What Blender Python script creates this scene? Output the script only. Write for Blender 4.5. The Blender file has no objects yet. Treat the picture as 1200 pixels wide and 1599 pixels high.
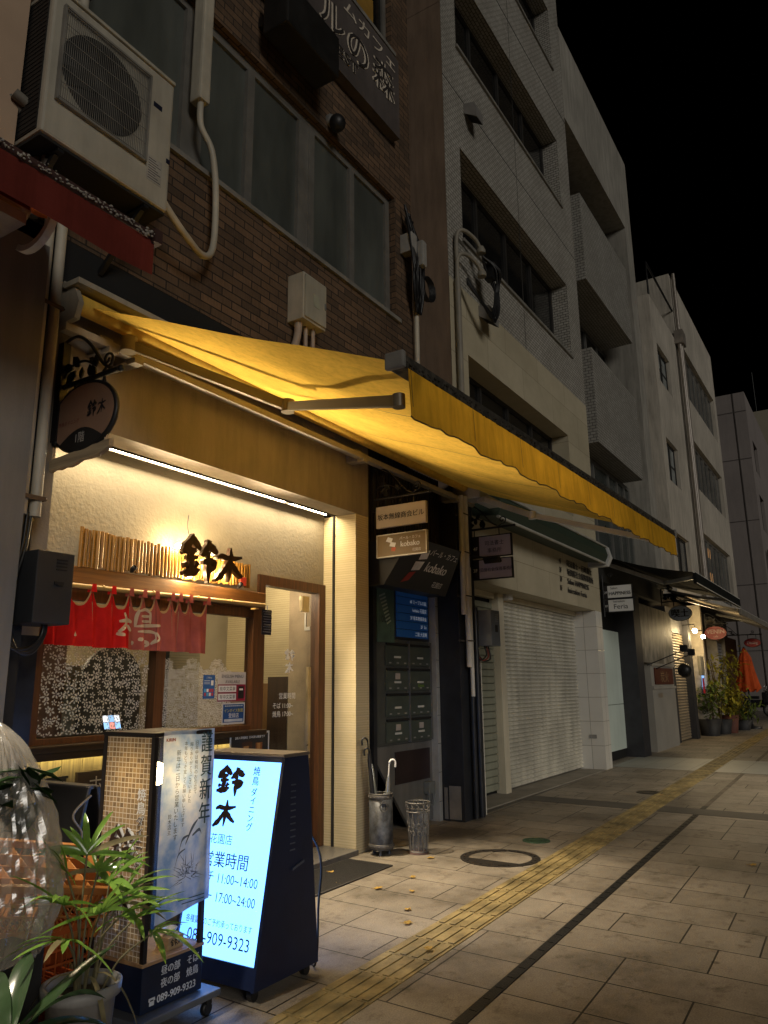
import bpy, bmesh, math, random
from mathutils import Vector, Matrix, noise
R = math.radians
rnd = random.Random(7)
S = bpy.context.scene
COL = S.collection

# ------------------------------------------------------------------ camera
cd = bpy.data.cameras.new('camera'); cam = bpy.data.objects.new('camera', cd); COL.objects.link(cam)
cd.sensor_fit = 'HORIZONTAL'; cd.sensor_width = 36.0; cd.lens = 36.0 * 1178.39 / 1200.0
cd.clip_start = 0.05; cd.clip_end = 600
_dx = Vector((0.5351112, 0.18501557, 0.82427255)); _dy = Vector((-0.84472321, 0.12866123, 0.51950841)); _dz = Vector((-0.00993478, -0.97427692, 0.22513502))
rt = Vector((_dx.x, _dy.x, _dz.x)); dn = Vector((_dx.y, _dy.y, _dz.y)); fw = Vector((_dx.z, _dy.z, _dz.z))
fw.normalize(); rt = (rt - fw * rt.dot(fw)).normalized(); up_ = rt.cross(fw)
cam.matrix_world = Matrix(((rt.x, up_.x, -fw.x, 0), (rt.y, up_.y, -fw.y, 0), (rt.z, up_.z, -fw.z, 1.42), (0, 0, 0, 1)))
S.camera = cam

# ------------------------------------------------------------------ night sky, sun as street-light fill, exposure
w = bpy.data.worlds.new('World'); S.world = w; w.use_nodes = True
nt = w.node_tree; nt.nodes.clear()
sky = nt.nodes.new('ShaderNodeTexSky'); sky.sky_type = 'NISHITA'; sky.sun_disc = False
sky.sun_elevation = R(-6); sky.sun_rotation = R(200)
bg = nt.nodes.new('ShaderNodeBackground'); bg.inputs['Strength'].default_value = 0.012
wo = nt.nodes.new('ShaderNodeOutputWorld')
nt.links.new(sky.outputs[0], bg.inputs[0]); nt.links.new(bg.outputs[0], wo.inputs[0])
sl = bpy.data.lights.new('street_fill_sun', 'SUN'); sl.energy = 0.74; sl.angle = R(20); sl.color = (1.0, .94, .84)  # sun added as fill, standing in for the street lighting
so = bpy.data.objects.new('street_fill_sun', sl); COL.objects.link(so)
so.rotation_euler = Vector((0.52, 0.80, -0.27)).to_track_quat('-Z', 'Y').to_euler()
S.view_settings.view_transform = 'Standard'; S.view_settings.look = 'None'
S.view_settings.exposure = 0; S.view_settings.gamma = 1
S.cycles.max_bounces = 7; S.cycles.diffuse_bounces = 4; S.cycles.glossy_bounces = 3
S.cycles.transparent_max_bounces = 12; S.cycles.transmission_bounces = 4
S.cycles.sample_clamp_indirect = 3.0
S.cycles.caustics_reflective = False; S.cycles.caustics_refractive = False

# ------------------------------------------------------------------ helpers
def C(h):
    h = h.lstrip('#'); v = [int(h[i:i + 2], 16) / 255 for i in (0, 2, 4)]
    return tuple((c / 12.92 if c <= .04045 else ((c + .055) / 1.055) ** 2.4) for c in v) + (1,)
def node(nt, t, **k):
    n = nt.nodes.new(t)
    for a, b in k.items(): setattr(n, a, b)
    return n
def newmat(name):
    m = bpy.data.materials.new(name); m.use_nodes = True
    nt = m.node_tree; b = nt.nodes['Principled BSDF']
    return m, nt, b
def pos(nt):
    return node(nt, 'ShaderNodeNewGeometry').outputs['Position']
def mapping(nt, src, scale=(1, 1, 1), rot=(0, 0, 0), loc=(0, 0, 0)):
    mp = node(nt, 'ShaderNodeMapping'); nt.links.new(src, mp.inputs[0])
    mp.inputs['Scale'].default_value = scale; mp.inputs['Rotation'].default_value = rot; mp.inputs['Location'].default_value = loc
    return mp.outputs[0]
def nz(nt, vec, scale, detail=4, rough=.55):
    n = node(nt, 'ShaderNodeTexNoise'); n.inputs['Scale'].default_value = scale
    n.inputs['Detail'].default_value = detail; n.inputs['Roughness'].default_value = rough
    nt.links.new(vec, n.inputs['Vector']); return n.outputs['Fac']
def ramp(nt, fac, stops):
    r = node(nt, 'ShaderNodeValToRGB'); e = r.color_ramp.elements
    while len(e) > 1: e.remove(e[-1])
    e[0].position, e[0].color = stops[0]
    for p, c in stops[1:]:
        q = e.new(p); q.color = c
    nt.links.new(fac, r.inputs[0]); return r.outputs[0]
def mixc(nt, fac, a, b, mode='MIX'):
    m = node(nt, 'ShaderNodeMix', data_type='RGBA', blend_type=mode)
    for sock, v in ((m.inputs[0], fac), (m.inputs[6], a), (m.inputs[7], b)):
        if hasattr(v, 'is_output'): nt.links.new(v, sock)
        else: sock.default_value = v
    return m.outputs[2]
def bump(nt, b, h, strength, dist=.01):
    n = node(nt, 'ShaderNodeBump'); n.inputs['Strength'].default_value = strength; n.inputs['Distance'].default_value = dist
    nt.links.new(h, n.inputs['Height']); nt.links.new(n.outputs[0], b.inputs['Normal'])
_mats = {}
def mat(name, col, rough=.6, metal=0, var=.18, scale=6, bmp=.15, bscale=60, stretch=(1, 1, 1), spec=.4, stain=0):
    """plain painted / moulded surface: colour with soft mottling, grime and a fine bump"""
    if name in _mats: return _mats[name]
    m, nt, b = newmat(name); _mats[name] = m
    col = C(col) if isinstance(col, str) else tuple(col) + ((1,) if len(col) == 3 else ())
    v = mapping(nt, pos(nt), stretch)
    f = nz(nt, v, scale, 5)
    lo = tuple(c * (1 - var * 1.3) for c in col[:3]) + (1,); hi = tuple(min(1, c * (1 + var)) for c in col[:3]) + (1,)
    c = ramp(nt, f, [(.3, lo), (.7, hi)])
    if stain:
        g = ramp(nt, nz(nt, mapping(nt, pos(nt), (9, 9, 1.1)), 1.0, 6, .7), [(.42, (0, 0, 0, 1)), (.72, (1, 1, 1, 1))])
        mm = node(nt, 'ShaderNodeMath', operation='MULTIPLY'); nt.links.new(g, mm.inputs[0]); mm.inputs[1].default_value = stain
        c = mixc(nt, mm.outputs[0], c, tuple(x * .35 for x in col[:3]) + (1,))
    nt.links.new(c, b.inputs['Base Color'])
    rr = node(nt, 'ShaderNodeMapRange'); nt.links.new(f, rr.inputs[0]); rr.inputs[3].default_value = max(.04, rough - .1); rr.inputs[4].default_value = min(1, rough + .12)
    nt.links.new(rr.outputs[0], b.inputs['Roughness'])
    b.inputs['Metallic'].default_value = metal; b.inputs['Specular IOR Level'].default_value = spec
    if bmp: bump(nt, b, nz(nt, v, bscale, 3), bmp, .004)
    return m
def emat(name, col, strength):
    if name in _mats: return _mats[name]
    m, nt, b = newmat(name); _mats[name] = m
    col = C(col) if isinstance(col, str) else tuple(col) + (1,)
    b.inputs['Base Color'].default_value = col; b.inputs['Emission Color'].default_value = col
    b.inputs['Emission Strength'].default_value = strength
    return m
def wood(name, a, b_, rough=.5, axis='Z', sc=1.0):
    if name in _mats: return _mats[name]
    m, nt, b = newmat(name); _mats[name] = m
    st = {'X': (1.2, 26, 26), 'Z': (26, 26, 1.2), 'Y': (26, 1.2, 26)}[axis]
    v = mapping(nt, pos(nt), tuple(s * sc for s in st))
    f = nz(nt, v, 1.6, 6, .65)
    nt.links.new(ramp(nt, f, [(.25, C(a)), (.75, C(b_))]), b.inputs['Base Color'])
    b.inputs['Roughness'].default_value = rough; bump(nt, b, f, .25, .004)
    return m
def facade_vec(nt):
    """(along the street or depth, height) of a wall surface, whichever way it faces"""
    s = node(nt, 'ShaderNodeSeparateXYZ'); nt.links.new(pos(nt), s.inputs[0])
    n = node(nt, 'ShaderNodeSeparateXYZ'); nt.links.new(node(nt, 'ShaderNodeNewGeometry').outputs['Normal'], n.inputs[0])
    ab = node(nt, 'ShaderNodeMath', operation='ABSOLUTE'); nt.links.new(n.outputs[0], ab.inputs[0])
    gt = node(nt, 'ShaderNodeMath', operation='GREATER_THAN'); nt.links.new(ab.outputs[0], gt.inputs[0]); gt.inputs[1].default_value = .5
    mx = node(nt, 'ShaderNodeMix', data_type='FLOAT')
    nt.links.new(gt.outputs[0], mx.inputs[0]); nt.links.new(s.outputs[0], mx.inputs[2]); nt.links.new(s.outputs[1], mx.inputs[3])
    az = node(nt, 'ShaderNodeMath', operation='ABSOLUTE'); nt.links.new(n.outputs[2], az.inputs[0])
    gz = node(nt, 'ShaderNodeMath', operation='GREATER_THAN'); nt.links.new(az.outputs[0], gz.inputs[0]); gz.inputs[1].default_value = .5
    mz = node(nt, 'ShaderNodeMix', data_type='FLOAT')
    nt.links.new(gz.outputs[0], mz.inputs[0]); nt.links.new(s.outputs[2], mz.inputs[2]); nt.links.new(s.outputs[1], mz.inputs[3])
    c = node(nt, 'ShaderNodeCombineXYZ'); nt.links.new(mx.outputs[0], c.inputs[0]); nt.links.new(mz.outputs[0], c.inputs[1])
    return c.outputs[0]
def tilemat(name, c1, c2, mortar, bw, bh, ms=.006, rough=.5, off=.5, bmp=.5, scratch=0, dirt=.35, spec=.4):
    if name in _mats: return _mats[name]
    m, nt, b = newmat(name); _mats[name] = m
    v = facade_vec(nt)
    t = node(nt, 'ShaderNodeTexBrick', offset=off, squash=1.0)
    nt.links.new(v, t.inputs['Vector'])
    t.inputs['Color1'].default_value = C(c1); t.inputs['Color2'].default_value = C(c2); t.inputs['Mortar'].default_value = C(mortar)
    t.inputs['Scale'].default_value = 1; t.inputs['Mortar Size'].default_value = ms; t.inputs['Mortar Smooth'].default_value = .15
    t.inputs['Bias'].default_value = 0; t.inputs['Brick Width'].default_value = bw; t.inputs['Row Height'].default_value = bh
    col = t.outputs['Color']
    f = nz(nt, v, 1.3, 6, .7)
    col = mixc(nt, dirt, col, ramp(nt, f, [(.3, (.35, .33, .30, 1)), (.7, (1, 1, 1, 1))]), 'MULTIPLY')
    g = nz(nt, mapping(nt, v, (160, 6, 1)), 1, 3)
    if scratch: col = mixc(nt, scratch, col, ramp(nt, g, [(.35, (.45, .45, .45, 1)), (.65, (1, 1, 1, 1))]), 'MULTIPLY')
    nt.links.new(col, b.inputs['Base Color']); b.inputs['Roughness'].default_value = rough; b.inputs['Specular IOR Level'].default_value = spec
    inv = node(nt, 'ShaderNodeMath', operation='SUBTRACT'); inv.inputs[0].default_value = 1; nt.links.new(t.outputs['Fac'], inv.inputs[1])
    h = node(nt, 'ShaderNodeMath', operation='MULTIPLY_ADD'); nt.links.new(g, h.inputs[0]); h.inputs[1].default_value = .25 if scratch else .05
    nt.links.new(inv.outputs[0], h.inputs[2]); bump(nt, b, h.outputs[0], bmp, .006)
    return m
def glass(name, tint=(.9, .93, .92), refl=.12, rough=.02):
    """thin pane: transparent with a Fresnel reflection"""
    if name in _mats: return _mats[name]
    m, nt, b = newmat(name); _mats[name] = m; nt.nodes.remove(b)
    tr = node(nt, 'ShaderNodeBsdfTransparent'); tr.inputs[0].default_value = tint + (1,)
    gl = node(nt, 'ShaderNodeBsdfGlossy'); gl.inputs['Roughness'].default_value = rough; gl.inputs[0].default_value = (1, 1, 1, 1)
    lw = node(nt, 'ShaderNodeLayerWeight'); lw.inputs[0].default_value = .5
    pw5 = node(nt, 'ShaderNodeMath', operation='POWER'); nt.links.new(lw.outputs['Facing'], pw5.inputs[0]); pw5.inputs[1].default_value = 4.0
    fr_ = node(nt, 'ShaderNodeMath', operation='MULTIPLY_ADD'); nt.links.new(pw5.outputs[0], fr_.inputs[0]); fr_.inputs[1].default_value = .6; fr_.inputs[2].default_value = .025
    mx = node(nt, 'ShaderNodeMixShader'); nt.links.new(fr_.outputs[0], mx.inputs[0]); nt.links.new(tr.outputs[0], mx.inputs[1]); nt.links.new(gl.outputs[0], mx.inputs[2])
    nt.links.new(mx.outputs[0], nt.nodes['Material Output'].inputs[0]); return m
def cloth(name, col, trans=.35, var=.15, scale=3, alpha=1.0, streak=None, gloss=0):
    if name in _mats: return _mats[name]
    m, nt, b = newmat(name); _mats[name] = m; nt.nodes.remove(b)
    col = C(col) if isinstance(col, str) else col
    f = nz(nt, pos(nt), scale, 6, .6)
    c = ramp(nt, f, [(.3, tuple(x * (1 - var) for x in col[:3]) + (1,)), (.7, tuple(min(1, x * (1 + var)) for x in col[:3]) + (1,))])
    if streak:
        g = ramp(nt, nz(nt, mapping(nt, pos(nt), (22, 22, 1.6)), 1, 5, .7), [(.45, (0, 0, 0, 1)), (.75, (1, 1, 1, 1))])
        mm = node(nt, 'ShaderNodeMath', operation='MULTIPLY'); nt.links.new(g, mm.inputs[0]); mm.inputs[1].default_value = streak
        c = mixc(nt, mm.outputs[0], c, tuple(x * .25 for x in col[:3]) + (1,))
    d = node(nt, 'ShaderNodeBsdfDiffuse'); t = node(nt, 'ShaderNodeBsdfTranslucent')
    nt.links.new(c, d.inputs[0]); nt.links.new(c, t.inputs[0])
    mx = node(nt, 'ShaderNodeMixShader'); mx.inputs[0].default_value = trans
    nt.links.new(d.outputs[0], mx.inputs[1]); nt.links.new(t.outputs[0], mx.inputs[2]); out = mx.outputs[0]
    if gloss:
        g = node(nt, 'ShaderNodeBsdfGlossy'); g.inputs['Roughness'].default_value = .18
        m3 = node(nt, 'ShaderNodeMixShader'); m3.inputs[0].default_value = gloss
        nt.links.new(out, m3.inputs[1]); nt.links.new(g.outputs[0], m3.inputs[2]); out = m3.outputs[0]
    if alpha < 1:
        tr = node(nt, 'ShaderNodeBsdfTransparent'); m2 = node(nt, 'ShaderNodeMixShader'); m2.inputs[0].default_value = alpha
        nt.links.new(tr.outputs[0], m2.inputs[1]); nt.links.new(out, m2.inputs[2]); out = m2.outputs[0]
    bp = node(nt, 'ShaderNodeBump'); bp.inputs['Strength'].default_value = .15; bp.inputs['Distance'].default_value = .004
    nt.links.new(nz(nt, pos(nt), 40, 3), bp.inputs['Height']); nt.links.new(bp.outputs[0], d.inputs['Normal'])
    nt.links.new(out, nt.nodes['Material Output'].inputs[0]); return m

X, Y, Z = Vector((1, 0, 0)), Vector((0, 1, 0)), Vector((0, 0, 1))
V = Vector
OFF = {}
_txt = {}
def text_mesh(s):
    if s not in _txt:
        c = bpy.data.curves.new('lettering', 'FONT'); c.body = s; c.resolution_u = 3; c.size = 1
        o = bpy.data.objects.new('lettering', c); COL.objects.link(o)
        dg = bpy.context.evaluated_depsgraph_get()
        me = bpy.data.meshes.new_from_object(o.evaluated_get(dg))
        v = [(p.co.x, p.co.y) for p in me.vertices]; f = [tuple(q.vertices) for q in me.polygons]
        _txt[s] = (v, f); bpy.data.objects.remove(o); bpy.data.curves.remove(c); bpy.data.meshes.remove(me)
    return _txt[s]
class MB:
    def __init__(s): s.v = []; s.f = []; s.mi = []; s.sm = []; s.m = 0; s.smooth = False
    def add(s, vs, fs, smooth=None):
        o = len(s.v); s.v += [V(p) for p in vs]
        for f in fs: s.f.append(tuple(i + o for i in f)); s.mi.append(s.m); s.sm.append(s.smooth if smooth is None else smooth)
        return s
    def box(s, x0, x1, y0, y1, z0, z1, bev=0):
        return s.obox(V(((x0 + x1) / 2, (y0 + y1) / 2, (z0 + z1) / 2)), X * (x1 - x0) / 2, Y * (y1 - y0) / 2, Z * (z1 - z0) / 2, bev)
    def obox(s, c, a, b, d, bev=0):
        c, a, b, d = V(c), V(a), V(b), V(d)
        if a.cross(b).dot(d) < 0: a = -a
        if not bev:
            vs = [c + a * i + b * j + d * k for k in (-1, 1) for j in (-1, 1) for i in (-1, 1)]
            return s.add(vs, [(0, 2, 3, 1), (4, 5, 7, 6), (0, 1, 5, 4), (2, 6, 7, 3), (0, 4, 6, 2), (1, 3, 7, 5)], False)
        L = [a.length, b.length, d.length]; t = [1 - min(bev / max(l, 1e-6), .45) for l in L]
        bm = bmesh.new(); bmesh.ops.create_cube(bm, size=2)
        bmesh.ops.scale(bm, vec=L, verts=bm.verts)
        bmesh.ops.bevel(bm, geom=bm.edges[:], offset=min(bev, min(L) * .9), segments=2, affect='EDGES', profile=.6)
        ua, ub, ud = a.normalized(), b.normalized(), d.normalized()
        bm.verts.ensure_lookup_table()
        s.add([c + ua * p.co.x + ub * p.co.y + ud * p.co.z for p in bm.verts], [tuple(q.index for q in f.verts) for f in bm.faces], False)
        bm.free(); return s
    def tube(s, pts, r, n=8, caps=True, closed=False):
        pts = [V(p) for p in pts]; N = len(pts); rs = r if isinstance(r, (list, tuple)) else [r] * N
        t0 = (pts[1] - pts[0]).normalized(); u = t0.orthogonal().normalized(); vs = []
        for i, p in enumerate(pts):
            t = ((pts[(i + 1) % N] if closed or i < N - 1 else pts[i]) - (pts[i - 1] if closed or i > 0 else pts[i])).normalized()
            u = (u - t * u.dot(t)); u = u.normalized() if u.length > 1e-6 else t.orthogonal().normalized(); w_ = t.cross(u)
            vs += [p + (u * math.cos(2 * math.pi * k / n) + w_ * math.sin(2 * math.pi * k / n)) * rs[i] for k in range(n)]
        fs = []
        for i in range(N if closed else N - 1):
            j = (i + 1) % N
            for k in range(n): fs.append((i * n + k, i * n + (k + 1) % n, j * n + (k + 1) % n, j * n + k))
        s.add(vs, fs, True)
        if caps and not closed:
            s.add(vs[:n], [tuple(range(n))[::-1]], False); s.add(vs[-n:], [tuple(range(n))], False)
        return s
    def lathe(s, c, prof, n=20, axis=Z, cap=True):
        c = V(c); a = V(axis).normalized(); u = a.orthogonal().normalized(); w_ = a.cross(u); vs = []
        for r, h in prof: vs += [c + a * h + (u * math.cos(2 * math.pi * k / n) + w_ * math.sin(2 * math.pi * k / n)) * r for k in range(n)]
        fs = [(i * n + k, i * n + (k + 1) % n, (i + 1) * n + (k + 1) % n, (i + 1) * n + k) for i in range(len(prof) - 1) for k in range(n)]
        s.add(vs, fs, True)
        if cap:
            if prof[0][0] > 1e-4: s.add(vs[:n], [tuple(range(n))[::-1]], False)
            if prof[-1][0] > 1e-4: s.add(vs[-n:], [tuple(range(n))], False)
        return s
    def prism(s, poly, thick, o, r, u):
        """2-D outline on the plane (o, r, u), given a thickness behind it"""
        o, r, u = V(o), V(r), V(u); nrm = r.cross(u).normalized(); n = len(poly)
        A = [o + r * p[0] + u * p[1] for p in poly]; B = [p - nrm * thick for p in A]
        s.add(A + B, [tuple(range(n)), tuple(range(2 * n - 1, n - 1, -1))] + [(i, i + n, (i + 1) % n + n, (i + 1) % n) for i in range(n)], False)
        return s
    def quad(s, a, b, c, d): return s.add([a, b, c, d], [(0, 1, 2, 3)], False)
    def sphere(s, c, r, n=12, sc=(1, 1, 1)):
        prof = [(math.sin(math.pi * i / (n // 2 + 2)) * r, -math.cos(math.pi * i / (n // 2 + 2)) * r) for i in range(n // 2 + 3)]
        k = len(s.v); s.lathe((0, 0, 0), prof, n, cap=False)
        for i in range(k, len(s.v)): p = s.v[i]; s.v[i] = V(c) + V((p.x * sc[0], p.y * sc[1], p.z * sc[2]))
        return s
    def text(s, body, o, r, u, size, align='C', xs=1.0, lift=.002, bold=0):
        v, f = text_mesh(body)
        if not v: return s
        o, r, u = V(o), V(r).normalized(), V(u).normalized(); nrm = r.cross(u)
        x0 = min(p[0] for p in v); x1 = max(p[0] for p in v); sh = {'C': (x0 + x1) / 2, 'L': x0, 'R': x1}[align]
        for k in range(1 if not bold else 3):
            db = (0, -bold, bold)[k]
            s.add([o + r * ((p[0] - sh) * size * xs + db) + u * (p[1] * size + db * .3) + nrm * (lift + k * .0003) for p in v], f, False)
        return s
    def vtext(s, body, o, r, u, size, lift=.002, step=1.05, xs=1.0, bold=0):
        for i, ch in enumerate(body): s.text(ch, V(o) - V(u).normalized() * size * step * i, r, u, size, 'C', xs, lift, bold)
        return s
    def build(s, name, mats, parent=None, kind=None, each=False):
        if each:                      # every separate piece becomes a part of its own
            lead = list(range(len(s.v)))
            def root(i):
                while lead[i] != i: lead[i] = lead[lead[i]]; i = lead[i]
                return i
            for f in s.f:
                for i in f[1:]: lead[root(i)] = root(f[0])
            out = {}
            for k, f in enumerate(s.f): out.setdefault(root(f[0]), []).append(k)
            for ks in out.values():
                p = MB(); ids = {}
                for k in ks:
                    for i in s.f[k]:
                        if i not in ids: ids[i] = len(p.v); p.v.append(s.v[i])
                    p.f.append(tuple(ids[i] for i in s.f[k])); p.mi.append(s.mi[k]); p.sm.append(s.sm[k])
                o = p.build(name, mats, parent, kind)
            return o
        off = OFF.get(parent.name, V((0, 0, 0))) if parent else V((0, 0, 0))
        me = bpy.data.meshes.new(name); me.from_pydata([p - off for p in s.v], [], s.f)
        mats = mats if isinstance(mats, list) else [mats]
        for m in mats: me.materials.append(m)
        me.polygons.foreach_set('material_index', [min(i, len(mats) - 1) for i in s.mi]); me.polygons.foreach_set('use_smooth', s.sm)
        me.update(); o = bpy.data.objects.new(name, me); COL.objects.link(o)
        if parent: o.parent = parent; OFF[o.name] = off
        if kind: o['kind'] = kind
        return o
def thing(name, label, cat, loc, group=None):
    o = bpy.data.objects.new(name, None); COL.objects.link(o); o.location = loc; o.empty_display_size = .2
    o['label'] = label; o['category'] = cat
    if group: o['group'] = group
    OFF[o.name] = V(loc); return o
def tag(o, label, cat, group=None):
    o['label'] = label; o['category'] = cat
    if group: o['group'] = group
    return o
def dup(root, loc, label=None):
    r = root.copy(); COL.objects.link(r); r.location = loc
    if label: r['label'] = label
    for ch in list(root.children):
        c = ch.copy(); COL.objects.link(c); c.parent = r
        for g in ch.children:
            d = g.copy(); COL.objects.link(d); d.parent = c
    return r
def bezier(pts, n=8):
    """smooth line through points"""
    pts = [V(p) for p in pts]; out = []
    for i in range(len(pts) - 1):
        p0 = pts[max(i - 1, 0)]; p1 = pts[i]; p2 = pts[i + 1]; p3 = pts[min(i + 2, len(pts) - 1)]
        for k in range(n):
            t = k / n
            out.append(.5 * ((2 * p1) + (p2 - p0) * t + (2 * p0 - 5 * p1 + 4 * p2 - p3) * t * t + (3 * p1 - p0 - 3 * p2 + p3) * t ** 3))
    out.append(pts[-1]); return out
def holed(mb, x0, x1, z0, z1, y, holes, depth=.3, back=None, hmi=None):
    """wall facing the street with window openings and their reveals"""
    xs = sorted({x0, x1, *[h[0] for h in holes], *[h[1] for h in holes]}); zs = sorted({z0, z1, *[h[2] for h in holes], *[h[3] for h in holes]})
    xs = [a for a in xs if x0 <= a <= x1]; zs = [a for a in zs if z0 <= a <= z1]
    for i in range(len(xs) - 1):
        for j in range(len(zs) - 1):
            cx, cz = (xs[i] + xs[i + 1]) / 2, (zs[j] + zs[j + 1]) / 2
            if any(h[0] < cx < h[1] and h[2] < cz < h[3] for h in holes): continue
            mb.quad((xs[i], y, zs[j]), (xs[i + 1], y, zs[j]), (xs[i + 1], y, zs[j + 1]), (xs[i], y, zs[j + 1]))
    k = mb.m
    if hmi is not None: mb.m = hmi
    for a, b, c, d in holes:
        e = y + depth
        if c > z0: mb.quad((a, y, c), (a, e, c), (b, e, c), (b, y, c))
        if d < z1: mb.quad((a, y, d), (b, y, d), (b, e, d), (a, e, d))
        mb.quad((a, y, c), (a, y, d), (a, e, d), (a, e, c)); mb.quad((b, y, c), (b, e, c), (b, e, d), (b, y, d))
    mb.m = k
    if back:
        for xx, q in ((x0, 1), (x1, -1)):
            p = [(xx, y, z0), (xx, y, z1), (xx, back, z1), (xx, back, z0)]; mb.quad(*(p if q > 0 else p[::-1]))
        mb.quad((x0, y, z1), (x1, y, z1), (x1, back, z1), (x0, back, z1))
        mb.quad((x0, back, z0), (x0, back, z1), (x1, back, z1), (x1, back, z0))
    return mb
def spiral(c, r, u, R0, turns, n=26, start=0, sgn=1):
    c, r, u = V(c), V(r), V(u)
    return [c + (r * math.cos(start + sgn * turns * 2 * math.pi * t) + u * math.sin(start + sgn * turns * 2 * math.pi * t)) * (R0 * (1 - .8 * t)) for t in [i / n for i in range(n + 1)]]
# brush-written characters of the restaurant's sign, as stroke skeletons (x, y, width)
RIN = [[(.30, 1.0, .03), (.22, .84, .09), (.10, .66, .13), (.01, .54, .04)], [(.29, .93, .06), (.38, .80, .12), (.52, .68, .05)],
       [(.09, .62, .08), (.24, .63, .10), (.40, .66, .05)], [(.12, .47, .05), (.26, .48, .09), (.44, .51, .04)], [(.28, .66, .07), (.27, .42, .09), (.25, .18, .07)],
       [(.08, .36, .04), (.14, .26, .09)], [(.45, .40, .08), (.36, .27, .04)], [(.02, .12, .05), (.20, .15, .12), (.36, .19, .11), (.50, .25, .03)],
       [(.76, .93, .08), (.72, .78, .10), (.62, .64, .09), (.52, .55, .03)], [(.76, .86, .06), (.88, .74, .13), (1.02, .68, .05)],
       [(.66, .60, .06), (.80, .60, .09)], [(.58, .42, .06), (.78, .45, .10), (.93, .43, .10), (.86, .31, .08), (.78, .22, .04)], [(.74, .44, .08), (.75, .22, .08), (.76, -.02, .03)]]
KI = [[(.06, .66, .05), (.22, .74, .10), (.60, .72, .10), (.98, .80, .05)], [(.56, 1.02, .03), (.56, .74, .11), (.54, .40, .10), (.52, .06, .03)],
      [(.52, .68, .06), (.40, .44, .10), (.22, .20, .12), (.02, .04, .05)], [(.56, .66, .05), (.72, .44, .12), (1.0, .24, .05)]]
def brush(mb, strokes, o, r, u, sx, sy, thick=.002, lift=.002, fat=1.0, seed=1):
    q = random.Random(seed); o, r, u = V(o), V(r).normalized(), V(u).normalized(); nrm = r.cross(u)
    for si, st in enumerate(strokes):
        sm = bezier([(a, b, c) for a, b, c in st], 4); L = []; Rr = []
        for i, p in enumerate(sm):
            d = (sm[min(i + 1, len(sm) - 1)] - sm[max(i - 1, 0)]); d = V((d.x, d.y)); d = d.normalized() if d.length > 0 else V((1, 0))
            nn = V((-d.y, d.x)); h = max(.006, p.z) * fat * .55
            L.append((p.x + nn.x * h * q.uniform(.82, 1.18), p.y + nn.y * h * q.uniform(.82, 1.18))); Rr.append((p.x - nn.x * h * q.uniform(.82, 1.18), p.y - nn.y * h * q.uniform(.82, 1.18)))
        for k in range(len(L) - 1):
            poly = [L[k], Rr[k], Rr[k + 1], L[k + 1]]
            A = [o + r * (p[0] * sx) + u * (p[1] * sy) + nrm * (lift + .0004 * si + thick) for p in poly]; B = [p - nrm * thick for p in A]
            mb.add(A + B, [(0, 1, 2, 3), (1, 5, 6, 2), (3, 7, 4, 0)] + ([(0, 4, 5, 1)] if k == 0 else []) + ([(2, 6, 7, 3)] if k == len(L) - 2 else []), False)
    return mb
def suzuki(mb, o, r, u, h, vertical=False, fat=1.0, thick=.002, lift=.002, ratio=.92):
    """the two brush characters; o = lower left of the pair"""
    o, r, u = V(o), V(r).normalized(), V(u).normalized()
    if vertical:
        brush(mb, RIN, o + u * h * 1.12, r, u, h * ratio, h, thick, lift, fat, 3); brush(mb, KI, o + r * h * .02, r, u, h * ratio * .9, h * .95, thick, lift, fat, 4)
    else:
        brush(mb, RIN, o, r, u, h * ratio, h, thick, lift, fat, 3); brush(mb, KI, o + r * h * ratio * 1.06 + u * h * .02, r, u, h * ratio * .85, h * .86, thick, lift, fat, 4)

F = 3.985        # plane of the shop fronts
# common materials
M_black = mat('black_iron', (.012, .012, .013), .45, 0, .2, 20, .2, 90)
M_alu = mat('aluminium', (.42, .42, .41), .38, .7, .12, 10, .06)
M_white = mat('white_paint', (.62, .60, .55), .45, 0, .10, 5, .08, stain=.25)
M_cream = mat('cream_pipe', (.46, .42, .34), .5, 0, .14, 4, .08, stain=.3)
M_dark = mat('dark_void', (.012, .012, .012), .8, 0, .2, 4, 0)
M_ink = mat('black_lettering', (.015, .014, .016), .55, 0, .1, 8, 0)
M_wht = mat('white_lettering', (.75, .75, .74), .5, 0, .05, 8, 0)
M_cable = mat('black_cable', (.010, .010, .011), .4, 0, .2, 30, .1)
M_pane = mat('night_window_pane', (.090, .098, .088), .32, 0, .38, 1.5, .02, 4, (1, 1, .35), spec=.5, stain=.25)
M_panedark = mat('unlit_window_pane', (.010, .010, .010), .12, 0, .3, 1.2, .02, 4, spec=.5)

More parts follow.
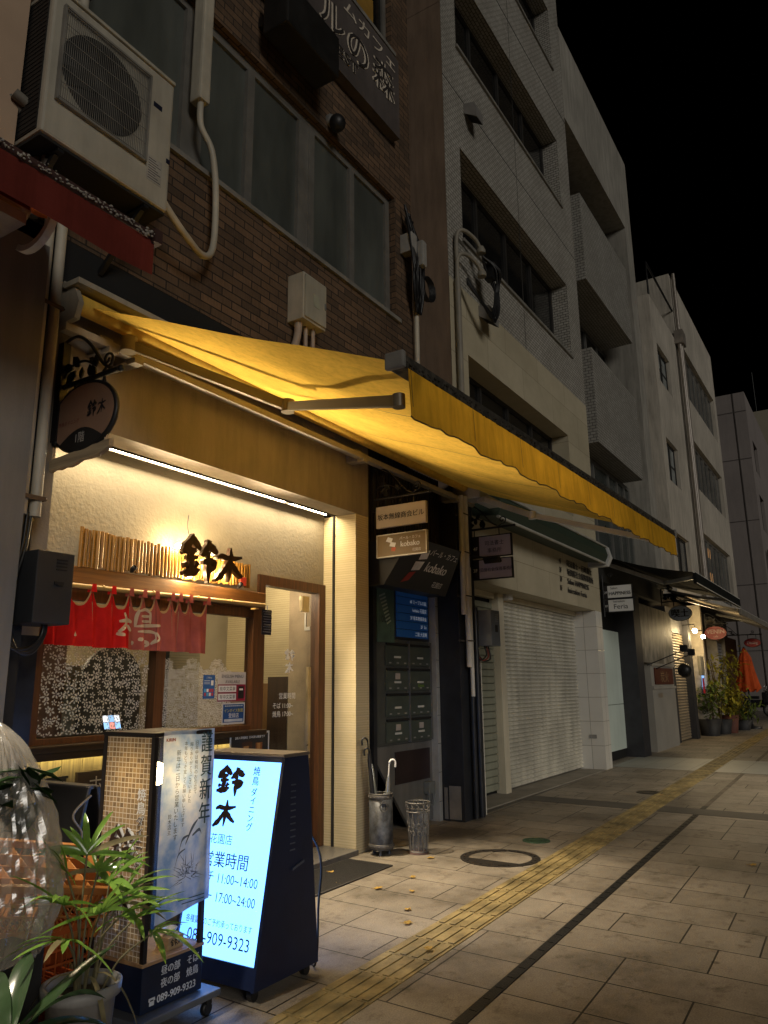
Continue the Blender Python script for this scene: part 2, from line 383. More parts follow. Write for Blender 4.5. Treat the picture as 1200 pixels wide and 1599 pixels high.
# ------------------------------------------------------------------ the ground
def paving_mat():
    m, nt, b = newmat('granite_paving')
    s = node(nt, 'ShaderNodeSeparateXYZ'); nt.links.new(pos(nt), s.inputs[0])
    def lin(a, ka, b2, kb, c):
        m1 = node(nt, 'ShaderNodeMath', operation='MULTIPLY_ADD'); nt.links.new(s.outputs[a], m1.inputs[0]); m1.inputs[1].default_value = ka; m1.inputs[2].default_value = c
        m2 = node(nt, 'ShaderNodeMath', operation='MULTIPLY_ADD'); nt.links.new(s.outputs[b2], m2.inputs[0]); m2.inputs[1].default_value = kb; nt.links.new(m1.outputs[0], m2.inputs[2]); return m2.outputs[0]
    a = lin(0, 1, 1, -.06, 0); bb = lin(1, 1, 0, -.0245, .0335)
    cv = node(nt, 'ShaderNodeCombineXYZ'); nt.links.new(bb, cv.inputs[0]); nt.links.new(a, cv.inputs[1])
    t = node(nt, 'ShaderNodeTexBrick', offset=.5); nt.links.new(cv.outputs[0], t.inputs['Vector'])
    t.inputs['Scale'].default_value = 1; t.squash = .5; t.squash_frequency = 3; t.inputs['Brick Width'].default_value = .818; t.inputs['Row Height'].default_value = .396
    t.inputs['Mortar Size'].default_value = .0050; t.inputs['Mortar Smooth'].default_value = .1; t.inputs['Bias'].default_value = 0
    t.inputs['Color1'].default_value = (.32, .288, .243, 1); t.inputs['Color2'].default_value = (.245, .22, .182, 1); t.inputs['Mortar'].default_value = (.03, .026, .02, 1)
    p = pos(nt)
    gum = node(nt, 'ShaderNodeTexVoronoi'); gum.inputs['Scale'].default_value = 3.1; nt.links.new(p, gum.inputs['Vector']); gumc = ramp(nt, gum.outputs['Distance'], [(.045, (.40, .37, .33, 1)), (.085, (1, 1, 1, 1))])
    big = ramp(nt, nz(nt, p, 1.1, 9, .72), [(.34, (.45, .43, .40, 1)), (.49, (.82, .80, .78, 1)), (.64, (1.10, 1.08, 1.05, 1))])
    fine = ramp(nt, nz(nt, p, 130, 2), [(.3, (.70, .70, .70, 1)), (.7, (1.2, 1.2, 1.2, 1))])
    spots = ramp(nt, nz(nt, p, 6, 6, .75), [(.54, (1, 1, 1, 1)), (.68, (.44, .41, .37, 1))])
    c = mixc(nt, 1, t.outputs['Color'], big, 'MULTIPLY'); c = mixc(nt, .8, c, fine, 'MULTIPLY'); c = mixc(nt, .85, c, spots, 'MULTIPLY'); c = mixc(nt, .8, c, gumc, 'MULTIPLY')
    # old drip stain in front of the black post
    d = node(nt, 'ShaderNodeVectorMath', operation='DISTANCE'); nt.links.new(mapping(nt, p, (1, 1.6, 1)), d.inputs[0]); d.inputs[1].default_value = (7.1, 3.62 * 1.6, 0)
    ad = node(nt, 'ShaderNodeMath', operation='MULTIPLY_ADD'); nt.links.new(nz(nt, p, 5, 5, .7), ad.inputs[0]); ad.inputs[1].default_value = 1.3; nt.links.new(d.outputs['Value'], ad.inputs[2])
    st = ramp(nt, ad.outputs[0], [(.95, (.22, .2, .18, 1)), (1.0, (.45, .42, .4, 1))]);
    mr = node(nt, 'ShaderNodeMapRange'); nt.links.new(ad.outputs[0], mr.inputs[0]); mr.inputs[1].default_value = .85; mr.inputs[2].default_value = 1.5; mr.inputs[3].default_value = .75; mr.inputs[4].default_value = 0
    c = mixc(nt, mr.outputs[0], c, (.03, .026, .02, 1))
    nt.links.new(c, b.inputs['Base Color']); b.inputs['Specular IOR Level'].default_value = .35
    rr = node(nt, 'ShaderNodeMapRange'); nt.links.new(nz(nt, p, 2.2, 5), rr.inputs[0]); rr.inputs[3].default_value = .42; rr.inputs[4].default_value = .75; nt.links.new(rr.outputs[0], b.inputs['Roughness'])
    h = node(nt, 'ShaderNodeMath', operation='MULTIPLY_ADD'); nt.links.new(t.outputs['Fac'], h.inputs[0]); h.inputs[1].default_value = -1.5; nt.links.new(nz(nt, p, 160, 3), h.inputs[2])
    bump(nt, b, h.outputs[0], .45, .004)
    return m
def GP(a, b, z=0):   # paving grid coordinates -> world
    k = 1 / (1 - .06 * .0245); return V(((a + .06 * b) * k, (b + .0245 * a) * k, z))
g = MB(); g.quad((-40, -8, 0), (160, -8, 0), (160, 60, 0), (-40, 60, 0)); g.build('pavement', paving_mat(), kind='structure')
g = MB(); g.quad((-40, -60, -.12), (160, -60, -.12), (160, -8, -.12), (-40, -8, -.12)); g.quad((-40, -8, -.12), (160, -8, -.12), (160, -8, 0), (-40, -8, 0))
g.build('road', mat('asphalt', (.05, .05, .05), .8, 0, .2, 20, .5, 200), kind='structure')
yel = mat('tactile_yellow', (.31, .24, .105), .65, 0, .5, 4, .4, 150, stain=.6)
g = MB(); b0, b1 = 2.06, 2.355
def slab(mb, a0, a1, c0, c1, z, z0=0):
    mb.add([GP(a0, c0, z), GP(a1, c0, z), GP(a1, c1, z), GP(a0, c1, z)] + [GP(a0, c0, z0), GP(a1, c0, z0), GP(a1, c1, z0), GP(a0, c1, z0)],
           [(0, 1, 2, 3), (0, 4, 5, 1), (1, 5, 6, 2), (2, 6, 7, 3), (3, 7, 4, 0)], False)
for i in range(-2, 150):
    a = 3.10 + i * .301 - .0
    slab(g, a + .002, a + .299, b0, b1, .004)
    if i < 110:
        for k in range(4):
            c = b0 + .037 + k * .0735
            slab(g, a + .014, a + .287, c - .018, c + .018, .0095, .004)
g.build('tactile_paving', yel, kind='structure')
g = MB(); slab(g, .2, 9.24, 1.588, 1.648, .004); slab(g, 9.67, 9.9, 1.588, 1.648, .004)
for i in range(60): slab(g, *(lambda a: (a, a + .012))(.3 + i * .15), 1.60, 1.636, .006, .004)
g.build('drain_slot', mat('drain_black', (.008, .008, .008), .5, 0, .3, 60, .6, 200), kind='structure')
g = MB(); slab(g, 9.9, 13.68, 1.59, 1.645, .004); slab(g, 15.95, 60, 1.59, 1.645, .004); g.build('drain_cover', mat('drain_cover_grey', (.13, .11, .085), .7, 0, .4, 5, .3), kind='structure')
darkstone = mat('dark_granite', (.085, .078, .068), .6, 0, .25, 3, .3, 140)
g = MB(); slab(g, 9.25, 9.66, -7, 2.055, .004); slab(g, 9.25, 9.66, 2.36, 3.70, .004); slab(g, 7.9, 13.05, 3.705, 3.80, .004); g.build('dark_paving_band', darkstone, kind='structure')
g = MB(); slab(g, 13.7, 15.9, -2, 2.055, .004); slab(g, 13.7, 15.9, 2.36, 3.75, .004)
g.build('pale_paving_band', tilemat('pale_band_paving', '#a3a49e', '#999b96', '#77786f', .8, .4, .004, dirt=.25), kind='structure')  # paving of a paler tone along this stretch
iron = mat('cast_iron', (.035, .03, .026), .5, .4, .3, 30, .5, 120)
t = thing('manhole_cover', 'large round manhole ring in the pavement filled with paving stone', 'manhole cover', (6.3, 2.85, 0))
g = MB(); n = 48
for r0, r1 in ((.335, .265),):
    for k in range(n):
        a, c = 2 * math.pi * k / n, 2 * math.pi * (k + 1) / n; P = lambda q, r, z: V((6.3 + r * math.cos(q), 2.85 + r * math.sin(q), z))
        g.quad(P(a, r0, .005), P(c, r0, .005), P(c, r1, .005), P(a, r1, .005)); g.quad(P(a, r0, 0), P(c, r0, 0), P(c, r0, .005), P(a, r0, .005))
        if k % 2: g.box(*(lambda p: (p.x - .008, p.x + .008, p.y - .008, p.y + .008, .005, .008))(P(a, .30, 0)))
arc = [V((6.3 + .268 * math.cos(R(d)), 2.85 + .268 * math.sin(R(d)), .0055)) for d in range(118, 240, 8)]; g.add(arc, [tuple(range(len(arc)))], False)
g.build('ring', iron, t)
g = MB(); g.obox(V((6.555, 2.975, .006)), V((-.035, .05, 0)), V((.03, .02, 0)), V((0, 0, .003))); g.lathe((6.07, 2.73, .0), [(.04, .0085), (.028, .0095), (0, .0095)], 16); g.build('lifting_eye', iron, t)
g = MB(); g.lathe((7.13, 2.85, 0), [(.128, 0), (.128, .006), (.115, .008), (.11, .006), (.06, .006), (.055, .009), (.0, .009)], 28)
for k in range(8):
    a = k * math.pi / 4; g.box(7.13 + .085 * math.cos(a) - .008, 7.13 + .085 * math.cos(a) + .008, 2.85 + .085 * math.sin(a) - .008, 2.85 + .085 * math.sin(a) + .008, .006, .009)
tag(g.build('valve_lid', mat('green_lid', (.035, .075, .04), .5, .2, .4, 40, .4)), 'small green round valve lid beside the big manhole ring', 'valve lid')
g = MB(); g.lathe((10.9, 2.72, 0), [(.17, 0), (.17, .005), (.15, .007), (.14, .005), (0, .005)], 28); tag(g.build('valve_lid', iron), 'dark round lid beside the yellow strip past the dark stone band', 'valve lid')
leafm = cloth('dry_leaf', (.45, .30, .09, 1), .2, .3, 60)
lv = [(5.14, 3.76, 'fallen yellow leaf lying on the black doormat'), (4.95, 3.2, None), (5.0, 2.95, None), (5.35, 3.15, None), (4.6, 2.75, None), (3.98, 2.25, 'fallen leaf lying on the yellow tactile strip'), (6.0, 3.35, None), (4.9, 3.52, None), (7.05, 1.0, None), (4.35, 2.6, None)]
for i, (x, y, lb) in enumerate(lv):
    g = MB(); a = rnd.uniform(0, 6); s_ = rnd.uniform(.028, .042); zz = .014 if lb else .003
    pts = []
    for k in range(10):
        q = 2 * math.pi * k / 10; r_ = s_ * (1.0 if k % 2 else .62); pts.append((x + r_ * math.cos(q + a) * 1.2, y + r_ * math.sin(q + a) * .8, zz + rnd.uniform(.002, .012)))
    g.add([(x, y, zz + .004)] + pts, [(0, 1 + k, 1 + (k + 1) % 10) for k in range(10)], False)
    g.tube([(x, y, zz + .004), (x + 1.4 * s_ * math.cos(a), y + 1.4 * s_ * math.sin(a), zz + .006)], .0015, 4)
    tag(g.build('fallen_leaf', leafm), lb or 'small dry fallen leaf on the paving stones by the restaurant', 'leaf', 'fallen leaves on the pavement')

# ------------------------------------------------------------------ brick building above the restaurant
M_brick = tilemat('brown_brick', '#80664f', '#5c4b3c', '#332b24', .225, .072, .006, .75, scratch=.55, dirt=.6)
M_winframe = mat('bronze_grey_frame', (.22, .21, .19), .45, .4, .12, 6, .04)
T = thing('brick_building', 'brown brick building with a row of tall windows above the yellow awning', 'building', (4.5, F, 0))
holes = [(2.40, 6.62, 5.43, 6.95), (3.3, 6.6, 8.97, 11.6)]
g = MB(); holed(g, 2.06, 7.0, 4.22, 13.5, F, holes, .16, 12); g.build('wall', M_brick, T)
g = MB(); g.box(2.36, 6.68, F - .035, F + .10, 5.385, 5.43); g.box(3.25, 6.65, F - .035, F + .10, 8.92, 8.97); g.build('sill', mat('sill_grey', (.20, .19, .17), .6), T, each=True)
g = MB(); g.box(2.45, 7.0, F + .004, F + .3, 3.80, 4.22); g.build('dark_band', M_dark, T)  # dark band between the brick wall and the awning hood
def sash(parent, x0, x1, z0, z1, cuts, y, fr=.045, mf=None, mp=None, label=None, rail=None):
    """window frame with mullions, its panes as a sub-part"""
    mf = mf or M_winframe; mp = mp or M_pane; g = MB(); d = .05
    g.box(x0, x1, y, y + d, z0, z0 + fr); g.box(x0, x1, y, y + d, z1 - fr, z1)
    for c in [x0 + fr / 2, x1 - fr / 2]: g.box(c - fr / 2, c + fr / 2, y, y + d, z0 + fr, z1 - fr)
    for c in cuts: g.box(c - fr / 2, c + fr / 2, y - .012, y + d - .012, z0 + fr, z1 - fr)
    if rail: g.box(x0 + fr, x1 - fr, y + .008, y + d - .008, rail - .02, rail + .02)
    f = g.build('window', mf, parent)
    g = MB(); g.box(x0 + fr * .5, x1 - fr * .5, y + .028, y + .034, z0 + fr * .5, z1 - fr * .5); p = g.build('pane', mp, f)
    return f
sash(T, 2.42, 3.62, 5.43, 6.95, [3.52], F + .08, .07)
sash(T, 3.62, 5.08, 5.43, 6.95, [4.26, 4.99], F + .08, .09)
sash(T, 5.08, 6.62, 5.43, 6.95, [5.15, 5.85], F + .08, .085)
sash(T, 3.3, 4.9, 8.97, 11.6, [4.1], F + .08, .06, mp=M_panedark); up = sash(T, 4.9, 6.6, 8.97, 11.6, [5.75], F + .08, .07, mp=M_panedark)
g = MB(); g.m = 0; g.box(6.0, 6.35, F + .10, F + .106, 9.12, 9.55); g.m = 1; g.box(5.0, 5.6, F + .10, F + .106, 9.15, 9.75); g.m = 2; g.box(5.85, 5.98, F + .10, F + .106, 9.2, 9.9)
g.build('window_poster', [mat('poster_ochre', (.30, .17, .03), .6), mat('poster_blue', (.05, .09, .10), .6), mat('poster_pale', (.3, .3, .25), .6)], T, each=True)

# the café sign board on the upper wall and the box sign in front of it
t = thing('cafe_signboard', 'wide grey signboard with outlined Japanese letters high on the brick wall', 'sign', (5.3, F, 7.6))
g = MB(); g.box(3.3, 6.57, 3.87, F - .003, 7.66, 8.74); g.build('board', mat('sign_grey', (.10, .085, .08), .55, 0, .2, 2, .1, stain=.3), t)
mo = mat('sign_pale_outline', (.60, .53, .44), .6)
def outlined(g, s, o, size, xs=1.0):
    g.m = 0; g.text(s, o, X, Z, size, 'L', xs, .004, size * .06); g.m = 1; g.text(s, o, X, Z, size, 'L', xs, .010)
g = MB(); yb = 3.868
for i, ch in enumerate('ミープルの森'): outlined(g, ch, (3.55 + i * .49, yb, 8.02 + (.03 if i % 2 else 0)), .46)
g.m = 0; g.text('ボードゲームカフェ', (4.05, yb, 8.50), X, Z, .19, 'L', 1.45, .004, .004)
outlined(g, "MEEPLE'S FOREST", (3.75, yb, 7.83), .19, 1.35)
g.build('lettering', [mo, mat('sign_dark_fill', (.03, .026, .025), .6)], t)
t = thing('box_sign', 'black box sign jutting from the brick wall over the windows', 'sign', (4.6, F, 7.1))
g = MB(); g.box(4.18, 4.96, 3.58, 3.865, 7.10, 7.56, .02); g.build('cabinet', mat('sign_box_black', (.014, .013, .012), .5, 0, .2), t)
g = MB(); g.box(4.25, 4.35, 3.866, F, 7.3, 7.4); g.box(4.75, 4.85, 3.866, F, 7.3, 7.4); g.build('bracket', M_black, t)
t = thing('wall_lamp', 'small dark dome lamp on the brick wall under the signboard', 'lamp', (5.35, F, 7.05))
g = MB(); g.lathe((5.35, F - .002, 7.08), [(.07, 0), (.07, .03), (.05, .06)], 14, -Y); g.build('base', M_alu, t)
g = MB(); g.sphere((5.35, F - .10, 7.02), .085, 14, (1, 1, 1.1)); g.build('dome', M_black, t)

# air-conditioner outdoor unit
t = thing('air_conditioner', 'beige outdoor air conditioner with round black fan grille high on the brick wall', 'air conditioner', (2.5, 3.75, 4.47))
acm = mat('ac_beige', (.42, .39, .32), .45, 0, .12, 3, .05, stain=.3)
g = MB(); y0 = 3.535; g.box(2.05, 2.965, y0, 3.90, 4.475, 5.45, .018); g.build('casing', acm, t)
g = MB(); g.box(2.05, 2.965, y0 - .012, 3.91, 5.45, 5.475, .006); g.build('lid', acm, t)
g = MB(); g.box(2.043, 2.0495, 3.575, 3.89, 4.50, 5.43)
for k in range(30): g.box(2.040, 2.0428, 3.58, 3.885, 4.51 + k * .031, 4.514 + k * .031)
g.build('coil', mat('coil_black', (.012, .012, .012), .6), t); g = MB(); g.box(2.06, 2.96, 3.555, 3.895, 4.455, 4.4745); g.build('underside_shade', M_dark, t)  # thin dark plate stands in for the shade under the unit
g = MB(); cx, cz, rr = 2.415, 5.03, .29
fr = [(2.12, 2.75, 4.72, 5.36)]
for a in range(46):
    x = 2.135 + a * .0134
    g.box(x - .0012, x + .0012, y0 - .022, y0 - .018, 4.73, 5.35)
for k in range(7): z = 4.74 + k * .1; g.box(2.125, 2.745, y0 - .024, y0 - .021, z - .002, z + .002)
for (a, b_, c, d) in ((2.12, 2.75, 4.715, 4.73), (2.12, 2.75, 5.35, 5.365), (2.11, 2.125, 4.715, 5.365), (2.745, 2.76, 4.715, 5.365)): g.box(a, b_, y0 - .026, y0 - .001, c, d)
g.build('grille', mat('grille_grey', (.20, .19, .17), .5), t)
g = MB(); g.lathe((cx, y0 - .002, cz), [(.29, 0), (.29, .004), (.0, .004)], 40, -Y); f_ = g.build('fan_opening', mat('fan_black', (.006, .006, .006), .6), t)
g = MB(); g.lathe((cx, y0 - .006, cz), [(.07, 0), (.06, .008), (0, .010)], 16, -Y)
for k in range(4):
    a = k * math.pi / 2 + .4; g.obox(V((cx + .17 * math.cos(a), y0 - .010, cz + .17 * math.sin(a))), V((math.cos(a), 0, math.sin(a))) * .11, V((-math.sin(a), -.05, math.cos(a))) * .06, V((0, .002, 0)))
g.build('fan', mat('fan_dark', (.018, .018, .017), .5), t)
g = MB(); g.m = 0; g.box(2.80, 2.87, y0 - .003, y0 - .0005, 5.18, 5.215); g.m = 1; g.box(2.78, 2.90, y0 - .002, y0 - .0004, 4.62, 4.80); g.m = 0
for k in range(9): g.box(2.79, 2.89 - (k % 3) * .02, y0 - .003, y0 - .0018, 4.635 + k * .018, 4.639 + k * .018)
g.box(2.93, 2.958, y0 - .006, y0 - .0005, 4.83, 4.86)
g.build('label', [mat('label_navy', (.01, .012, .03), .5), mat('label_grey', (.36, .34, .3), .6)], t)
g = MB()
for x in (2.2, 2.82): g.box(x - .02, x + .02, 3.56, F, 4.435, 4.472); g.obox(V((x, 3.80, 4.27)), V((.015, 0, 0)), V((0, .19, -.17)), V((0, .012, .012)))
g.build('bracket', M_black, t, each=True)
# refrigerant pipe and duct cover
t = thing('pipe_cover', 'pale vertical pipe cover with a loop of hose running to the air conditioner', 'pipe', (3.5, 3.93, 4.3))
g = MB(); g.box(3.49, 3.60, 3.86, F - .003, 5.93, 9.5, .02); g.build('duct', M_cream, t)
g = MB(); g.tube(bezier([(3.545, 3.91, 5.95), (3.55, 3.90, 5.72), (3.66, 3.88, 5.55), (3.70, 3.86, 5.2), (3.68, 3.84, 4.72), (3.55, 3.80, 4.55), (3.3, 3.72, 4.55), (3.05, 3.68, 4.66), (2.95, 3.66, 4.75)], 6), .026, 10); g.build('hose', M_cream, t)
t = thing('flexible_hose', 'thick grey hose bundle curling down behind the air conditioner toward the red awning', 'hose', (2.0, 3.8, 4.2))
g = MB()
for d in (0, .06): g.tube(bezier([(1.98, 3.78 - d, 4.75), (2.08 + d * .5, 3.76 - d, 4.68), (2.18 + d * .4, 3.76 - d, 4.45), (2.2 + d * .3, 3.78 - d, 4.1)], 6), .032, 10)
g.build('hose', mat('grey_hose', (.16, .145, .12), .6), t)

# meter cabinet on the brick
t = thing('meter_cabinet', 'beige electric cabinet on the brick wall above the yellow awning', 'electric cabinet', (4.8, F, 4.5))
g = MB(); g.box(4.74, 5.07, 3.805, F - .003, 4.57, 5.02, .006); g.build('box', M_cream, t)
g = MB(); g.box(4.755, 5.058, 3.788, 3.804, 4.59, 5.0, .006); d_ = g.build('door', mat('cabinet_door', (.40, .38, .31), .4, 0, .12, 2, .04, stain=.3), t)
g = MB(); g.box(5.03, 5.045, 3.778, 3.788, 4.76, 4.82); g.build('latch', M_alu, d_)
g = MB(); g.m = 0; g.box(4.87, 4.95, 3.784, 3.7875, 4.73, 4.85); g.build('notice', mat('notice', (.32, .33, .26), .6), t)
g = MB(); g.tube(bezier([(4.80, 3.9, 4.57), (4.78, 3.9, 4.42), (4.74, 3.92, 4.26)], 5), .035, 10); g.tube([(4.90, 3.9, 4.57), (4.90, 3.9, 4.25)], .02); g.tube(bezier([(4.98, 3.88, 4.57), (4.98, 3.88, 4.42), (5.0, 3.9, 4.26)], 4), .02)
g.build('conduit', mat('conduit_pink', (.36, .28, .22), .55), t, each=True)

# ------------------------------------------------------------------ restaurant front
PW = 4.36
plaster = mat('warm_plaster', (.30, .265, .20), .8, 0, .10, 3, .9, 38, stain=.06)
render_ = mat('fascia_render', (.26, .225, .18), .8, 0, .14, 2, .4, 60, stain=.4)
striated = tilemat('striated_plaster', '#cbbd9a', '#c4b692', '#b6a884', 3.0, .022, .003, .85, bmp=.45, dirt=.2)
brownwood = wood('brown_stained_wood', '#3a2415', '#6d4526', .5, 'Z'); brownx = wood('brown_stained_beam', '#4a2f18', '#8a5d30', .55, 'X')
SF = thing('restaurant', 'lit restaurant front with cream plaster, red shop curtain and glass door', 'shop front', (4.3, 4.1, 0))
g = MB(); g.box(2.45, 6.03, F, 4.20, 3.04, 3.80); g.build('fascia', render_, SF)
g = MB(); g.box(2.43, 2.62, F, 5.6, 1.72, 3.038); g.build('pier', render_, SF)
g = MB(); g.box(2.43, 2.62, F, 5.6, 0, 1.72); g.build('steel_post', mat('dark_steel', (.035, .04, .05), .35, .6, .3, 6, .1), SF)
g = MB(); g.box(5.813, 6.03, F, 5.6, 0, 3.037); g.build('jamb', striated, SF)
g = MB(); g.box(5.795, 5.8128, 4.225, 4.245, 0.04, 3.037); g.box(2.63, 5.79, 4.201, 4.222, 3.03, 3.075); g.build('shutter_groove', M_dark, SF)
g = MB(); g.box(2.62, 5.813, 4.20, 5.6, 3.085, 3.16); g.build('soffit', render_, SF)
g = MB(); holed(g, 2.62, 5.812, 0, 3.085, PW, [(2.87, 4.85, 1.09, 2.07), (4.87, 5.80, .042, 2.37)], .05); g.build('plaster_wall', plaster, SF)
led = emat('led_strip', (1.0, .80, .50), 85.0)
g = MB(); g.quad((2.70, 4.226, 3.080), (2.70, 4.286, 3.046), (5.74, 4.286, 3.046), (5.74, 4.226, 3.080)); g.build('light_strip', led, SF)
g = MB(); g.box(2.68, 5.76, 4.287, 4.300, 3.040, 3.0845); g.build('light_channel', mat('channel_alu', (.35, .33, .30), .5, .3, .05, 8, 0), SF)
g = MB(); g.box(2.62, 5.812, 3.955, 4.42, 0, .042, .006); g.build('step', mat('step_granite', (.10, .095, .09), .3, 0, .2, 20, .2, 90), SF)
g = MB(); g.box(2.63, 4.90, PW - .075, PW - .001, 2.075, 2.205, .01); g.build('header_beam', brownx, SF)
# recessed downlight over the entrance
g = MB(); g.lathe((5.12, 4.252, 3.034), [(.020, 0), (.028, 0), (.028, .012), (.020, .012)], 16, cap=False); dl = g.build('downlight', mat('channel_alu', (.35, .33, .30)), SF)
l = bpy.data.lights.new('downlight_lamp', 'SPOT'); l.energy = 600; l.color = (1.0, .83, .58); l.shadow_soft_size = .02; l.spot_size = R(62); l.spot_blend = .8
lo = bpy.data.objects.new('downlight_lamp', l); COL.objects.link(lo); lo.parent = SF; lo.location = V((5.12, 4.252, 3.030)) - OFF[SF.name]; lo.rotation_euler = V((.08, -.42, -.90)).to_track_quat('-Z', 'Y').to_euler()
# window
g = MB(); y = PW - .03
g.box(2.83, 2.89, y, y + .07, 1.09, 2.07); g.box(3.775, 3.86, y - .01, y + .07, 1.12, 2.07); g.box(4.79, 4.862, y - .012, y + .08, .042, 2.07); g.box(2.89, 4.79, y, y + .07, 1.09, 1.125); g.box(2.89, 4.79, y, y + .06, 1.99, 2.07)
wn = g.build('window', brownwood, SF)
g = MB(); g.box(2.89, 3.775, PW + .012, PW + .017, 1.125, 1.99); g.box(3.86, 4.79, PW + .012, PW + .017, 1.125, 1.99); g.build('pane', glass('clear_glass'), wn)
film = cloth('frosted_film', (.88, .87, .82, 1), .30, .04, 30, alpha=.78)
g = MB(); q = random.Random(11)
def flower(x, z, r, n, rot, yy):
    for k in range(n):
        a = rot + 2 * math.pi * k / n; ca, sa = math.cos(a), math.sin(a)
        pts = [(.14, 0), (.45, .17), (.75, .22), (1, .02), (.75, -.19), (.45, -.15)]
        P = [(x + r * (p * ca - s_ * sa), yy, z + r * (p * sa + s_ * ca)) for p, s_ in pts]
        if all(1.13 < p[2] < 1.99 for p in P): g.add(P, [(0, 1, 2, 3, 4, 5)], False)
xx = 2.92
while xx < 3.76:
    zz = 1.15
    while zz < 1.74:
        flower(xx + q.uniform(-.015, .015), zz + q.uniform(-.015, .015), q.uniform(.019, .031), 5, q.uniform(0, 6), PW + .0105 + q.uniform(-.0006, .0006)); zz += .047
    xx += .047
xx = 3.88
while xx < 4.60:
    zz = 1.14
    while zz < 1.60 + .05 * math.sin(xx * 23):
        flower(xx + q.uniform(-.007, .007), zz + q.uniform(-.007, .007), q.uniform(.016, .022), 5, q.uniform(0, 6), PW + .0105 + q.uniform(-.0006, .0006)); zz += .027
    xx += .027
g.build('floral_film', film, wn)
# sill, boarding and the light under the sill
g = MB(); g.box(2.63, 4.90, PW - .12, PW - .001, 1.045, 1.088, .008); g.box(2.63, 4.90, PW - .10, PW - .088, 1.000, 1.043); g.box(2.63, 4.90, PW - .087, PW - .002, 1.022, 1.043); g.build('sill', wood('dark_sill', '#1c1510', '#3a2a1c', .4, 'X'), SF)
g = MB(); q = random.Random(3)
for k in range(15):
    x0 = 2.64 + k * .15; g.box(x0, x0 + .146, PW - .022 - q.uniform(0, .003), PW - .002, .045, 1.021)
g.build('boarding', wood('weathered_boards', '#4a4034', '#85765c', .7, 'Z'), SF)
g = MB(); g.box(2.70, 4.80, PW - .082, PW - .064, 1.008, 1.020); g.build('sill_light', emat('sill_led', (1.0, .80, .26), 30.0), SF)
# door
g = MB(); y = PW - .025
g.box(4.866, 4.95, y, y + .10, .042, 2.37); g.box(5.715, 5.81, y, y + .10, .042, 2.37); g.box(4.95, 5.715, y, y + .10, 2.285, 2.37); g.box(4.95, 5.715, y + .02, y + .06, .042, .10)
dr = g.build('door', brownwood, SF)
g = MB(); g.box(4.95, 5.715, PW + .02, PW + .028, .10, 2.285); g.build('pane', glass('clear_glass'), dr)
g = MB(); g.box(5.50, 5.60, PW + .005, PW + .04, 2.10, 2.245, .004); g.box(5.60, 5.64, PW + .008, PW + .034, .8, 1.6); g.build('door_closer', mat('brass_plate', (.55, .45, .28), .3, .8), dr)
g = MB(); g.m = 0; suzuki(g, (5.27, PW + .016, 1.54), X, Z, .10, True, 1.5, ratio=1.25); g.m = 1; suzuki(g, (5.27, PW + .0185, 1.54), X, Z, .10, True, 1.0, ratio=1.25)
g.m = 0; g.text('営業時間', (5.315, PW + .018, 1.325), X, Z, .058); g.text('そば 11:00~', (5.26, PW + .018, 1.245), X, Z, .055); g.text('焼鳥 17:00~', (5.26, PW + .018, 1.175), X, Z, .055)
g.build('door_lettering', [M_wht, M_ink], dr)
# the room behind the glass
g = MB(); g.quad((2.64, 4.42, .04), (5.81, 4.42, .04), (5.81, 7.2, .04), (2.64, 7.2, .04)); g.build('room_floor', wood('room_floor', '#3b2a1c', '#5a4029', .5, 'X'), SF)
g = MB(); g.box(2.64, 5.95, 7.2, 7.3, 0, 3.0); g.quad((5.95, 4.42, 0), (5.95, 7.2, 0), (5.95, 7.2, 3), (5.95, 4.42, 3)); g.quad((2.64, 4.42, 0), (2.64, 7.2, 0), (2.64, 7.2, 3), (2.64, 4.42, 3)); g.quad((2.64, 4.42, 2.7), (5.95, 4.42, 2.7), (5.95, 7.2, 2.7), (2.64, 7.2, 2.7)); g.build('room_wall', mat('room_plaster', (.45, .40, .30), .85, 0, .12, 2, .2), SF)
g = MB(); g.m = 0; g.box(5.802, 5.8125, 4.765, 5.59, 1.46, 2.69); g.m = 1; g.box(5.800, 5.8125, 5.02, 5.59, .045, 1.459); g.m = 2; g.box(5.796, 5.8125, 4.45, 4.764, .045, 2.69); g.m = 3; g.box(5.790, 5.812, 4.766, 5.015, .045, 1.52); g.m = 4; g.box(5.788, 5.7955, 4.55, 4.57, 1.95, 2.12); g.box(5.788, 5.7955, 4.50, 4.55, 1.95, 1.985)
g.build('partition', [striated, wood('room_wood', '#70502c', '#8f6a3c', .5, 'Z'), mat('room_panel', (.36, .28, .19), .6), wood('room_dark_wood', '#2a1c12', '#453020', .5, 'Z'), M_white], SF)
g = MB(); g.box(2.9, 4.7, 5.0, 5.5, .04, 1.02); g.box(2.85, 4.75, 4.95, 5.55, 1.02, 1.06); g.build('counter', wood('counter_wood', '#20160e', '#3c2818', .4, 'X'), SF)
arch = []
for k in range(19): a = math.pi * k / 18; arch.append((.31 * math.cos(a) * -1, .42 + .30 * math.sin(a)))
g = MB(); g.prism([(-.31, 0)] + arch + [(.31, 0)], .04, (4.42, 5.6, 1.06), X, Z); g.build('arched_panel', mat('dark_arch', (.05, .048, .045), .5), SF)
g = MB(); g.box(3.6, 4.02, 5.7, 5.74, .04, 2.2); g.build('room_screen', mat('screen_brown', (.22, .13, .10), .6), SF)
g = MB(); g.box(4.0, 5.2, 5.75, 5.8, .04, 1.62); g.build('room_dado', mat('room_dado', (.42, .36, .27), .6), SF)
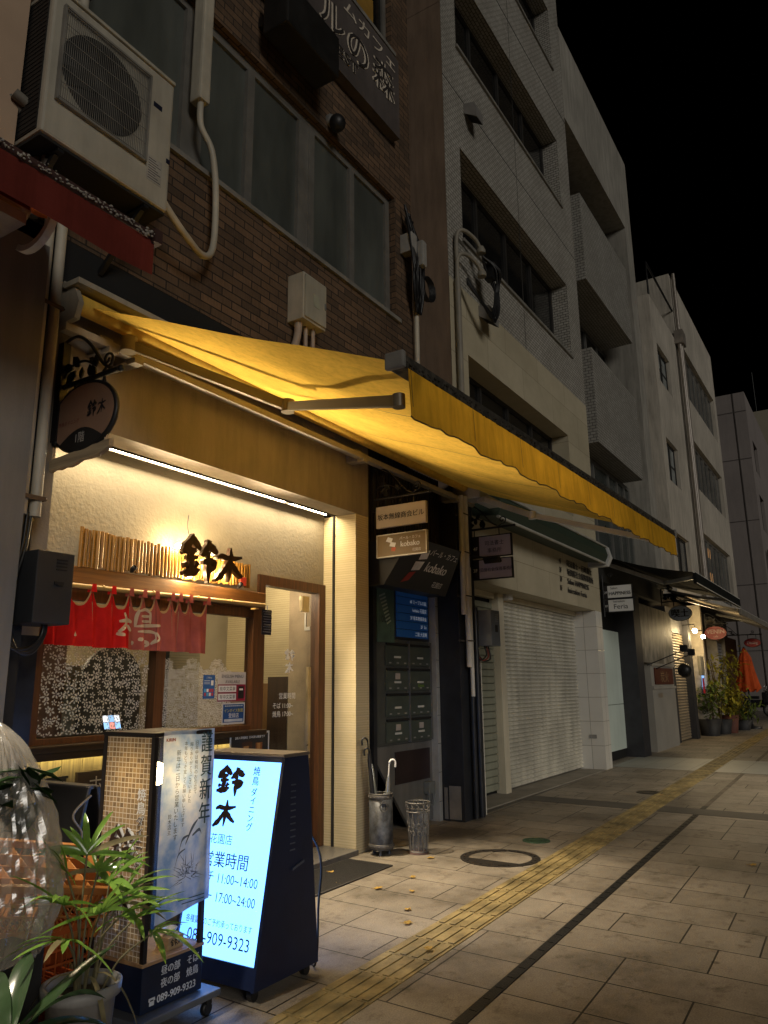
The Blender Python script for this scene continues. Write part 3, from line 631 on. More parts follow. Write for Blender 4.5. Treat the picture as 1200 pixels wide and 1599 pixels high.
g = MB(); g.box(4.30, 4.42, 4.9, 5.0, .04, 2.69); g.m = 1; g.box(4.44, 4.84, 4.98, 5.02, .04, 2.69); g.box(2.64, 3.0, 5.8, 5.84, .9, 2.69); g.build('room_post', [mat('room_post_grey', (.06, .065, .065), .5), striated], SF)
lt = bpy.data.lights.new('room_lamp_light', 'POINT'); lt.energy = 50; lt.color = (1, .74, .45); lt.shadow_soft_size = .12
t = thing('pendant_lamp', 'warm pendant lamp hanging inside behind the restaurant window', 'lamp', (3.9, 5.9, 2.2))
g = MB(); g.lathe((3.9, 5.9, 2.24), [(.14, 0), (.11, .08), (.03, .13), (0, .13)], 16, cap=False); g.build('lamp_shade', M_black, t); g = MB(); g.tube([(3.9, 5.9, 2.37), (3.9, 5.9, 2.7)], .006); g.build('cord', M_cable, t)
lo = bpy.data.objects.new('lamp_light', lt); COL.objects.link(lo); lo.parent = t; lo.location = (0, 0, -.10)
l2 = bpy.data.lights.new('room_lamp_light', 'POINT'); l2.energy = 16; l2.color = (1, .76, .5); l2.shadow_soft_size = .12
l2o = bpy.data.objects.new('lamp_light', l2); COL.objects.link(l2o); l2o.parent = t; l2o.location = (1.45, -1.15, .15)
t = thing('tablet', 'bright tablet screen standing on the counter behind the flowered window', 'tablet', (3.95, 5.0, 1.06))
g = MB(); g.obox(V((3.95, 4.985, 1.175)), X * .085, V((0, .02, .055)), V((0, .004, -.0015))); g.build('body', M_black, t)
g = MB(); c0 = V((3.95, 4.980, 1.174)); ux, uz = X * .078, V((0, .0184, .0506)); nn = V((0, -.0012, .0004))
cols = [(.35, .6, 1.0), (.9, .9, 1.0), (.9, .3, .25), (.3, .5, .8)]
for i in range(3):
    for j in range(2):
        g.m = (i * 2 + j) % 4; a = c0 + ux * (-1 + i * .667 + .03) + uz * (-1 + j) + nn; b_ = ux * .62; c_ = uz * .95; g.quad(a, a + b_, a + b_ + c_, a + c_)
g.build('screen', [emat('screen_%d' % i, c, 1.6) for i, c in enumerate(cols)], t)

# ------------------------------------------------------------------ curtain, bamboo sign, notices
t = thing('shop_curtain', 'red split shop curtain hung on a bamboo rod over the restaurant window', 'curtain', (3.5, 4.22, 1.68))
bam = wood('pale_bamboo', '#9a7a45', '#c9ab6e', .4, 'X')
g = MB(); g.tube([(2.75, 4.215, 2.062), (3.5, 4.215, 2.072), (4.80, 4.215, 2.088)], .017, 10)
for x in (3.2, 3.62, 4.05, 4.4): g.tube([(x - .006, 4.215, 2.068 + (x - 2.9) * .012), (x + .006, 4.215, 2.068 + (x - 2.9) * .012)], .0195, 10)
for x in (2.95, 4.72): g.box(x - .012, x + .012, 4.215, PW - .076, 2.05, 2.062)
g.build('rod', bam, t)
redc = cloth('curtain_red', (.78, .030, .030, 1), .42, .12, 9)
red_lit = cloth('sign_lit_red', (.44, .12, .10, 1), .22, .14, 9)  # paler copy of the red, painting in the sign's warm light
linen = cloth('curtain_lining', (.62, .42, .22, 1), .3, .1, 20)
whitep = cloth('curtain_print', (.70, .58, .42, 1), .3, .1, 20)
def noren_y(x, z):
    h = max(0, (2.04 - z) / .36)
    return 4.212 + .024 * h * math.sin(x * 46) + .013 * h * math.sin(x * 83 + 2) - .02 * h
g = MB(); gl = MB(); edges = [2.80, 2.93, 3.12, 3.275, 3.42, 3.535, 3.645, 3.79, 3.865, 3.965, 4.145]
for pi in range(len(edges) - 1):
    a, b_ = edges[pi] + .003, edges[pi + 1] - .003; n, m_ = 10, 10; wd = b_ - a
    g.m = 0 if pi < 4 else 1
    vs = []; bot = 1.688 - .012 * (pi / 9) + rnd.uniform(-.006, .006)
    for i in range(n + 1):
        u_ = i / n; x = a + wd * u_; sc = .105 * (1 - abs(2 * u_ - 1) ** 2.6) * (1 if wd > .1 else .9)
        top = 2.045 - sc
        for j in range(m_ + 1):
            z = top + (bot - top) * j / m_; vs.append((x + (0.012 * (u_ - .5)) * j / m_, noren_y(x, z), z))
    g.add(vs, [(i * (m_ + 1) + j, (i + 1) * (m_ + 1) + j, (i + 1) * (m_ + 1) + j + 1, i * (m_ + 1) + j + 1) for i in range(n) for j in range(m_)], True)
    # pale turned hem along the scooped top
    hv = []
    for i in range(n + 1):
        u_ = i / n; x = a + wd * u_; sc = .105 * (1 - abs(2 * u_ - 1) ** 2.6); top = 2.045 - sc
        hv += [(x, noren_y(x, top) + .012, top + .004 + .016 * (1 - abs(2 * u_ - 1))), (x, noren_y(x, top) - .001, top)]
    gl.add(hv, [(2 * i, 2 * i + 2, 2 * i + 3, 2 * i + 1) for i in range(n)], True)
for e_ in edges:
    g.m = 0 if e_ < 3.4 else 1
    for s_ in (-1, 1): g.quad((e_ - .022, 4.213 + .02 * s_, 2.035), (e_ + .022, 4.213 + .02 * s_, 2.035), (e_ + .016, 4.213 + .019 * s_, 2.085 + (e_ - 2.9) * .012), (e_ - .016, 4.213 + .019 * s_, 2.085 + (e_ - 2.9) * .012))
g.build('panels', [redc, red_lit], t); gl.build('hem', linen, t)
# the white bird character printed on the middle panels (follows the folds)
g = MB(); q = random.Random(5)
def noren_stroke(p, wd):
    sm = bezier([(a, b, 0) for a, b in p], 6); L, R_ = [], []
    for i, c in enumerate(sm):
        d = sm[min(i + 1, len(sm) - 1)] - sm[max(0, i - 1)]; nn = V((-d.y, d.x)).normalized() if d.length else V((0, 1)); h = wd * (.4 + .6 * math.sin(math.pi * (i + .6) / len(sm)))
        for lst, s_ in ((L, 1), (R_, -1)):
            x, z = c.x + nn.x * h * s_, c.y + nn.y * h * s_; lst.append((x, noren_y(x, z) - .005, z))
    k = len(L); g.add(L + R_, [(i, i + k, i + k + 1, i + 1) for i in range(k - 1)], False)
for p, wd in [([(3.500, 1.95), (3.480, 1.90), (3.475, 1.83)], .012), ([(3.500, 1.94), (3.560, 1.955), (3.600, 1.93)], .011), ([(3.510, 1.905), (3.600, 1.91)], .010), ([(3.510, 1.87), (3.600, 1.875)], .010), ([(3.600, 1.94), (3.600, 1.86)], .011),
              ([(3.480, 1.835), (3.580, 1.845), (3.700, 1.85)], .012), ([(3.490, 1.80), (3.600, 1.805), (3.640, 1.795)], .011), ([(3.640, 1.80), (3.650, 1.755), (3.610, 1.72)], .013),
              ([(3.465, 1.735), (3.455, 1.71)], .014), ([(3.505, 1.76), (3.500, 1.735)], .012), ([(3.540, 1.765), (3.545, 1.74)], .012), ([(3.520, 1.715), (3.560, 1.735), (3.590, 1.72), (3.560, 1.70)], .012),
              ([(3.340, 1.86), (3.400, 1.87), (3.440, 1.86)], .014), ([(3.370, 1.92), (3.390, 1.86), (3.340, 1.79)], .014), ([(3.400, 1.84), (3.435, 1.80)], .012), ([(3.330, 1.78), (3.370, 1.77)], .012), ([(2.98, 1.745), (3.000, 1.77), (3.020, 1.74)], .008), ([(3.010, 1.78), (3.030, 1.75)], .007)]: noren_stroke(p, wd)
g.build('print', whitep, t)

t = thing('hanging_banner', 'small navy striped cloth banner hanging at the curtain rod end', 'banner', (4.84, 4.2, 1.86))
g = MB(); g.m = 0
for i in range(8): z = 2.055 - i * .026; g.box(4.785, 4.905, 4.222 + .002 * (i % 2), 4.228 + .002 * (i % 2), z - .025, z)
g.m = 1
for i in range(9): z = 2.04 - i * .021; g.box(4.795 + .012 * (i % 2), 4.895, 4.2175, 4.2205, z - .003, z)
g.tube([(4.845, 4.222, 2.09), (4.845, 4.222, 2.05)], .004)
g.build('cloth', [mat('banner_navy', (.012, .015, .032), .8, 0, .2, 30, .3), mat('banner_line', (.22, .25, .34), .8)], t)

t = thing('bamboo_sign', 'bamboo cane signboard with dark carved characters glowing on the plaster wall', 'sign', (3.9, 4.3, 2.2))
cane = wood('bamboo_cane', '#6b4a1c', '#b98a3e', .4, 'Z', .6)
g = MB(); q = random.Random(8); x = 3.065; i = 0
while x < 4.70:
    r_ = q.uniform(.0125, .0155); zt = 2.462 - (x - 3.06) * .028 + q.uniform(-.012, .008); zb = 2.205 + (x - 3.06) * .018 + q.uniform(-.010, .008); yy = 4.288 + q.uniform(-.003, .003)
    g.tube([(x + q.uniform(-.002, .002), yy, zb), (x + q.uniform(-.002, .002), yy, zt)], r_, 8)
    nzp = q.uniform(zb + .03, zt - .03); g.tube([(x, yy, nzp - .004), (x, yy, nzp), (x, yy, nzp + .004)], [r_, r_ + .0025, r_], 8, False)
    x += r_ * 2 + q.uniform(.001, .006); i += 1
g.build('canes', cane, t)
g = MB(); g.box(3.10, 4.68, 4.302, 4.312, 2.27, 2.285); g.box(3.10, 4.68, 4.302, 4.312, 2.385, 2.40)
for xx in (3.2, 3.9, 4.6): g.box(xx, xx + .02, 4.312, PW - .001, 2.27, 2.40)
g.build('batten', brownx, t, each=True)
carved = wood('carved_dark_wood', '#1d1009', '#3d2413', .45, 'Z')
g = MB(); brush(g, RIN, (3.80, 4.165, 2.195), X, Z, .345, .345, .035, 0, 1.42, 3); g.build('carved_character', carved, t)
g = MB(); brush(g, KI, (4.13, 4.165, 2.205), X, Z, .30, .28, .035, 0, 1.35, 4); g.build('carved_character', carved, t)
g = MB(); g.box(4.555, 4.625, 4.262, 4.272, 2.235, 2.305, .004); g.build('red_seal', mat('seal_red', (.55, .05, .03), .6), t)
bulb = emat('sign_bulb', (1.0, .72, .36), 560)
for (x, z) in ((3.845, 2.45), (4.03, 2.455), (3.97, 2.245), (4.165, 2.36), (4.36, 2.31)):
    g = MB(); g.sphere((x, 4.232, z), .019, 10); b_ = g.build('bulb', bulb, t)
for x in (3.45, 4.52):  # two added uplights, carrying the sign bulbs' glow to the awning
    ax_ = V((.10, -.74, .66)).normalized(); g = MB(); g.lathe(V((x, 4.245, 2.222)), [(.016, 0), (.018, .004), (.018, .035), (.015, .036)], 12, ax_, cap=False); g.box(x - .008, x + .008, 4.24, 4.256, 2.2055, 2.226); g.build('added_uplight', M_black, t)
    l = bpy.data.lights.new('added_uplight_light', 'SPOT'); l.energy = 175; l.color = (1, .80, .52); l.shadow_soft_size = .02; l.spot_size = R(92); l.spot_blend = .7
    lo = bpy.data.objects.new('added_uplight_light', l); COL.objects.link(lo); lo.parent = t; lo.location = V((x, 4.245, 2.222)) + ax_ * .04 - OFF[t.name]; lo.rotation_euler = ax_.to_track_quat('-Z', 'Y').to_euler()
g = MB(); g.tube(bezier([(3.93, 4.20, 2.52), (3.99, 4.30, 2.63), (4.05, PW - .003, 2.74)], 5), .003, 5); g.build('wire', M_cable, t)

def notice(name, label, x0, x1, z0, z1, base, fn, mats, y=PW + .008, cat='notice'):
    t = thing(name, label, cat, ((x0 + x1) / 2, y, z0)); g = MB(); g.box(x0, x1, y - .002, y, z0, z1); g.build('sheet', base, t)
    g = MB(); fn(g, y - .0025); g.build('print', mats, t); return t
def nf(g, y):
    g.m = 0; g.text('ご予約は', (4.35, y, 1.492), X, Z, .016); g.text('QR', (4.335, y, 1.468), X, Z, .0) if False else None
    for k in range(3): g.box(4.30, 4.36, y, y + .0004, 1.475 - k * .012, 1.478 - k * .012)
    g.box(4.372, 4.398, y, y + .0004, 1.44, 1.478)
    for i in range(4):
        for j in range(2):
            g.m = (1, 2, 0, 1)[(i + j) % 4]; g.box(4.302 + i * .026, 4.322 + i * .026, y, y + .0004, 1.36 + j * .03, 1.384 + j * .03)
notice('payment_sticker', 'blue payment sticker on the flowered glass beside the crimson menu notice', 4.29, 4.414, 1.34, 1.52, mat('sticker_blue', (.03, .11, .34), .4, 0, .05, 9, 0), nf, [M_wht, mat('sticker_red', (.45, .05, .05), .5), mat('sticker_cyan', (.08, .35, .6), .5)], cat='sticker')
def nf(g, y):
    g.m = 0; g.text('ENGLISH MENU', (4.61, y, 1.498), X, Z, .036, 'C', 1.0); g.text('AVAILABLE', (4.61, y, 1.456), X, Z, .034)
    g.m = 1; g.box(4.447, 4.763, y, y + .0004, 1.315, 1.447)
    g.m = 2; g.box(4.455, 4.655, y - .0006, y - .0002, 1.388, 1.438); g.box(4.455, 4.655, y - .0006, y - .0002, 1.325, 1.375)
    g.m = 0; g.text('有中文菜單', (4.555, y - .001, 1.400), X, Z, .036); g.text('有中文菜單', (4.555, y - .001, 1.337), X, Z, .036)
    g.m = 3; g.box(4.68, 4.745, y - .0006, y - .0002, 1.335, 1.432); g.m = 2; g.box(4.692, 4.733, y - .0012, y - .0008, 1.40, 1.414)
notice('menu_notice', 'white and crimson notice reading ENGLISH MENU AVAILABLE on the window', 4.445, 4.765, 1.313, 1.545, mat('notice_white', (.55, .52, .50), .5, 0, .05, 9, 0), nf, [M_ink, mat('notice_crimson', (.24, .012, .04), .5), M_wht, M_ink])
def nf(g, y):
    g.m = 0; g.box(4.515, 4.752, y, y + .0004, 1.152, 1.292)
    g.m = 1; g.text('インボイス制度', (4.633, y - .001, 1.232), X, Z, .031); g.m = 2; g.text('登録店', (4.633, y - .001, 1.190), X, Z, .040)
    g.m = 3; g.box(4.53, 4.74, y - .0006, y - .0002, 1.158, 1.178)
    for k in range(9): g.box(4.535 + k * .023, 4.552 + k * .023, y - .0006, y - .0002, 1.275, 1.283)
notice('invoice_sticker', 'blue sticker with yellow lettering below the menu notice', 4.503, 4.764, 1.137, 1.303, mat('notice_pale', (.55, .55, .55), .5, 0, .05, 9, 0), nf, [mat('invoice_blue', (.015, .07, .24), .4), mat('invoice_yellow', (.7, .6, .08), .5), M_wht, mat('invoice_strip', (.5, .55, .6), .5)], cat='sticker')
def nf(g, y):
    g.m = 0; g.box(4.50, 4.93, y, y + .0004, .79, 1.06); g.m = 1; g.text('【新入荷焼酎】日本酒も豊富です', (4.715, y - .001, 1.028), X, Z, .022, 'C', 1.1)
    g.m = 2; g.box(4.53, 4.62, y - .0006, y - .0002, .80, .95); g.m = 3; g.box(4.62, 4.74, y - .0006, y - .0002, .80, 1.0); g.m = 2; g.box(4.78, 4.86, y - .0008, y - .0004, .8, .99); g.m = 4; g.box(4.64, 4.70, y - .0012, y - .0008, .85, .97); g.box(4.80, 4.835, y - .0014, y - .001, .84, .985)
notice('drink_poster', 'framed drink poster with a photo of bottles under the window behind the glowing signboard', 4.485, 4.945, .775, 1.075, mat('poster_frame', (.45, .46, .46), .4, 0, .05, 9, 0), nf, [mat('poster_black', (.02, .02, .022), .4), M_wht, mat('poster_brown', (.16, .06, .02), .5), mat('poster_dark', (.05, .022, .015), .5), mat('poster_amber', (.32, .17, .06), .5)], y=4.255, cat='poster')
t = thing('menu_board', 'dark board with white characters leaning under the flowered window', 'menu board', (3.33, 4.28, .05))
g = MB(); g.obox(V((3.33, 4.30, .48)), X * .15, Y * .012, V((0, .012, .43))); g.build('board', mat('board_maroon', (.022, .013, .012), .5), t)
g = MB(); g.vtext('ホルモン鉄板', (3.31, 4.287, .785), X, V((0, .03, 1)), .118, .004, .98); g.build('lettering', mat('chalk_grey', (.40, .38, .36), .7), t)
t = thing('menu_board', 'plain dark board leaning on the weathered boards behind the folding sign', 'menu board', (3.0, 4.28, .05))
g = MB(); g.obox(V((2.99, 4.30, .47)), X * .115, Y * .012, V((0, .012, .42)), .004); g.build('board', mat('board_black', (.016, .014, .014), .5), t)
g = MB(); g.box(2.875, 3.105, 4.284, 4.296, .885, .9); g.build('top_edge', M_ink, t)
t = thing('folding_sign', 'black folding A-board standing behind the orange crate', 'A-board', (2.68, 3.62, 0))
g = MB()
for s_ in (-1, 1): g.obox(V((2.62 + s_ * .12, 3.66, .48)), V((.012, 0, .001)), Y * .26, V((-s_ * .095, 0, .46)), .008)
g.build('panel', mat('aboard_black', (.018, .018, .020), .45, 0, .2, 9, .15), t)
g = MB(); g.box(2.585, 2.655, 3.42, 3.92, .925, .945, .006); g.build('top_rail', mat('aboard_rail', (.10, .10, .105), .4, .4), t)
g = MB(); g.tube(bezier([(2.60, 3.395, .9), (2.50, 3.39, .82), (2.56, 3.39, .72), (2.50, 3.39, .62)], 6), .006, 6); g.build('strap', mat('strap_grey', (.16, .14, .12), .7), t)
t = thing('bench', 'low blue grey bench under the dark menu boards', 'bench', (3.2, 4.0, 0))
g = MB(); g.box(2.75, 4.2, 3.85, 4.15, .50, .55, .01); g.build('seat', mat('bench_bluegrey', (.09, .11, .14), .5), t)
for xx in (2.8, 4.1):
    g = MB(); g.box(xx, xx + .04, 3.88, 4.12, 0, .50); g.build('leg', mat('bench_bluegrey', (.09, .11, .14)), t)

# ------------------------------------------------------------------ hanging oval sign on a wrought-iron bracket
def scroll_bracket(g, x, yw, z, L, leaves=6, seed=1, r=.010):
    """wall bracket in the plane X = x, reaching from the wall (yw) towards the street"""
    q = random.Random(seed); D = V((0, -1, 0))
    P = lambda d, h: V((x, yw - d, z + h))
    g.tube([P(0, 0), P(L, .0)], r * 1.5, 8)
    g.sphere(P(L, 0), r * 2.0, 8)
    g.tube(bezier([P(0, .30), P(.12, .31), P(.25, .22), P(.38, .07), P(.46, .02)], 6), r, 6)
    g.tube(spiral(P(L * .78, .085), D, Z, .05, 1.3, 22, -1.57), r * .8, 6); g.tube([P(L * .70, .01), P(L * .77, .04)], r * .8, 6)
    g.tube(bezier([P(0, .04), P(.08, .12), P(.20, .13), P(.30, .08)], 5), r * .7, 6)
    for i in range(leaves):
        d = .03 + .30 * q.random(); h = .03 + (.24 - .5 * d) * q.random(); a = q.uniform(0, 3.1); c, s_ = math.cos(a), math.sin(a); m_ = q.uniform(.035, .055)
        pts = [P(d + m_ * (u_ * c - v_ * s_), h + m_ * (u_ * s_ + v_ * c)) for u_, v_ in ((-1, 0), (-.4, .5), (.3, .55), (1, 0), (.3, -.55), (-.4, -.5))]
        g.add([p + V((.004, 0, 0)) for p in pts] + [p - V((.004, 0, 0)) for p in pts], [(0, 1, 2, 3, 4, 5), (11, 10, 9, 8, 7, 6)] + [(k, 6 + k, 6 + (k + 1) % 6, (k + 1) % 6) for k in range(6)], False)
t = thing('oval_sign', 'brown oval sign hanging from an ornate black bracket beside the lit wall', 'sign', (2.60, F, 2.8))
g = MB(); g.box(2.575, 2.625, 3.93, F - .002, 2.86, 3.50); scroll_bracket(g, 2.60, 3.95, 3.21, .54, 9, 4, .011); g.sphere((2.6, 3.955, 2.86), .03, 8)
g.build('bracket', M_black, t)
g = MB(); cy, cz, ra, rb = 3.705, 2.975, .285, .205; OR, OU = V((0, -1, 0)), V((0, 0, 1))
el = [(ra * math.cos(2 * math.pi * k / 48), rb * math.sin(2 * math.pi * k / 48)) for k in range(48)]
g.prism(el, .03, (2.585, cy, cz), OR, OU); g.build('board', mat('oval_brown', (.30, .18, .12), .6, 0, .1, 3, .1), t)
g = MB(); g.tube([V((2.60, cy - a * 1.0, cz + b_ * 1.0)) for a, b_ in el], .017, 8, closed=True); g.build('rim', M_black, t)
g = MB(); g.m = 0
low = [(a * .985, b_ * .985) for a, b_ in el if b_ < -.095]; low.sort(); top = [(-.19 + .38 * k / 10, -.145 + .075 * math.sin(math.pi * k / 10)) for k in range(11)]
low = [(ra * .98 * math.cos(math.radians(a)), rb * .98 * math.sin(math.radians(a))) for a in range(222, 319, 6)]
g.prism(low + [(x, z) for x, z in reversed(top)][0:], .0015, (2.5832, cy, cz), OR, OU)
g.m = 1; suzuki(g, (2.584, cy - .045, cz - .02), OR, OU, .105, False, 1.1, .001, .0005, .80); g.m = 2; g.text('1階', (2.5815, cy, cz - .155), OR, OU, .070, 'C', .9); g.m = 3; g.text('焼鳥ダイニング', (2.584, cy + .12, cz - .03), OR, OU, .028, 'C', 1.0)
g.build('lettering', [mat('oval_black', (.02, .018, .017), .6), M_ink, mat('oval_white', (.5, .48, .45), .6), mat('oval_red', (.20, .03, .02), .6)], t)
g = MB()
for d in (.13, .40): g.tube([(2.60, 3.95 - d, 3.21), (2.60, 3.95 - d, 3.13)], .009, 6); g.tube([V((2.60 + .0, 3.95 - d + .014 * math.cos(k), 3.155 + .028 * math.sin(k))) for k in [j * .52 for j in range(12)]], .005, 5, closed=True)
g.build('chain', M_black, t)
# cloth-wrapped baton hung under the oval
t = thing('hanging_plank', 'ragged pale driftwood plank tied on wires below the oval sign', 'plank', (2.6, 3.7, 2.72))
g = MB(); n = 12; pu, pl = [], []
q = random.Random(2)
for k in range(n + 1):
    u_ = k / n; pu.append((-.30 + .60 * u_, .035 * u_ * 1.4 + q.uniform(-.004, .004))); pl.append((-.30 + .60 * u_, -.055 + .06 * u_ - .02 * math.sin(u_ * 3) + q.uniform(-.014, .006)))
g.prism(pl + pu[::-1], .03, (2.585, 3.745, 2.745), OR, OU); g.build('plank', wood('driftwood', '#8a7a62', '#c0ad8c', .8, 'Y'), t)
g = MB()
for d in (-.24, .24): g.tube([(2.60, 3.745 - d, 2.86 if d < 0 else 2.83), (2.595, 3.745 - d - .01, 2.75), (2.60, 3.745 - d + .02, 2.73)], .003, 5); g.tube([(2.60, 3.745 - d - .02, 2.83), (2.60, 3.745 - d + .03, 2.70)], .003, 5)
g.build('wire', mat('wire_pale', (.5, .4, .28), .5), t)

# pipes and black cabinet at the left end
t = thing('conduit_pair', 'pair of cream conduits clamped together above the black metal box', 'conduit', (2.40, 3.84, 2.3))
g = MB()
for x, zb in ((2.345, 2.36), (2.428, 2.36)):
    g.tube([(x, 3.835, zb), (x, 3.835, 13)], .032, 12)
g.build('pipe', M_cream, t, each=True)
g = MB()
for z in (3.63, 2.46, 5.9): g.tube([V((2.386 + (.080 if a in (0, 3) else -.080), 3.835 + (.040 if a > 1 else -.035), z)) for a in range(4)], .009, 6, closed=True); g.box(2.31, 2.46, 3.790, 3.795, z - .012, z + .012)
g.build('clamp', mat('rusty_clamp', (.10, .065, .04), .7), t)
t = thing('meter_box', 'black metal box with cables looping below it next to the red curtain', 'electric box', (2.49, 3.8, 1.76))
g = MB(); g.box(2.375, 2.60, 3.685, 3.955, 1.765, 2.155, .006); g.build('box', mat('box_black', (.028, .030, .034), .5, 0, .12, 4, .06), t)
g = MB()
for k in range(4): g.box(2.49, 2.555, 3.681, 3.6845, 2.055 + k * .018, 2.062 + k * .018)
g.box(2.485, 2.54, 3.678, 3.6845, 1.975, 1.992); g.box(2.50, 2.535, 3.676, 3.6845, 1.970, 1.975); g.build('vents', M_dark, t)
g = MB()
for off in (0, .028, .05): g.tube(bezier([(2.36 + off, 3.84, 2.38), (2.34 + off * .8, 3.82, 2.16), (2.27 + off, 3.80, 1.95), (2.25 + off, 3.78, 1.76), (2.31 + off, 3.77, 1.64 - off * .4), (2.42 + off * .5, 3.77, 1.635 - off * .4), (2.49 + off * .3, 3.77, 1.70), (2.50 + off * .3, 3.77, 1.77)], 7), .0115, 8)
g.build('cable', M_cable, t)

# ------------------------------------------------------------------ neighbouring building and its red awning
T = thing('neighbour_building', 'plain beige building carrying the red awning, a dark gap beside it', 'building', (1.2, 3.75, 0))
g = MB(); g.box(-6, 2.03, 3.75, 12, 3.95, 14); g.build('upper_wall', mat('neighbour_beige', (.46, .33, .23), .8, 0, .08, 2, .2), T)
g = MB(); g.box(-6, 2.31, 3.75, 12, 0, 3.948); g.build('lower_wall', mat('neighbour_grey', (.21, .20, .185), .8, 0, .1, 2, .2, stain=.3), T)
g = MB(); g.box(2.32, 2.46, 3.90, 12, 0, 3.79); g.build('gap_filler', M_dark, T)
awred = cloth('awning_red', (.16, .034, .026, 1), .25, .15, 4, streak=.3)
awred_lit = cloth('awning_red_lit', (.50, .12, .03, 1), .3, .1, 4)  # brighter orange paints lamp light onto the canopy underside
t = thing('red_awning', 'weathered red awning of the neighbouring building with a crusty white edge', 'awning', (1.0, 3.2, 3.3))
g = MB(); xs = [-3 + .26 * k for k in range(21)]
for a, b_ in zip(xs[:-1], xs[1:]):
    b_ = min(b_, 2.19); g.quad((a, 2.69, 3.36 + .008 * math.sin(a * 9)), (b_, 2.69, 3.36 + .008 * math.sin(b_ * 9)), (b_, 2.69, 3.545), (a, 2.69, 3.545))
g.build('valance', awred, t)
g = MB(); g.quad((-3, 2.70, 3.55), (2.19, 2.70, 3.55), (2.19, 3.70, 4.06), (-3, 3.70, 4.06)); g.build('canopy', awred_lit, t)
g = MB(); g.tube([(-3, 2.695, 3.568), (2.2, 2.695, 3.568)], .022, 8); g.box(2.17, 2.215, 2.66, 2.73, 3.53, 3.60); g.build('front_bar', mat('bar_maroon', (.05, .022, .018), .7), t)
g = MB(); q = random.Random(4)
for k in range(330):
    x = q.uniform(0.6, 2.2); s_ = q.uniform(.002, .006) * (1.3 if x > 2.1 else 1); g.sphere((x, 2.672 + q.uniform(-.006, .006), 3.560 + q.gauss(0, .009)), s_, 5, (1.6, 1, .9))
g.build('crust', mat('white_crust', (.40, .36, .31), .8), t, 'stuff')
g = MB(); g.tube([(-3, 3.52, 3.92), (1.99, 3.52, 3.92)], .075, 14); g.build('roller', awred, t)
g = MB(); A = lambda a, r_: (r_ * math.cos(a), r_ * math.sin(a))
ring = [A(R(d), .20) for d in range(-125, 95, 12)] + [A(R(d), .165) for d in range(91, -128, -12)]
g.prism(ring, .04, (2.03, 3.50, 3.90), V((0, -1, 0)), Z); g.build('end_bracket', M_white, t)
g = MB(); g.box(1.80, 1.96, 3.42, 3.745, 3.78, 3.84); g.box(1.80, 1.95, 3.50, 3.56, 3.84, 3.98); g.tube([(1.8, 3.5, 3.9), (2.0, 3.5, 3.9)], .05, 12); g.build('bracket', mat('bracket_pale', (.36, .30, .25), .6), t)

t = thing('pendant_lamp', 'enamel pendant lamp of the neighbouring shop hanging under the red awning', 'lamp', (1.20, 2.85, 2.2))
g = MB(); g.lathe((1.20, 2.85, 2.20), [(.16, 0), (.13, .07), (.05, .13), (.03, .17)], 20, cap=False); g.build('lamp_shade', M_black, t)
g = MB(); g.tube([(1.20, 2.85, 2.36), (1.20, 2.85, 3.58)], .006, 6); g.build('cord', M_cable, t)
l = bpy.data.lights.new('pendant_lamp_light', 'SPOT'); l.energy = 150; l.color = (1.0, .86, .66); l.shadow_soft_size = .05; l.spot_size = R(104); l.spot_blend = .5
lo = bpy.data.objects.new('pendant_lamp_light', l); COL.objects.link(lo); lo.parent = t; lo.location = (0, 0, .0)

# ------------------------------------------------------------------ the yellow awning
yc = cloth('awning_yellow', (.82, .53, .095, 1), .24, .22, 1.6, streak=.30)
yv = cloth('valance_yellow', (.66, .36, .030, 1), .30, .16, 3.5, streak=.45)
t = thing('yellow_awning', 'large yellow retractable awning stretched over the restaurant front', 'awning', (5.3, 3.8, 3.6))
AX0, AX1, AY0, AY1, AZ0, AZ1 = 2.62, 8.10, 3.76, 1.58, 3.70, 2.80
g = MB(); nx, ny = 60, 22; vs = []
for i in range(nx + 1):
    for j in range(ny + 1):
        u_, v_ = i / nx, j / ny; x = AX0 + (AX1 - AX0) * u_; y = AY0 + (AY1 - AY0) * v_; z = AZ0 + (AZ1 + .13 * u_ - AZ0) * v_
        sag = .075 * math.sin(math.pi * v_) * min(1, .12 + 5 * u_ * (1 - u_)); z -= sag
        z += .018 * math.sin(5.5 * (u_ * 5.4 - v_ * 1.7) + 1.1) * math.sin(math.pi * v_) * math.exp(-u_ * 2.0) * min(1, u_ * 9) * 1.3
        z += .010 * noise.noise(V((x * 1.6, y * 2.4, 0))) * math.sin(math.pi * v_)
        vs.append((x, y, z))
g.add(vs, [(i * (ny + 1) + j, i * (ny + 1) + j + 1, (i + 1) * (ny + 1) + j + 1, (i + 1) * (ny + 1) + j) for i in range(nx) for j in range(ny)], True)
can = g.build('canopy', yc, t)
g = MB(); seam = mat('seam_ochre', (.22, .13, .02), .8)
for x in (3.75, 4.85, 5.95, 7.05):
    pts = []
    u_ = (x - AX0) / (AX1 - AX0); i = int(u_ * nx)
    for j in range(ny + 1):
        p = V(vs[i * (ny + 1) + j]); pts += [p + V((-.006, 0, -.006)), p + V((.006, 0, -.006))]
    g.add(pts, [(2 * j, 2 * j + 1, 2 * j + 3, 2 * j + 2) for j in range(ny)], False)
g.build('seam', seam, can)
g = MB(); nn_ = 130; vs2 = []; rows = 4
for i in range(nn_ + 1):
    x = AX0 + .04 + (AX1 - AX0 - .04) * i / nn_
    bot = 2.555 + .009 * math.cos(x * 2 * math.pi / .62) + .004 * math.sin(x * 37)
    for j in range(rows + 1):
        h = j / rows; vs2.append((x, AY1 - .035 + .010 * h * math.sin(x * 21 + math.sin(x * 5)) - .012 * h, 2.775 + (bot - 2.775) * h))
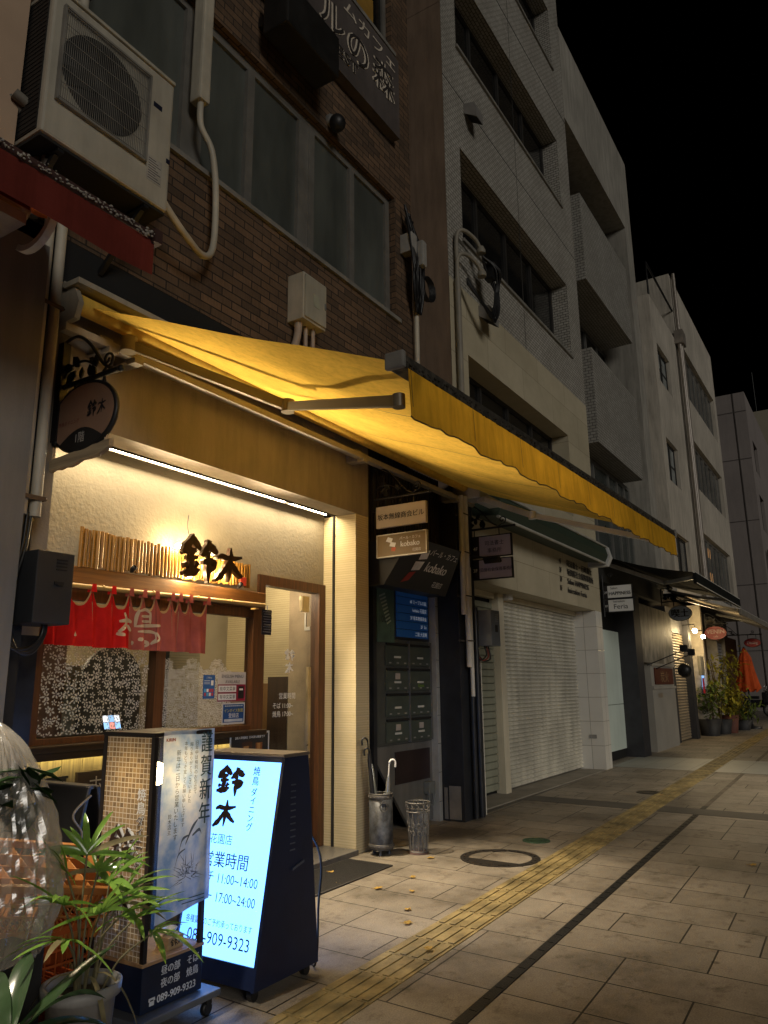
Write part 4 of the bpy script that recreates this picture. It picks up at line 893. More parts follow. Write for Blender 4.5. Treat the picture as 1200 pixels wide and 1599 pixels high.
zt = lambda x: .13 * (x - AX0) / (AX1 - AX0)
vs2 = [(x, y, z + zt(x)) for x, y, z in vs2]
g.add(vs2, [(i * (rows + 1) + j, i * (rows + 1) + j + 1, (i + 1) * (rows + 1) + j + 1, (i + 1) * (rows + 1) + j) for i in range(nn_) for j in range(rows)], True)
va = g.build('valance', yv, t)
g = MB(); g.tube([(vs2[i * (rows + 1) + rows][0], vs2[i * (rows + 1) + rows][1], vs2[i * (rows + 1) + rows][2]) for i in range(nn_ + 1)], .004, 5)
for x in [2.66 + k * .62 for k in range(9)]: g.quad((x - .003, AY1 - .048, 2.775 + zt(x)), (x + .003, AY1 - .048, 2.775 + zt(x)), (x + .003, AY1 - .058, 2.59 + zt(x)), (x - .003, AY1 - .058, 2.59 + zt(x)))
g.build('piping', mat('valance_piping', (.14, .08, .012), .8), va)
g = MB(); g.obox(V(((AX0 + AX1) / 2, AY1 + .005, 2.8035 + .065)), V(((AX1 - AX0) / 2, 0, .065)), Y * .04, Z * .0315, .01); g.build('front_bar', mat('bar_grimy', (.06, .052, .040), .7, .2, .6, 24, .8, 70, stain=.6), t)
g = MB(); q = random.Random(9)
for k in range(420):
    x = q.uniform(AX0, AX1); s_ = q.uniform(.004, .011); g.sphere((x, AY1 - .037 + q.uniform(-.004, .006), 2.776 + zt(x) + q.uniform(0, .035)), s_, 5, (1.3, 1, .8))
g.build('grime', mat('bar_moss', (.035, .030, .022), .9), t, 'stuff')
g = MB(); g.box(AX0 - .02, AX0 + .01, AY1 - .045, AY1 + .05, 2.765, 2.842, .008); g.box(AX1 - .01, AX1 + .03, AY1 - .05, AY1 + .06, 2.89, 2.975, .008); g.build('end_cap', mat('cap_grey', (.24, .23, .21), .5), t, each=True)
hood = mat('hood_beige', (.36, .32, .25), .5, 0, .12, 3, .1, stain=.35)
g = MB(); prof = [(0, .0), (0, .26), (.10, .265), (.20, .22), (.25, .12), (.22, .02)]
for (x, th) in ((2.50, .035), (8.10, .03)): g.prism(prof, th, (x, 3.96, 3.56), V((0, -1, 0)), Z)
g.build('end_plate', hood, t, each=True)
g = MB(); g.box(2.48, 8.12, 3.84, F - .003, 3.80, 3.84); g.box(2.48, 8.12, 3.70, 3.84, 3.79, 3.825); g.build('hood', hood, t)
g = MB(); g.tube([(2.55, 3.80, 3.71), (8.08, 3.80, 3.71)], .06, 14); g.build('roller', yc, t)
g = MB(); g.box(2.50, 8.12, 3.815, 3.885, 3.525, 3.575, .006); g.build('torsion_bar', hood, t)
g = MB()
for x in (2.83, 3.03, 5.7, 7.62): g = MB(); g.box(x - .05, x + .05, 3.87, F - .003, 3.50, 3.62, .006); g.box(x - .035, x + .035, 3.79, 3.87, 3.49, 3.525); g.build('bracket', hood, t)
armm = mat('arm_beige', (.19, .155, .10), .4, .1, .08, 4, .04); armw = mat('arm_white', (.66, .66, .64), .4, .1, .06, 4, .04)
def arm(s0, el, tip, mm, label=None):
    s0, el, tip = V(s0), V(el), V(tip)
    def beam(g, a, b_, w_, h):
        d = (b_ - a); l = d.length / 2; d.normalize(); side = d.cross(Z).normalized(); g.obox((a + b_) / 2, d * l, side * w_, side.cross(d) * h, .006)
    g = MB(); beam(g, s0, el, .020, .032); g.lathe(el - Z * .04, [(.042, 0), (.042, .08)], 14); g.lathe(s0 - Z * .05, [(.05, 0), (.05, .10)], 14); a_ = g.build('arm', mm, t)
    g = MB(); beam(g, el, tip, .016, .028); g.lathe(tip - Z * .03, [(.03, 0), (.03, .06)], 12); g.build('forearm', mm, a_)
    if label: a_['label'] = label
arm((2.90, 3.74, 3.56), (3.50, 2.92, 3.16), (2.72, 1.63, 2.66), armm)
arm((7.98, 3.74, 3.62), (7.44, 2.83, 3.17), (8.02, 1.63, 2.84), armw, 'white folding arm at the far end')
g = MB(); g.box(7.80, 8.06, 3.60, 3.95, 3.56, 3.78, .01); g.box(7.85, 8.2, 3.5, 3.66, 3.50, 3.57, .01); g.build('shoulder', mat('shoulder_grey', (.45, .45, .44), .45, .2, .1, 6, .1), t)

# ------------------------------------------------------------------ stair entrance between the buildings
navy = mat('entrance_black', (.022, .024, .030), .42, .1, .25, 5, .15)
T = thing('stair_entrance', 'dark stair entrance with steel panel beside the restaurant', 'entrance', (6.9, 4.1, 0))
g = MB(); holed(g, 6.034, 7.70, 2.47, 3.80, 4.10, [], .1)
for k in range(28): g.box(6.05 + k * .06, 6.08 + k * .06, 4.085, 4.099, 2.5, 3.8)
g.build('upper_cladding', mat('brown_cladding', (.035, .027, .022), .7, 0, .25, 5, .2), T)
st = mat('brushed_steel', (.22, .22, .22), .42, .6, .2, 6, .1, 60, (1, 1, .2))
g = MB(); pl = [(6.42, .835), (7.60, .835), (7.60, .02), (7.08, .02), (6.42, .76)]
g.prism([(a, b_) for a, b_ in reversed(pl)], .03, (0, 4.20, 0), X, Z); g.build('steel_panel', st, T)
g = MB(); g.box(6.82, 7.54, 4.192, 4.199, .45, .765); g.build('plate', mat('bronze_plate', (.030, .018, .018), .4, .2), T)
g = MB(); g.box(7.605, 7.675, 4.12, 4.24, 0, 2.45, .004); g.build('door_post', mat('post_steel', (.45, .46, .46), .4, .4, .12, 7, .05), T)
g = MB()
for z in [.2 + .3 * k for k in range(8)]: g.box(7.604, 7.676, 4.1185, 4.122, z, z + .004)
g.build('post_joint', M_dark, T)
g = MB(); g.box(6.40, 7.605, 4.21, 4.4, .835, 2.47); g.box(6.36, 6.42, 4.15, 4.3, 0, 2.47); g.build('frame', navy, T)
g = MB(); g.box(6.034, 7.7, 5.8, 5.9, 0, 3.8); g.box(7.69, 7.70, 4.25, 5.8, 0, 3.8)
for k in range(10): g.box(6.04, 7.68, 4.5 + k * .26, 4.76 + k * .26, 0, .16 + .17 * k)
g.build('stairs', mat('stair_dark', (.04, .04, .042), .7), T)
g = MB(); g.box(7.40, 7.54, 4.13, 4.199, .30, .42, .006); g.tube(bezier([(7.42, 4.15, .3), (7.44, 4.15, .2), (7.52, 4.15, .18), (7.56, 4.15, .3)], 5), .008); g.build('switch_box', mat('box_grey', (.16, .17, .17), .5), T)
t = thing('mailbox_cabinet', 'grey green bank of eight mailboxes in the stair entrance', 'mailboxes', (7.0, 4.2, .84))
g = MB(); g.box(6.44, 7.58, 4.185, 4.209, .84, 1.90); g.build('case', mat('mailbox_case', (.06, .065, .062), .5), t)
mbm = mat('mailbox_green', (.075, .092, .080), .45, .3, .15, 5, .06)
for i in range(2):
    for j in range(4):
        x0 = 6.62 + i * .475; z0 = .865 + j * .255
        g = MB(); g.box(x0, x0 + .455, 4.168, 4.184, z0, z0 + .20, .004); b_ = g.build('mailbox', mbm, t)
        g = MB(); g.m = 0; g.box(x0 + .02, x0 + .45, 4.165, 4.1845, z0 + .207, z0 + .228); g.m = 1; g.box(x0 + .16, x0 + .29, 4.163, 4.1675, z0 + .075, z0 + .095)
        g.m = 2
        for k in range(3): g.box(x0 + .06 + k * .15, x0 + .10 + k * .15, 4.164, 4.1675, z0 + .018, z0 + .032)
        if (i, j) in ((0, 0), (0, 2), (1, 0)): g.m = 3; g.box(x0 + .18, x0 + .27, 4.163, 4.1675, z0 + .115, z0 + .175)
        if (i, j) == (1, 2): g.m = 4; g.text('Chintai', (x0 + .23, 4.164, z0 + .035), X, Z, .045)
        g.build('slot', [M_dark, mat('name_tag', (.55, .55, .52), .5), mat('dial_grey', (.25, .25, .24), .5), mat('mail_sticker', (.38, .34, .32), .6), mat('tag_green', (.22, .42, .03), .5)], b_)
    g = MB(); g.box(6.608 + i * .475 + .462, 6.616 + i * .475 + .462, 4.15, 4.185, .85, 1.89); g.build('divider', st, t)
t = thing('tenant_directory', 'blue lit tenant directory with five rows above the mailboxes', 'directory', (7.1, 4.2, 1.93))
g = MB(); g.box(6.44, 7.58, 4.19, 4.2095, 1.905, 2.46); g.build('case', navy, t)
g = MB()
for k in range(6): g.box(6.86, 7.54, 4.178, 4.189, 1.93 + k * .087, 2.01 + k * .087)
pn = g.build('row_panel', emat('directory_blue', (.012, .085, .30), .05), t)
g = MB()
for k, s_ in enumerate(['二階 大道場', '2F  Six', '3F 坂本無線商会', 'kobako 花園店', '4F ミープルの森']): g.text(s_, (7.50, 4.177, 1.953 + k * .087), X, Z, .05, 'R')
g.build('lettering', emat('directory_white', (.65, .75, .85), .16), t)
t = thing('menu_stand_poster', 'pale green poster with a curled spring drawing beside the blue directory', 'poster', (6.6, 4.18, 1.85))
g = MB(); g.box(6.47, 6.80, 4.172, 4.180, 1.86, 2.44); g.build('sheet', mat('poster_green', (.07, .13, .11), .6, 0, .25, 5, .1), t)
g = MB(); g.m = 0
for k in range(9): g.obox(V((6.56 + k * .016, 4.169, 2.34 - k * .034)), V((.055 - k * .002, 0, .018)), V((0, .001, 0)), V((-.003, 0, .008)))
g.m = 1; g.text('1000', (6.60, 4.171, 2.06), X, Z, .10); g.vtext('お気軽にどうぞ', (6.72, 4.171, 2.02), X, Z, .026)
g.build('print', [mat('spring_grey', (.28, .36, .32), .6), mat('poster_ink', (.03, .05, .05), .6)], t)

# sign canopy of the café
t = thing('canopy_sign', 'black slanted canopy sign with white cafe lettering over the stair entrance', 'sign', (6.7, 3.8, 2.4))
NV = V((0, 3.56, 2.82)); LO = V((0, 3.90, 2.385)); uu = (NV - LO)
g = MB(); cs = [V((5.99, 0, 0)), V((7.46, 0, 0))]
A = [V((6.17, LO.y, LO.z)), V((7.45, LO.y, LO.z)), V((7.20, NV.y, NV.z)), V((6.14, NV.y, NV.z))]
B = [V((6.17, 4.08, 2.385)), V((7.45, 4.08, 2.385)), V((7.20, 4.08, 2.82)), V((6.14, 4.08, 2.82))]
g.add(A + B, [(0, 1, 2, 3), (4, 7, 6, 5), (0, 4, 5, 1), (3, 2, 6, 7), (0, 3, 7, 4), (1, 5, 6, 2)], False); g.build('cabinet', mat('canopy_black', (.016, .016, .018), .5, 0, .2, 4, .15), t)
g = MB(); o = LO + V((6.75, 0, 0)); uh = uu.normalized()
def at(x, h): return V((x, 0, 0)) + LO + uh * h
g.m = 0; g.text('バール・カフェ', at(6.93, .42), X, uh, .085, 'C', 1.0); g.text('kobako', at(6.93, .235), X, uh, .16, 'C', .95, .002, .004); g.text('花園店', at(7.13, .08), X, uh, .075)
g.add([at(6.49, .34), at(6.63, .37), at(6.60, .47), at(6.47, .44)], [(0, 1, 2, 3)], False)
g.add([at(6.47, .21), at(6.61, .235), at(6.62, .335), at(6.46, .315)], [(0, 1, 2, 3)], False)
g.m = 1; g.add([at(6.41, .06), at(6.53, .10), at(6.57, .21), at(6.46, .185)], [(0, 1, 2, 3)], False)
for i_ in range(len(g.v)): g.v[i_] += V((0, -.004, -.003)) if i_ >= len(g.v) - 12 else V((0, 0, 0))
g.build('lettering', [mat('canopy_white', (.80, .80, .80), .5), mat('canopy_red', (.30, .02, .015), .5)], t)

# projecting signs
def plate_sign(name, label, x, y0, y1, z0, z1, base, fn, mats, br=None, frame=M_black, fr=.012, cat='sign', th=.03):
    t = thing(name, label, cat, (x, F, z0)); g = MB(); g.box(x - th / 2, x + th / 2, y0, y1, z0, z1); g.build('board', base, t)
    g = MB(); h = th / 2 + .004
    g.box(x - h, x + h, y0 - fr, y1 + fr, z1, z1 + fr); g.box(x - h, x + h, y0 - fr, y1 + fr, z0 - fr, z0); g.box(x - h, x + h, y0 - fr, y0, z0, z1); g.box(x - h, x + h, y1, y1 + fr, z0, z1); g.build('frame', frame, t)
    g = MB(); fn(g, x - th / 2 - .001, V((0, -1, 0)), Z, y0, y1, z0, z1); g.build('lettering', mats, t)
    if br:
        g = MB(); scroll_bracket(g, x, F, br, F - y0 + .05, 6, int(x * 10), .009)
        for d in (.16, .48): g.tube([(x, F - d, br), (x, F - d, z1)], .006, 6)
        g.box(x - .02, x + .02, F - .03, F - .002, br - .12, br + .34); g.build('bracket', M_black, t)
    return t
def nf(g, x, r_, u_, y0, y1, z0, z1): g.text('坂本無線商会ビル', (x, (y0 + y1) / 2, z0 + .075), r_, u_, .066, 'C', 1.0, .002, .0012)
plate_sign('projecting_sign', 'cream projecting sign with one row of black characters over the stair entrance', 6.1, 3.375, 3.92, 2.93, 3.13, mat('sign_cream', (.50, .44, .36), .5, 0, .05, 4, .03), nf, [M_ink], 3.22, frame=mat('frame_cream', (.42, .37, .31), .5), fr=.006)
def nf(g, x, r_, u_, y0, y1, z0, z1):
    g.m = 0; c = (y0 + y1) / 2 - .10
    g.text('バール・カフェ', (x, c, z0 + .148), r_, u_, .034); g.text('kobako', (x, c, z0 + .078), r_, u_, .075, 'C', .95, .002, .0018); g.text('花園店', (x, c - .07, z0 + .025), r_, u_, .032)
    P = lambda a, b_: V((x - .003, y1 - a, z0 + b_))
    g.add([P(.10, .145), P(.16, .125), P(.18, .165), P(.125, .185)], [(0, 1, 2, 3)], False); g.add([P(.14, .095), P(.20, .080), P(.215, .12), P(.155, .135)], [(0, 1, 2, 3)], False)
    g.m = 1; g.add([P(.16, .045), P(.20, .04), P(.215, .075), P(.165, .08)], [(0, 1, 2, 3)], False)
plate_sign('projecting_sign', 'olive brown projecting cafe sign hung below the cream sign', 6.1, 3.375, 3.915, 2.64, 2.845, mat('sign_olive', (.20, .145, .075), .5, 0, .06, 4, .03), nf, [M_wht, mat('logo_red', (.5, .10, .04), .5)], frame=mat('frame_silver', (.45, .42, .36), .4, .4), fr=.010)
def nf4(s1, s2, fl):
    def nf(g, x, r_, u_, y0, y1, z0, z1):
        g.m = 0; c = (y0 + y1) / 2 - .045
        if s2: g.text(s1, (x, c, z0 + .135), r_, u_, .062); g.text(s2, (x, c, z0 + .045), r_, u_, .062)
        else: g.text(s1, (x, c, z0 + .085), r_, u_, .050, 'C', .95)
        g.m = 1; g.box(x - .0015, x, y1 - .10, y1, z0, z1); g.m = 2; g.text(fl, (x - .002, y1 - .05, z0 + .08), r_, u_, .06)
    return nf
vio = mat('sign_violet_grey', (.42, .40, .50), .45, 0, .06, 4, .03)
plate_sign('projecting_sign', 'violet grey projecting sign marked 4F over the closed shutter shop', 8.1, 3.36, 3.86, 2.90, 3.14, vio, nf4('司法書士', '事務所', '4F'), [mat('sign_navy_ink', (.02, .02, .04), .5), M_ink, M_wht], 3.24)
plate_sign('projecting_sign', 'violet grey projecting sign marked 3F hung under the 4F sign', 8.1, 3.36, 3.87, 2.64, 2.86, vio, nf4('坂田屋社会保険事務所', None, '3F'), [mat('sign_navy_ink', (.02, .02, .04), .5), M_ink, M_wht])
t = thing('sign_spotlight', 'small black spotlight on a rod in front of the 3F sign', 'lamp', (8.08, 3.6, 2.86))
g = MB(); g.tube([(7.85, 3.82, 2.90), (8.05, 3.70, 2.89), (8.05, 3.62, 2.88)], .009); g.build('rod', M_black, t); g = MB(); g.obox(V((8.04, 3.58, 2.845)), Y * .10, V((.03, 0, .01)), V((0, .012, .035)), .008); g.build('head', M_black, t)

# black post with downpipes
T = thing('black_post', 'black clad post with pipes between the stair entrance and the shutter', 'post', (7.85, 4.0, 0))
g = MB(); g.box(7.685, 8.12, 3.86, 4.30, 0, 3.55, .006); g.build('cladding', navy, T)
g = MB(); g.box(7.676, 7.684, 3.90, 4.04, .02, .36); g.box(7.676, 7.684, 4.06, 4.10, .02, .34); g.build('patch_plate', mat('patch_grey', (.18, .17, .16), .6), T, each=True)
g = MB(); g.tube([(7.98, 3.80, .02), (7.98, 3.80, 2.30)], .035, 12); g.tube([(7.88, 3.82, .02), (7.88, 3.82, 2.25)], .03, 12); g.tube([(8.06, 3.81, .02), (8.06, 3.81, 1.75)], .018, 10); g.build('black_pipe', mat('pipe_black', (.02, .022, .028), .3), T, each=True)
g = MB(); g.tube([(7.70, 3.80, 2.2), (7.70, 3.80, 3.58)], .032, 12); g.tube([(7.785, 3.79, 1.62), (7.785, 3.79, 3.58)], .038, 12); g.tube([(7.86, 3.80, 1.3), (7.86, 3.80, 2.75)], .024, 10); g.build('white_pipe', M_white, T, each=True)
g = MB()
for z in (1.9, 2.4, 2.9, 3.35): g.box(7.66, 7.83, 3.745, 3.75, z, z + .014); g.box(7.66, 7.83, 3.83, 3.86, z, z + .02)
g.build('clamp', mat('clamp_dark', (.08, .07, .06), .6), T, each=True)
g = MB(); g.tube([(8.12, 3.84, .02), (8.12, 3.84, 1.75)], .03, 12); g.build('pale_pipe', M_white, T)
t = thing('meter_box', 'grey metal meter box on the black post beside the shutter', 'electric box', (8.15, 3.75, 1.86))
g = MB(); g.box(8.02, 8.27, 3.62, 3.855, 1.86, 2.27, .008); g.build('box', mat('meter_grey', (.13, .145, .165), .45, .1), t)
g = MB(); g.m = 0; g.box(8.13, 8.19, 3.613, 3.6195, 2.02, 2.10); g.m = 1
for k in range(4): g.box(8.12, 8.22, 3.613, 3.6195, 2.14 + k * .025, 2.15 + k * .025)
g.build('plate', [M_ink, mat('vent_grey', (.22, .23, .25), .5)], t)
g = MB(); g.m = 0
for k in range(3): g.tube(bezier([(8.08 + k * .05, 3.74, 1.86), (8.08 + k * .05, 3.72, 1.76 - k * .02), (8.0 + k * .03, 3.76, 1.70), (7.95, 3.80, 1.78 + k * .03)], 5), .009, 6); g.m = 1 if k == 0 else 0
g.build('cable', [M_cable, mat('cable_red', (.20, .03, .02), .5)], t)

# umbrella stands
t = thing('umbrella_stand', 'hammered iron umbrella stand with a ring handle by the cream jamb', 'umbrella stand', (5.93, 3.80, 0))
ham = mat('hammered_iron', (.07, .075, .085), .5, .5, .5, 16, .7, 34, stain=.3)
g = MB(); cx, cy = 5.93, 3.80; g.lathe((cx, cy, 0), [(.102, .045), (.104, .06), (.104, .50), (.10, .50), (.098, .08), (0, .08)], 28, cap=False); g.lathe((cx, cy, 0), [(0, .045), (.102, .045)], 28, cap=False); g.build('drum', ham, t)
g = MB()
for z in (.075, .475): g.lathe((cx, cy, z - .018), [(.105, 0), (.1085, .004), (.1085, .032), (.105, .036)], 28, cap=False)
for z in (.075, .475):
    for k in range(16): a = k * math.pi / 8; g.sphere((cx + .109 * math.cos(a), cy + .109 * math.sin(a), z), .0055, 6)
g.tube([V((cx + .102 * math.cos(k * .25), cy + .102 * math.sin(k * .25), .50)) for k in range(25)], .006, 6, closed=True); g.build('band', mat('band_iron', (.12, .115, .11), .5, .5, .3, 20, .3), t)
g = MB(); d = V((-.72, -.69, 0)); s_ = V((.69, -.72, 0)); c0 = V((cx, cy, .40)) + d * .118; g.tube([c0 + s_ * .032 * math.cos(k * .35) + Z * .036 * math.sin(k * .35) for k in range(18)], .005, 6, closed=True); g.obox(c0 + Z * .04 - d * .005, s_ * .02, Z * .012, d * .012); g.build('ring_handle', mat('band_iron', (.12, .115, .11)), t)
for k in range(3):
    a = 2.1 * k + 3.6; g = MB(); p = V((cx + .075 * math.cos(a), cy + .075 * math.sin(a), 0)); g.lathe(p, [(.018, 0), (.012, .02), (.016, .05)], 8); g.build('foot', ham, t)
def umb(label, x, y, lean, col, hook, L=.80, hcol=M_black):
    t = thing('umbrella', label, 'umbrella', (x, y, .09), 'umbrellas in the stand'); a = V((x, y, .09)); d = V(lean).normalized(); b_ = a + d * L
    g = MB(); g.tube([a, a + d * .05, a + d * .35, a + d * (L - .16), a + d * (L - .10)], [.006, .012, .022, .018, .010], 9); g.build('canopy', col, t)
    g = MB(); g.tube([b_ - d * .11, b_], .006, 8)
    if hook:
        hd = V(hook).normalized(); c = b_ + hd * .028; g.tube([b_] + [c - hd * .028 * math.cos(q_) + d * .034 * math.sin(q_) for q_ in [k * math.pi / 8 for k in range(9)]] + [c + hd * .028 - d * .03], .0085, 8)
    g.build('handle', hcol, t)
umb('clear umbrella with a white hooked handle in the iron stand', 5.96, 3.78, (.03, -.06, 1), cloth('clear_vinyl', (.55, .56, .52, 1), .5, .1, 9, .55, gloss=.3), (.6, -.8, 0), .66, M_wht)
umb('black umbrella with a tall hooked handle leaning on the jamb', 5.91, 3.83, (-.12, .03, 1), mat('umbrella_black', (.015, .015, .017), .6), (-.8, .5, 0), .86)
umb('pale grey umbrella with a black handle leaning in the iron stand', 5.94, 3.82, (-.04, .10, 1), cloth('grey_vinyl', (.38, .40, .36, 1), .4, .1, 9, .7, gloss=.25), (-.5, .6, 0), .76)
t = thing('umbrella_stand', 'lacy wrought-iron umbrella stand beside the hammered drum one', 'umbrella stand', (6.13, 3.54, 0))
wi = mat('wrought_silver', (.17, .165, .16), .5, .5, .3, 30, .4)
cx, cy = 6.13, 3.54; rad = lambda z: .078 + .028 * (z / .42) ** 1.5
g = MB()
for z in (.02, .345, .42): g.tube([V((cx + rad(z) * math.cos(k * .2618), cy + rad(z) * math.sin(k * .2618), z)) for k in range(24)], .006, 6, closed=True)
for k in range(12):
    a = k * math.pi / 6; g.tube([V((cx + rad(z) * math.cos(a), cy + rad(z) * math.sin(a), z)) for z in (.02, .12, .22, .345, .42)], .0045, 5)
for k in range(6):
    a = k * math.pi / 3 + .3
    for s_ in (-1, 1):
        for zc in (.17, .24, .385):
            pts = []
            for j in range(15):
                q_ = j / 14 * 5.2; rr = .026 * (1 - .12 * q_ / 1.2) * (.55 if zc > .3 else 1); aa = a + s_ * (.30 + rr * math.cos(q_) * 9); z = zc + rr * math.sin(q_) * (1 if zc < .2 else -1); pts.append(V((cx + (rad(z) + .003) * math.cos(aa), cy + (rad(z) + .003) * math.sin(aa), z)))
            g.tube(pts, .0038, 5)
g.build('frame', wi, t)
g = MB(); g.lathe((cx, cy, 0), [(.070, .03), (.078, .2), (.088, .335)], 24, cap=False); g.build('mesh_liner', cloth('lace_liner', (.16, .17, .19, 1), .2, .6, 60, .55), t)
g = MB(); g.lathe((cx, cy, 0), [(.088, 0), (.088, .012), (.075, .022), (.07, .03), (0, .03)], 24); g.build('base', mat('stand_base', (.09, .055, .05), .6), t)
t = thing('doormat', 'black ribbed rubber doormat before the restaurant step', 'doormat', (5.1, 3.7, 0))
g = MB(); P = [V((4.50, 3.46, 0)), V((5.60, 3.48, 0)), V((5.62, 3.93, 0)), V((4.52, 3.93, 0))]
g.add([p + Z * .010 for p in P] + P, [(0, 1, 2, 3), (0, 4, 5, 1), (1, 5, 6, 2), (2, 6, 7, 3), (3, 7, 4, 0)], False)
for k in range(23): yy = 3.49 + k * .019; g.box(4.54, 5.59, yy, yy + .009, .010, .0135)
g.build('mat', mat('rubber', (.022, .021, .020), .7, 0, .4, 30, .5, 200), t)

# ------------------------------------------------------------------ white tiled building with the shutter
M_tile = tilemat('pale_mosaic_tile', '#b8b5ae', '#a6a39b', '#55524b', .105, .052, .006, .55, dirt=.45)
M_stone = tilemat('cream_stone', '#bdb49c', '#b3aa92', '#857d68', 1.3, .62, .004, .7, bmp=.2, dirt=.35)
M_brown = mat('brown_side_wall', (.21, .145, .10), .85, 0, .18, .8, .25, 30, stain=.55)
T = thing('tiled_building', 'tall pale tiled building with long dark windows and a closed shutter', 'building', (10.8, F, 0))
hs = [(8.43, 12.95, 7.40, 8.86), (8.43, 12.97, 10.585, 12.07), (8.43, 13.0, 13.82, 15.3)]
g = MB(); holed(g, 7.96, 13.62, 6.62, 17.2, F, hs, .36); g.build('wall', M_tile, T)
g = MB()
for z in (9.72, 12.92): g.box(7.96, 13.62, F - .004, F + .004, z, z + .016)
g.box(10.6, 10.612, F - .003, F + .004, 6.62, 17.2); g.build('wall_joint', mat('joint_dark', (.04, .038, .034), .8), T, each=True)
g = MB(); holed(g, 7.96, 13.62, 0, 6.615, F - .002, [(8.45, 12.42, 4.22, 5.69), (8.14, 13.26, 0, 2.68)], .44); g.build('lower_wall', M_stone, T)
g = MB(); g.quad((7.958, F + .002, 0), (7.958, F + .002, 17.2), (7.958, 12, 17.2), (7.958, 12, 0)); g.box(7.954, 7.958, F + .01, 8, 10.95, 10.965); g.quad((13.622, F, 0), (13.622, 12, 0), (13.622, 12, 17.2), (13.622, F, 17.2)); g.quad((7.96, F, 17.2), (13.62, F, 17.2), (13.62, 12, 17.2), (7.96, 12, 17.2)); g.build('side_wall', M_brown, T)
fd = mat('dark_frame', (.04, .038, .036), .5, .3)
for a, b_, c, d in hs + [(8.45, 12.42, 4.22, 5.69)]: sash(T, a, b_, c, d, [a + (b_ - a) * k / 4 for k in (1, 2, 3)], F + .30, .06, fd, M_panedark)
g = MB()
for a, b_, c, d in hs: g.box(a - .03, b_ + .03, F - .035, F + .02, c - .05, c - .003)
g.build('sill', mat('sill_pale', (.20, .19, .17), .6), T, each=True)
g = MB(); q = random.Random(1); n = 46; P = []
for k in range(n):
    z = .03 + k * .0585; P += [(9.93, 4.398, z), (9.93, 4.366, z + .020), (9.93, 4.364, z + .042), (9.93, 4.398, z + .0585)]
vs = P + [(13.24, y, z) for _, y, z in P]; L = len(P)
g.add(vs, [(i, i + L, i + L + 1, i + 1) for i in range(L - 1)], False); g.build('shutter', mat('shutter_cream', (.68, .66, .58), .5, .1, .16, 1.5, .06, 30, stain=.6), T)
g = MB(); P = []
for k in range(27):
    z = .06 + k * .092; P += [(8.2, 4.40, z), (8.2, 4.375, z + .012), (8.2, 4.38, z + .085), (8.2, 4.40, z + .092)]
vs = P + [(9.755, y, z) for _, y, z in P]; L = len(P); g.add(vs, [(i, i + L, i + L + 1, i + 1) for i in range(L - 1)], False)
g.build('louvre', mat('louvre_greygreen', (.27, .28, .22), .55, .1, .12, 2, .08, stain=.35), T)
g = MB(); g.box(9.755, 9.93, 4.28, 4.42, .0, 2.68, .006); g.box(8.15, 13.25, 4.33, 4.42, 2.60, 2.675); g.build('shutter_post', mat('post_cream', (.62, .57, .45), .5, .1, .08, 3, .06, stain=.2), T)
g = MB(); g.box(8.15, 13.255, 3.99, 4.5, .004, .02); g.build('threshold', mat('threshold_concrete', (.24, .22, .185), .8, 0, .2, 3, .3), T)
g = MB(); g.box(8.14, 13.26, 4.44, 4.6, 0, 2.7); g.build('shop_backing', M_dark, T)
tl = tilemat('white_pier_tile', '#dcdad4', '#d3d1ca', '#8f8c82', .42, .40, .004, .35, 0.0, dirt=.2)
g = MB(); g.box(13.235, 13.59, F - .012, 4.42, .02, 2.676); g.build('pier', tl, T)
g = MB(); g.box(13.22, 13.234, 4.10, 4.22, .52, .58); g.build('number_plate', mat('plate_grey', (.28, .28, .27), .4), T)
g = MB(); g.box(9.96, 10.10, 4.20, 4.33, 2.60, 2.70, .01); g.build('key_box', mat('keybox', (.6, .6, .62), .4), T)
g = MB(); ink = mat('relief_lettering', (.03, .028, .026), .5)
for k, (s1, s2) in enumerate([('1F', 'hairsalon Feria'), ('2F', 'Salon HAPPINESS'), ('3F', '坂田屋社会保険事務所'), ('4F', '司法書士・行政書士')]):
    z = 2.865 + k * .145; g.text(s1, (11.5, F - .004, z), X, Z, .12, 'L', 1, .006, .005); g.text(s2, (11.86, F - .004, z), X, Z, .125, 'L', (1.32, 1.22, 1.12, 1.2)[k], .006, .007)
g.build('lettering', ink, T)
for (x, z, lb) in ((8.72, 9.55, 'grey vent hood on the pale tiles between the upper window rows'), (8.95, 6.42, 'grey vent hood beside the cable bundle on the tiled building')):
    t = thing('vent_hood', lb, 'vent', (x, F, z)); g = MB(); g.prism([(0, 0), (.20, -.14), (.20, .02), (.16, .12), (0, .16)], .22, (x - .11, F - .003, z), V((0, -1, 0)), Z); g.build('hood', mat('hood_grey', (.22, .21, .20), .5, .2), t)
    g = MB(); g.quad((x - .10, F - .01, z - .004), (x + .10, F - .01, z - .004), (x + .10, F - .195, z - .143), (x - .10, F - .195, z - .143)); g.build('louvre', M_dark, t)
t = thing('weatherhead_pipes', 'two bent conduit heads with a hanging bundle of black cables', 'conduit', (8.3, F, 6.6))
g = MB()
for k, (z, dx) in enumerate(((7.35, 0), (7.0, .0))):
    g.tube(bezier([(8.10, 3.93, z - .45), (8.10, 3.92, z - .1), (8.18, 3.86, z), (8.42, 3.80, z - .03), (8.52, 3.78, z - .12)], 5), [.028] * 21, 10); g.lathe((8.54, 3.775, z - .19), [(.06, 0), (.064, .04), (.04, .10)], 12)
g.tube([(8.08, 3.92, 4.2), (8.08, 3.92, 6.6)], .04, 12); g.build('pipe', mat('pipe_dim', (.24, .22, .18), .55, 0, .15, 4, .08, stain=.3), t)
g = MB(); q = random.Random(6)
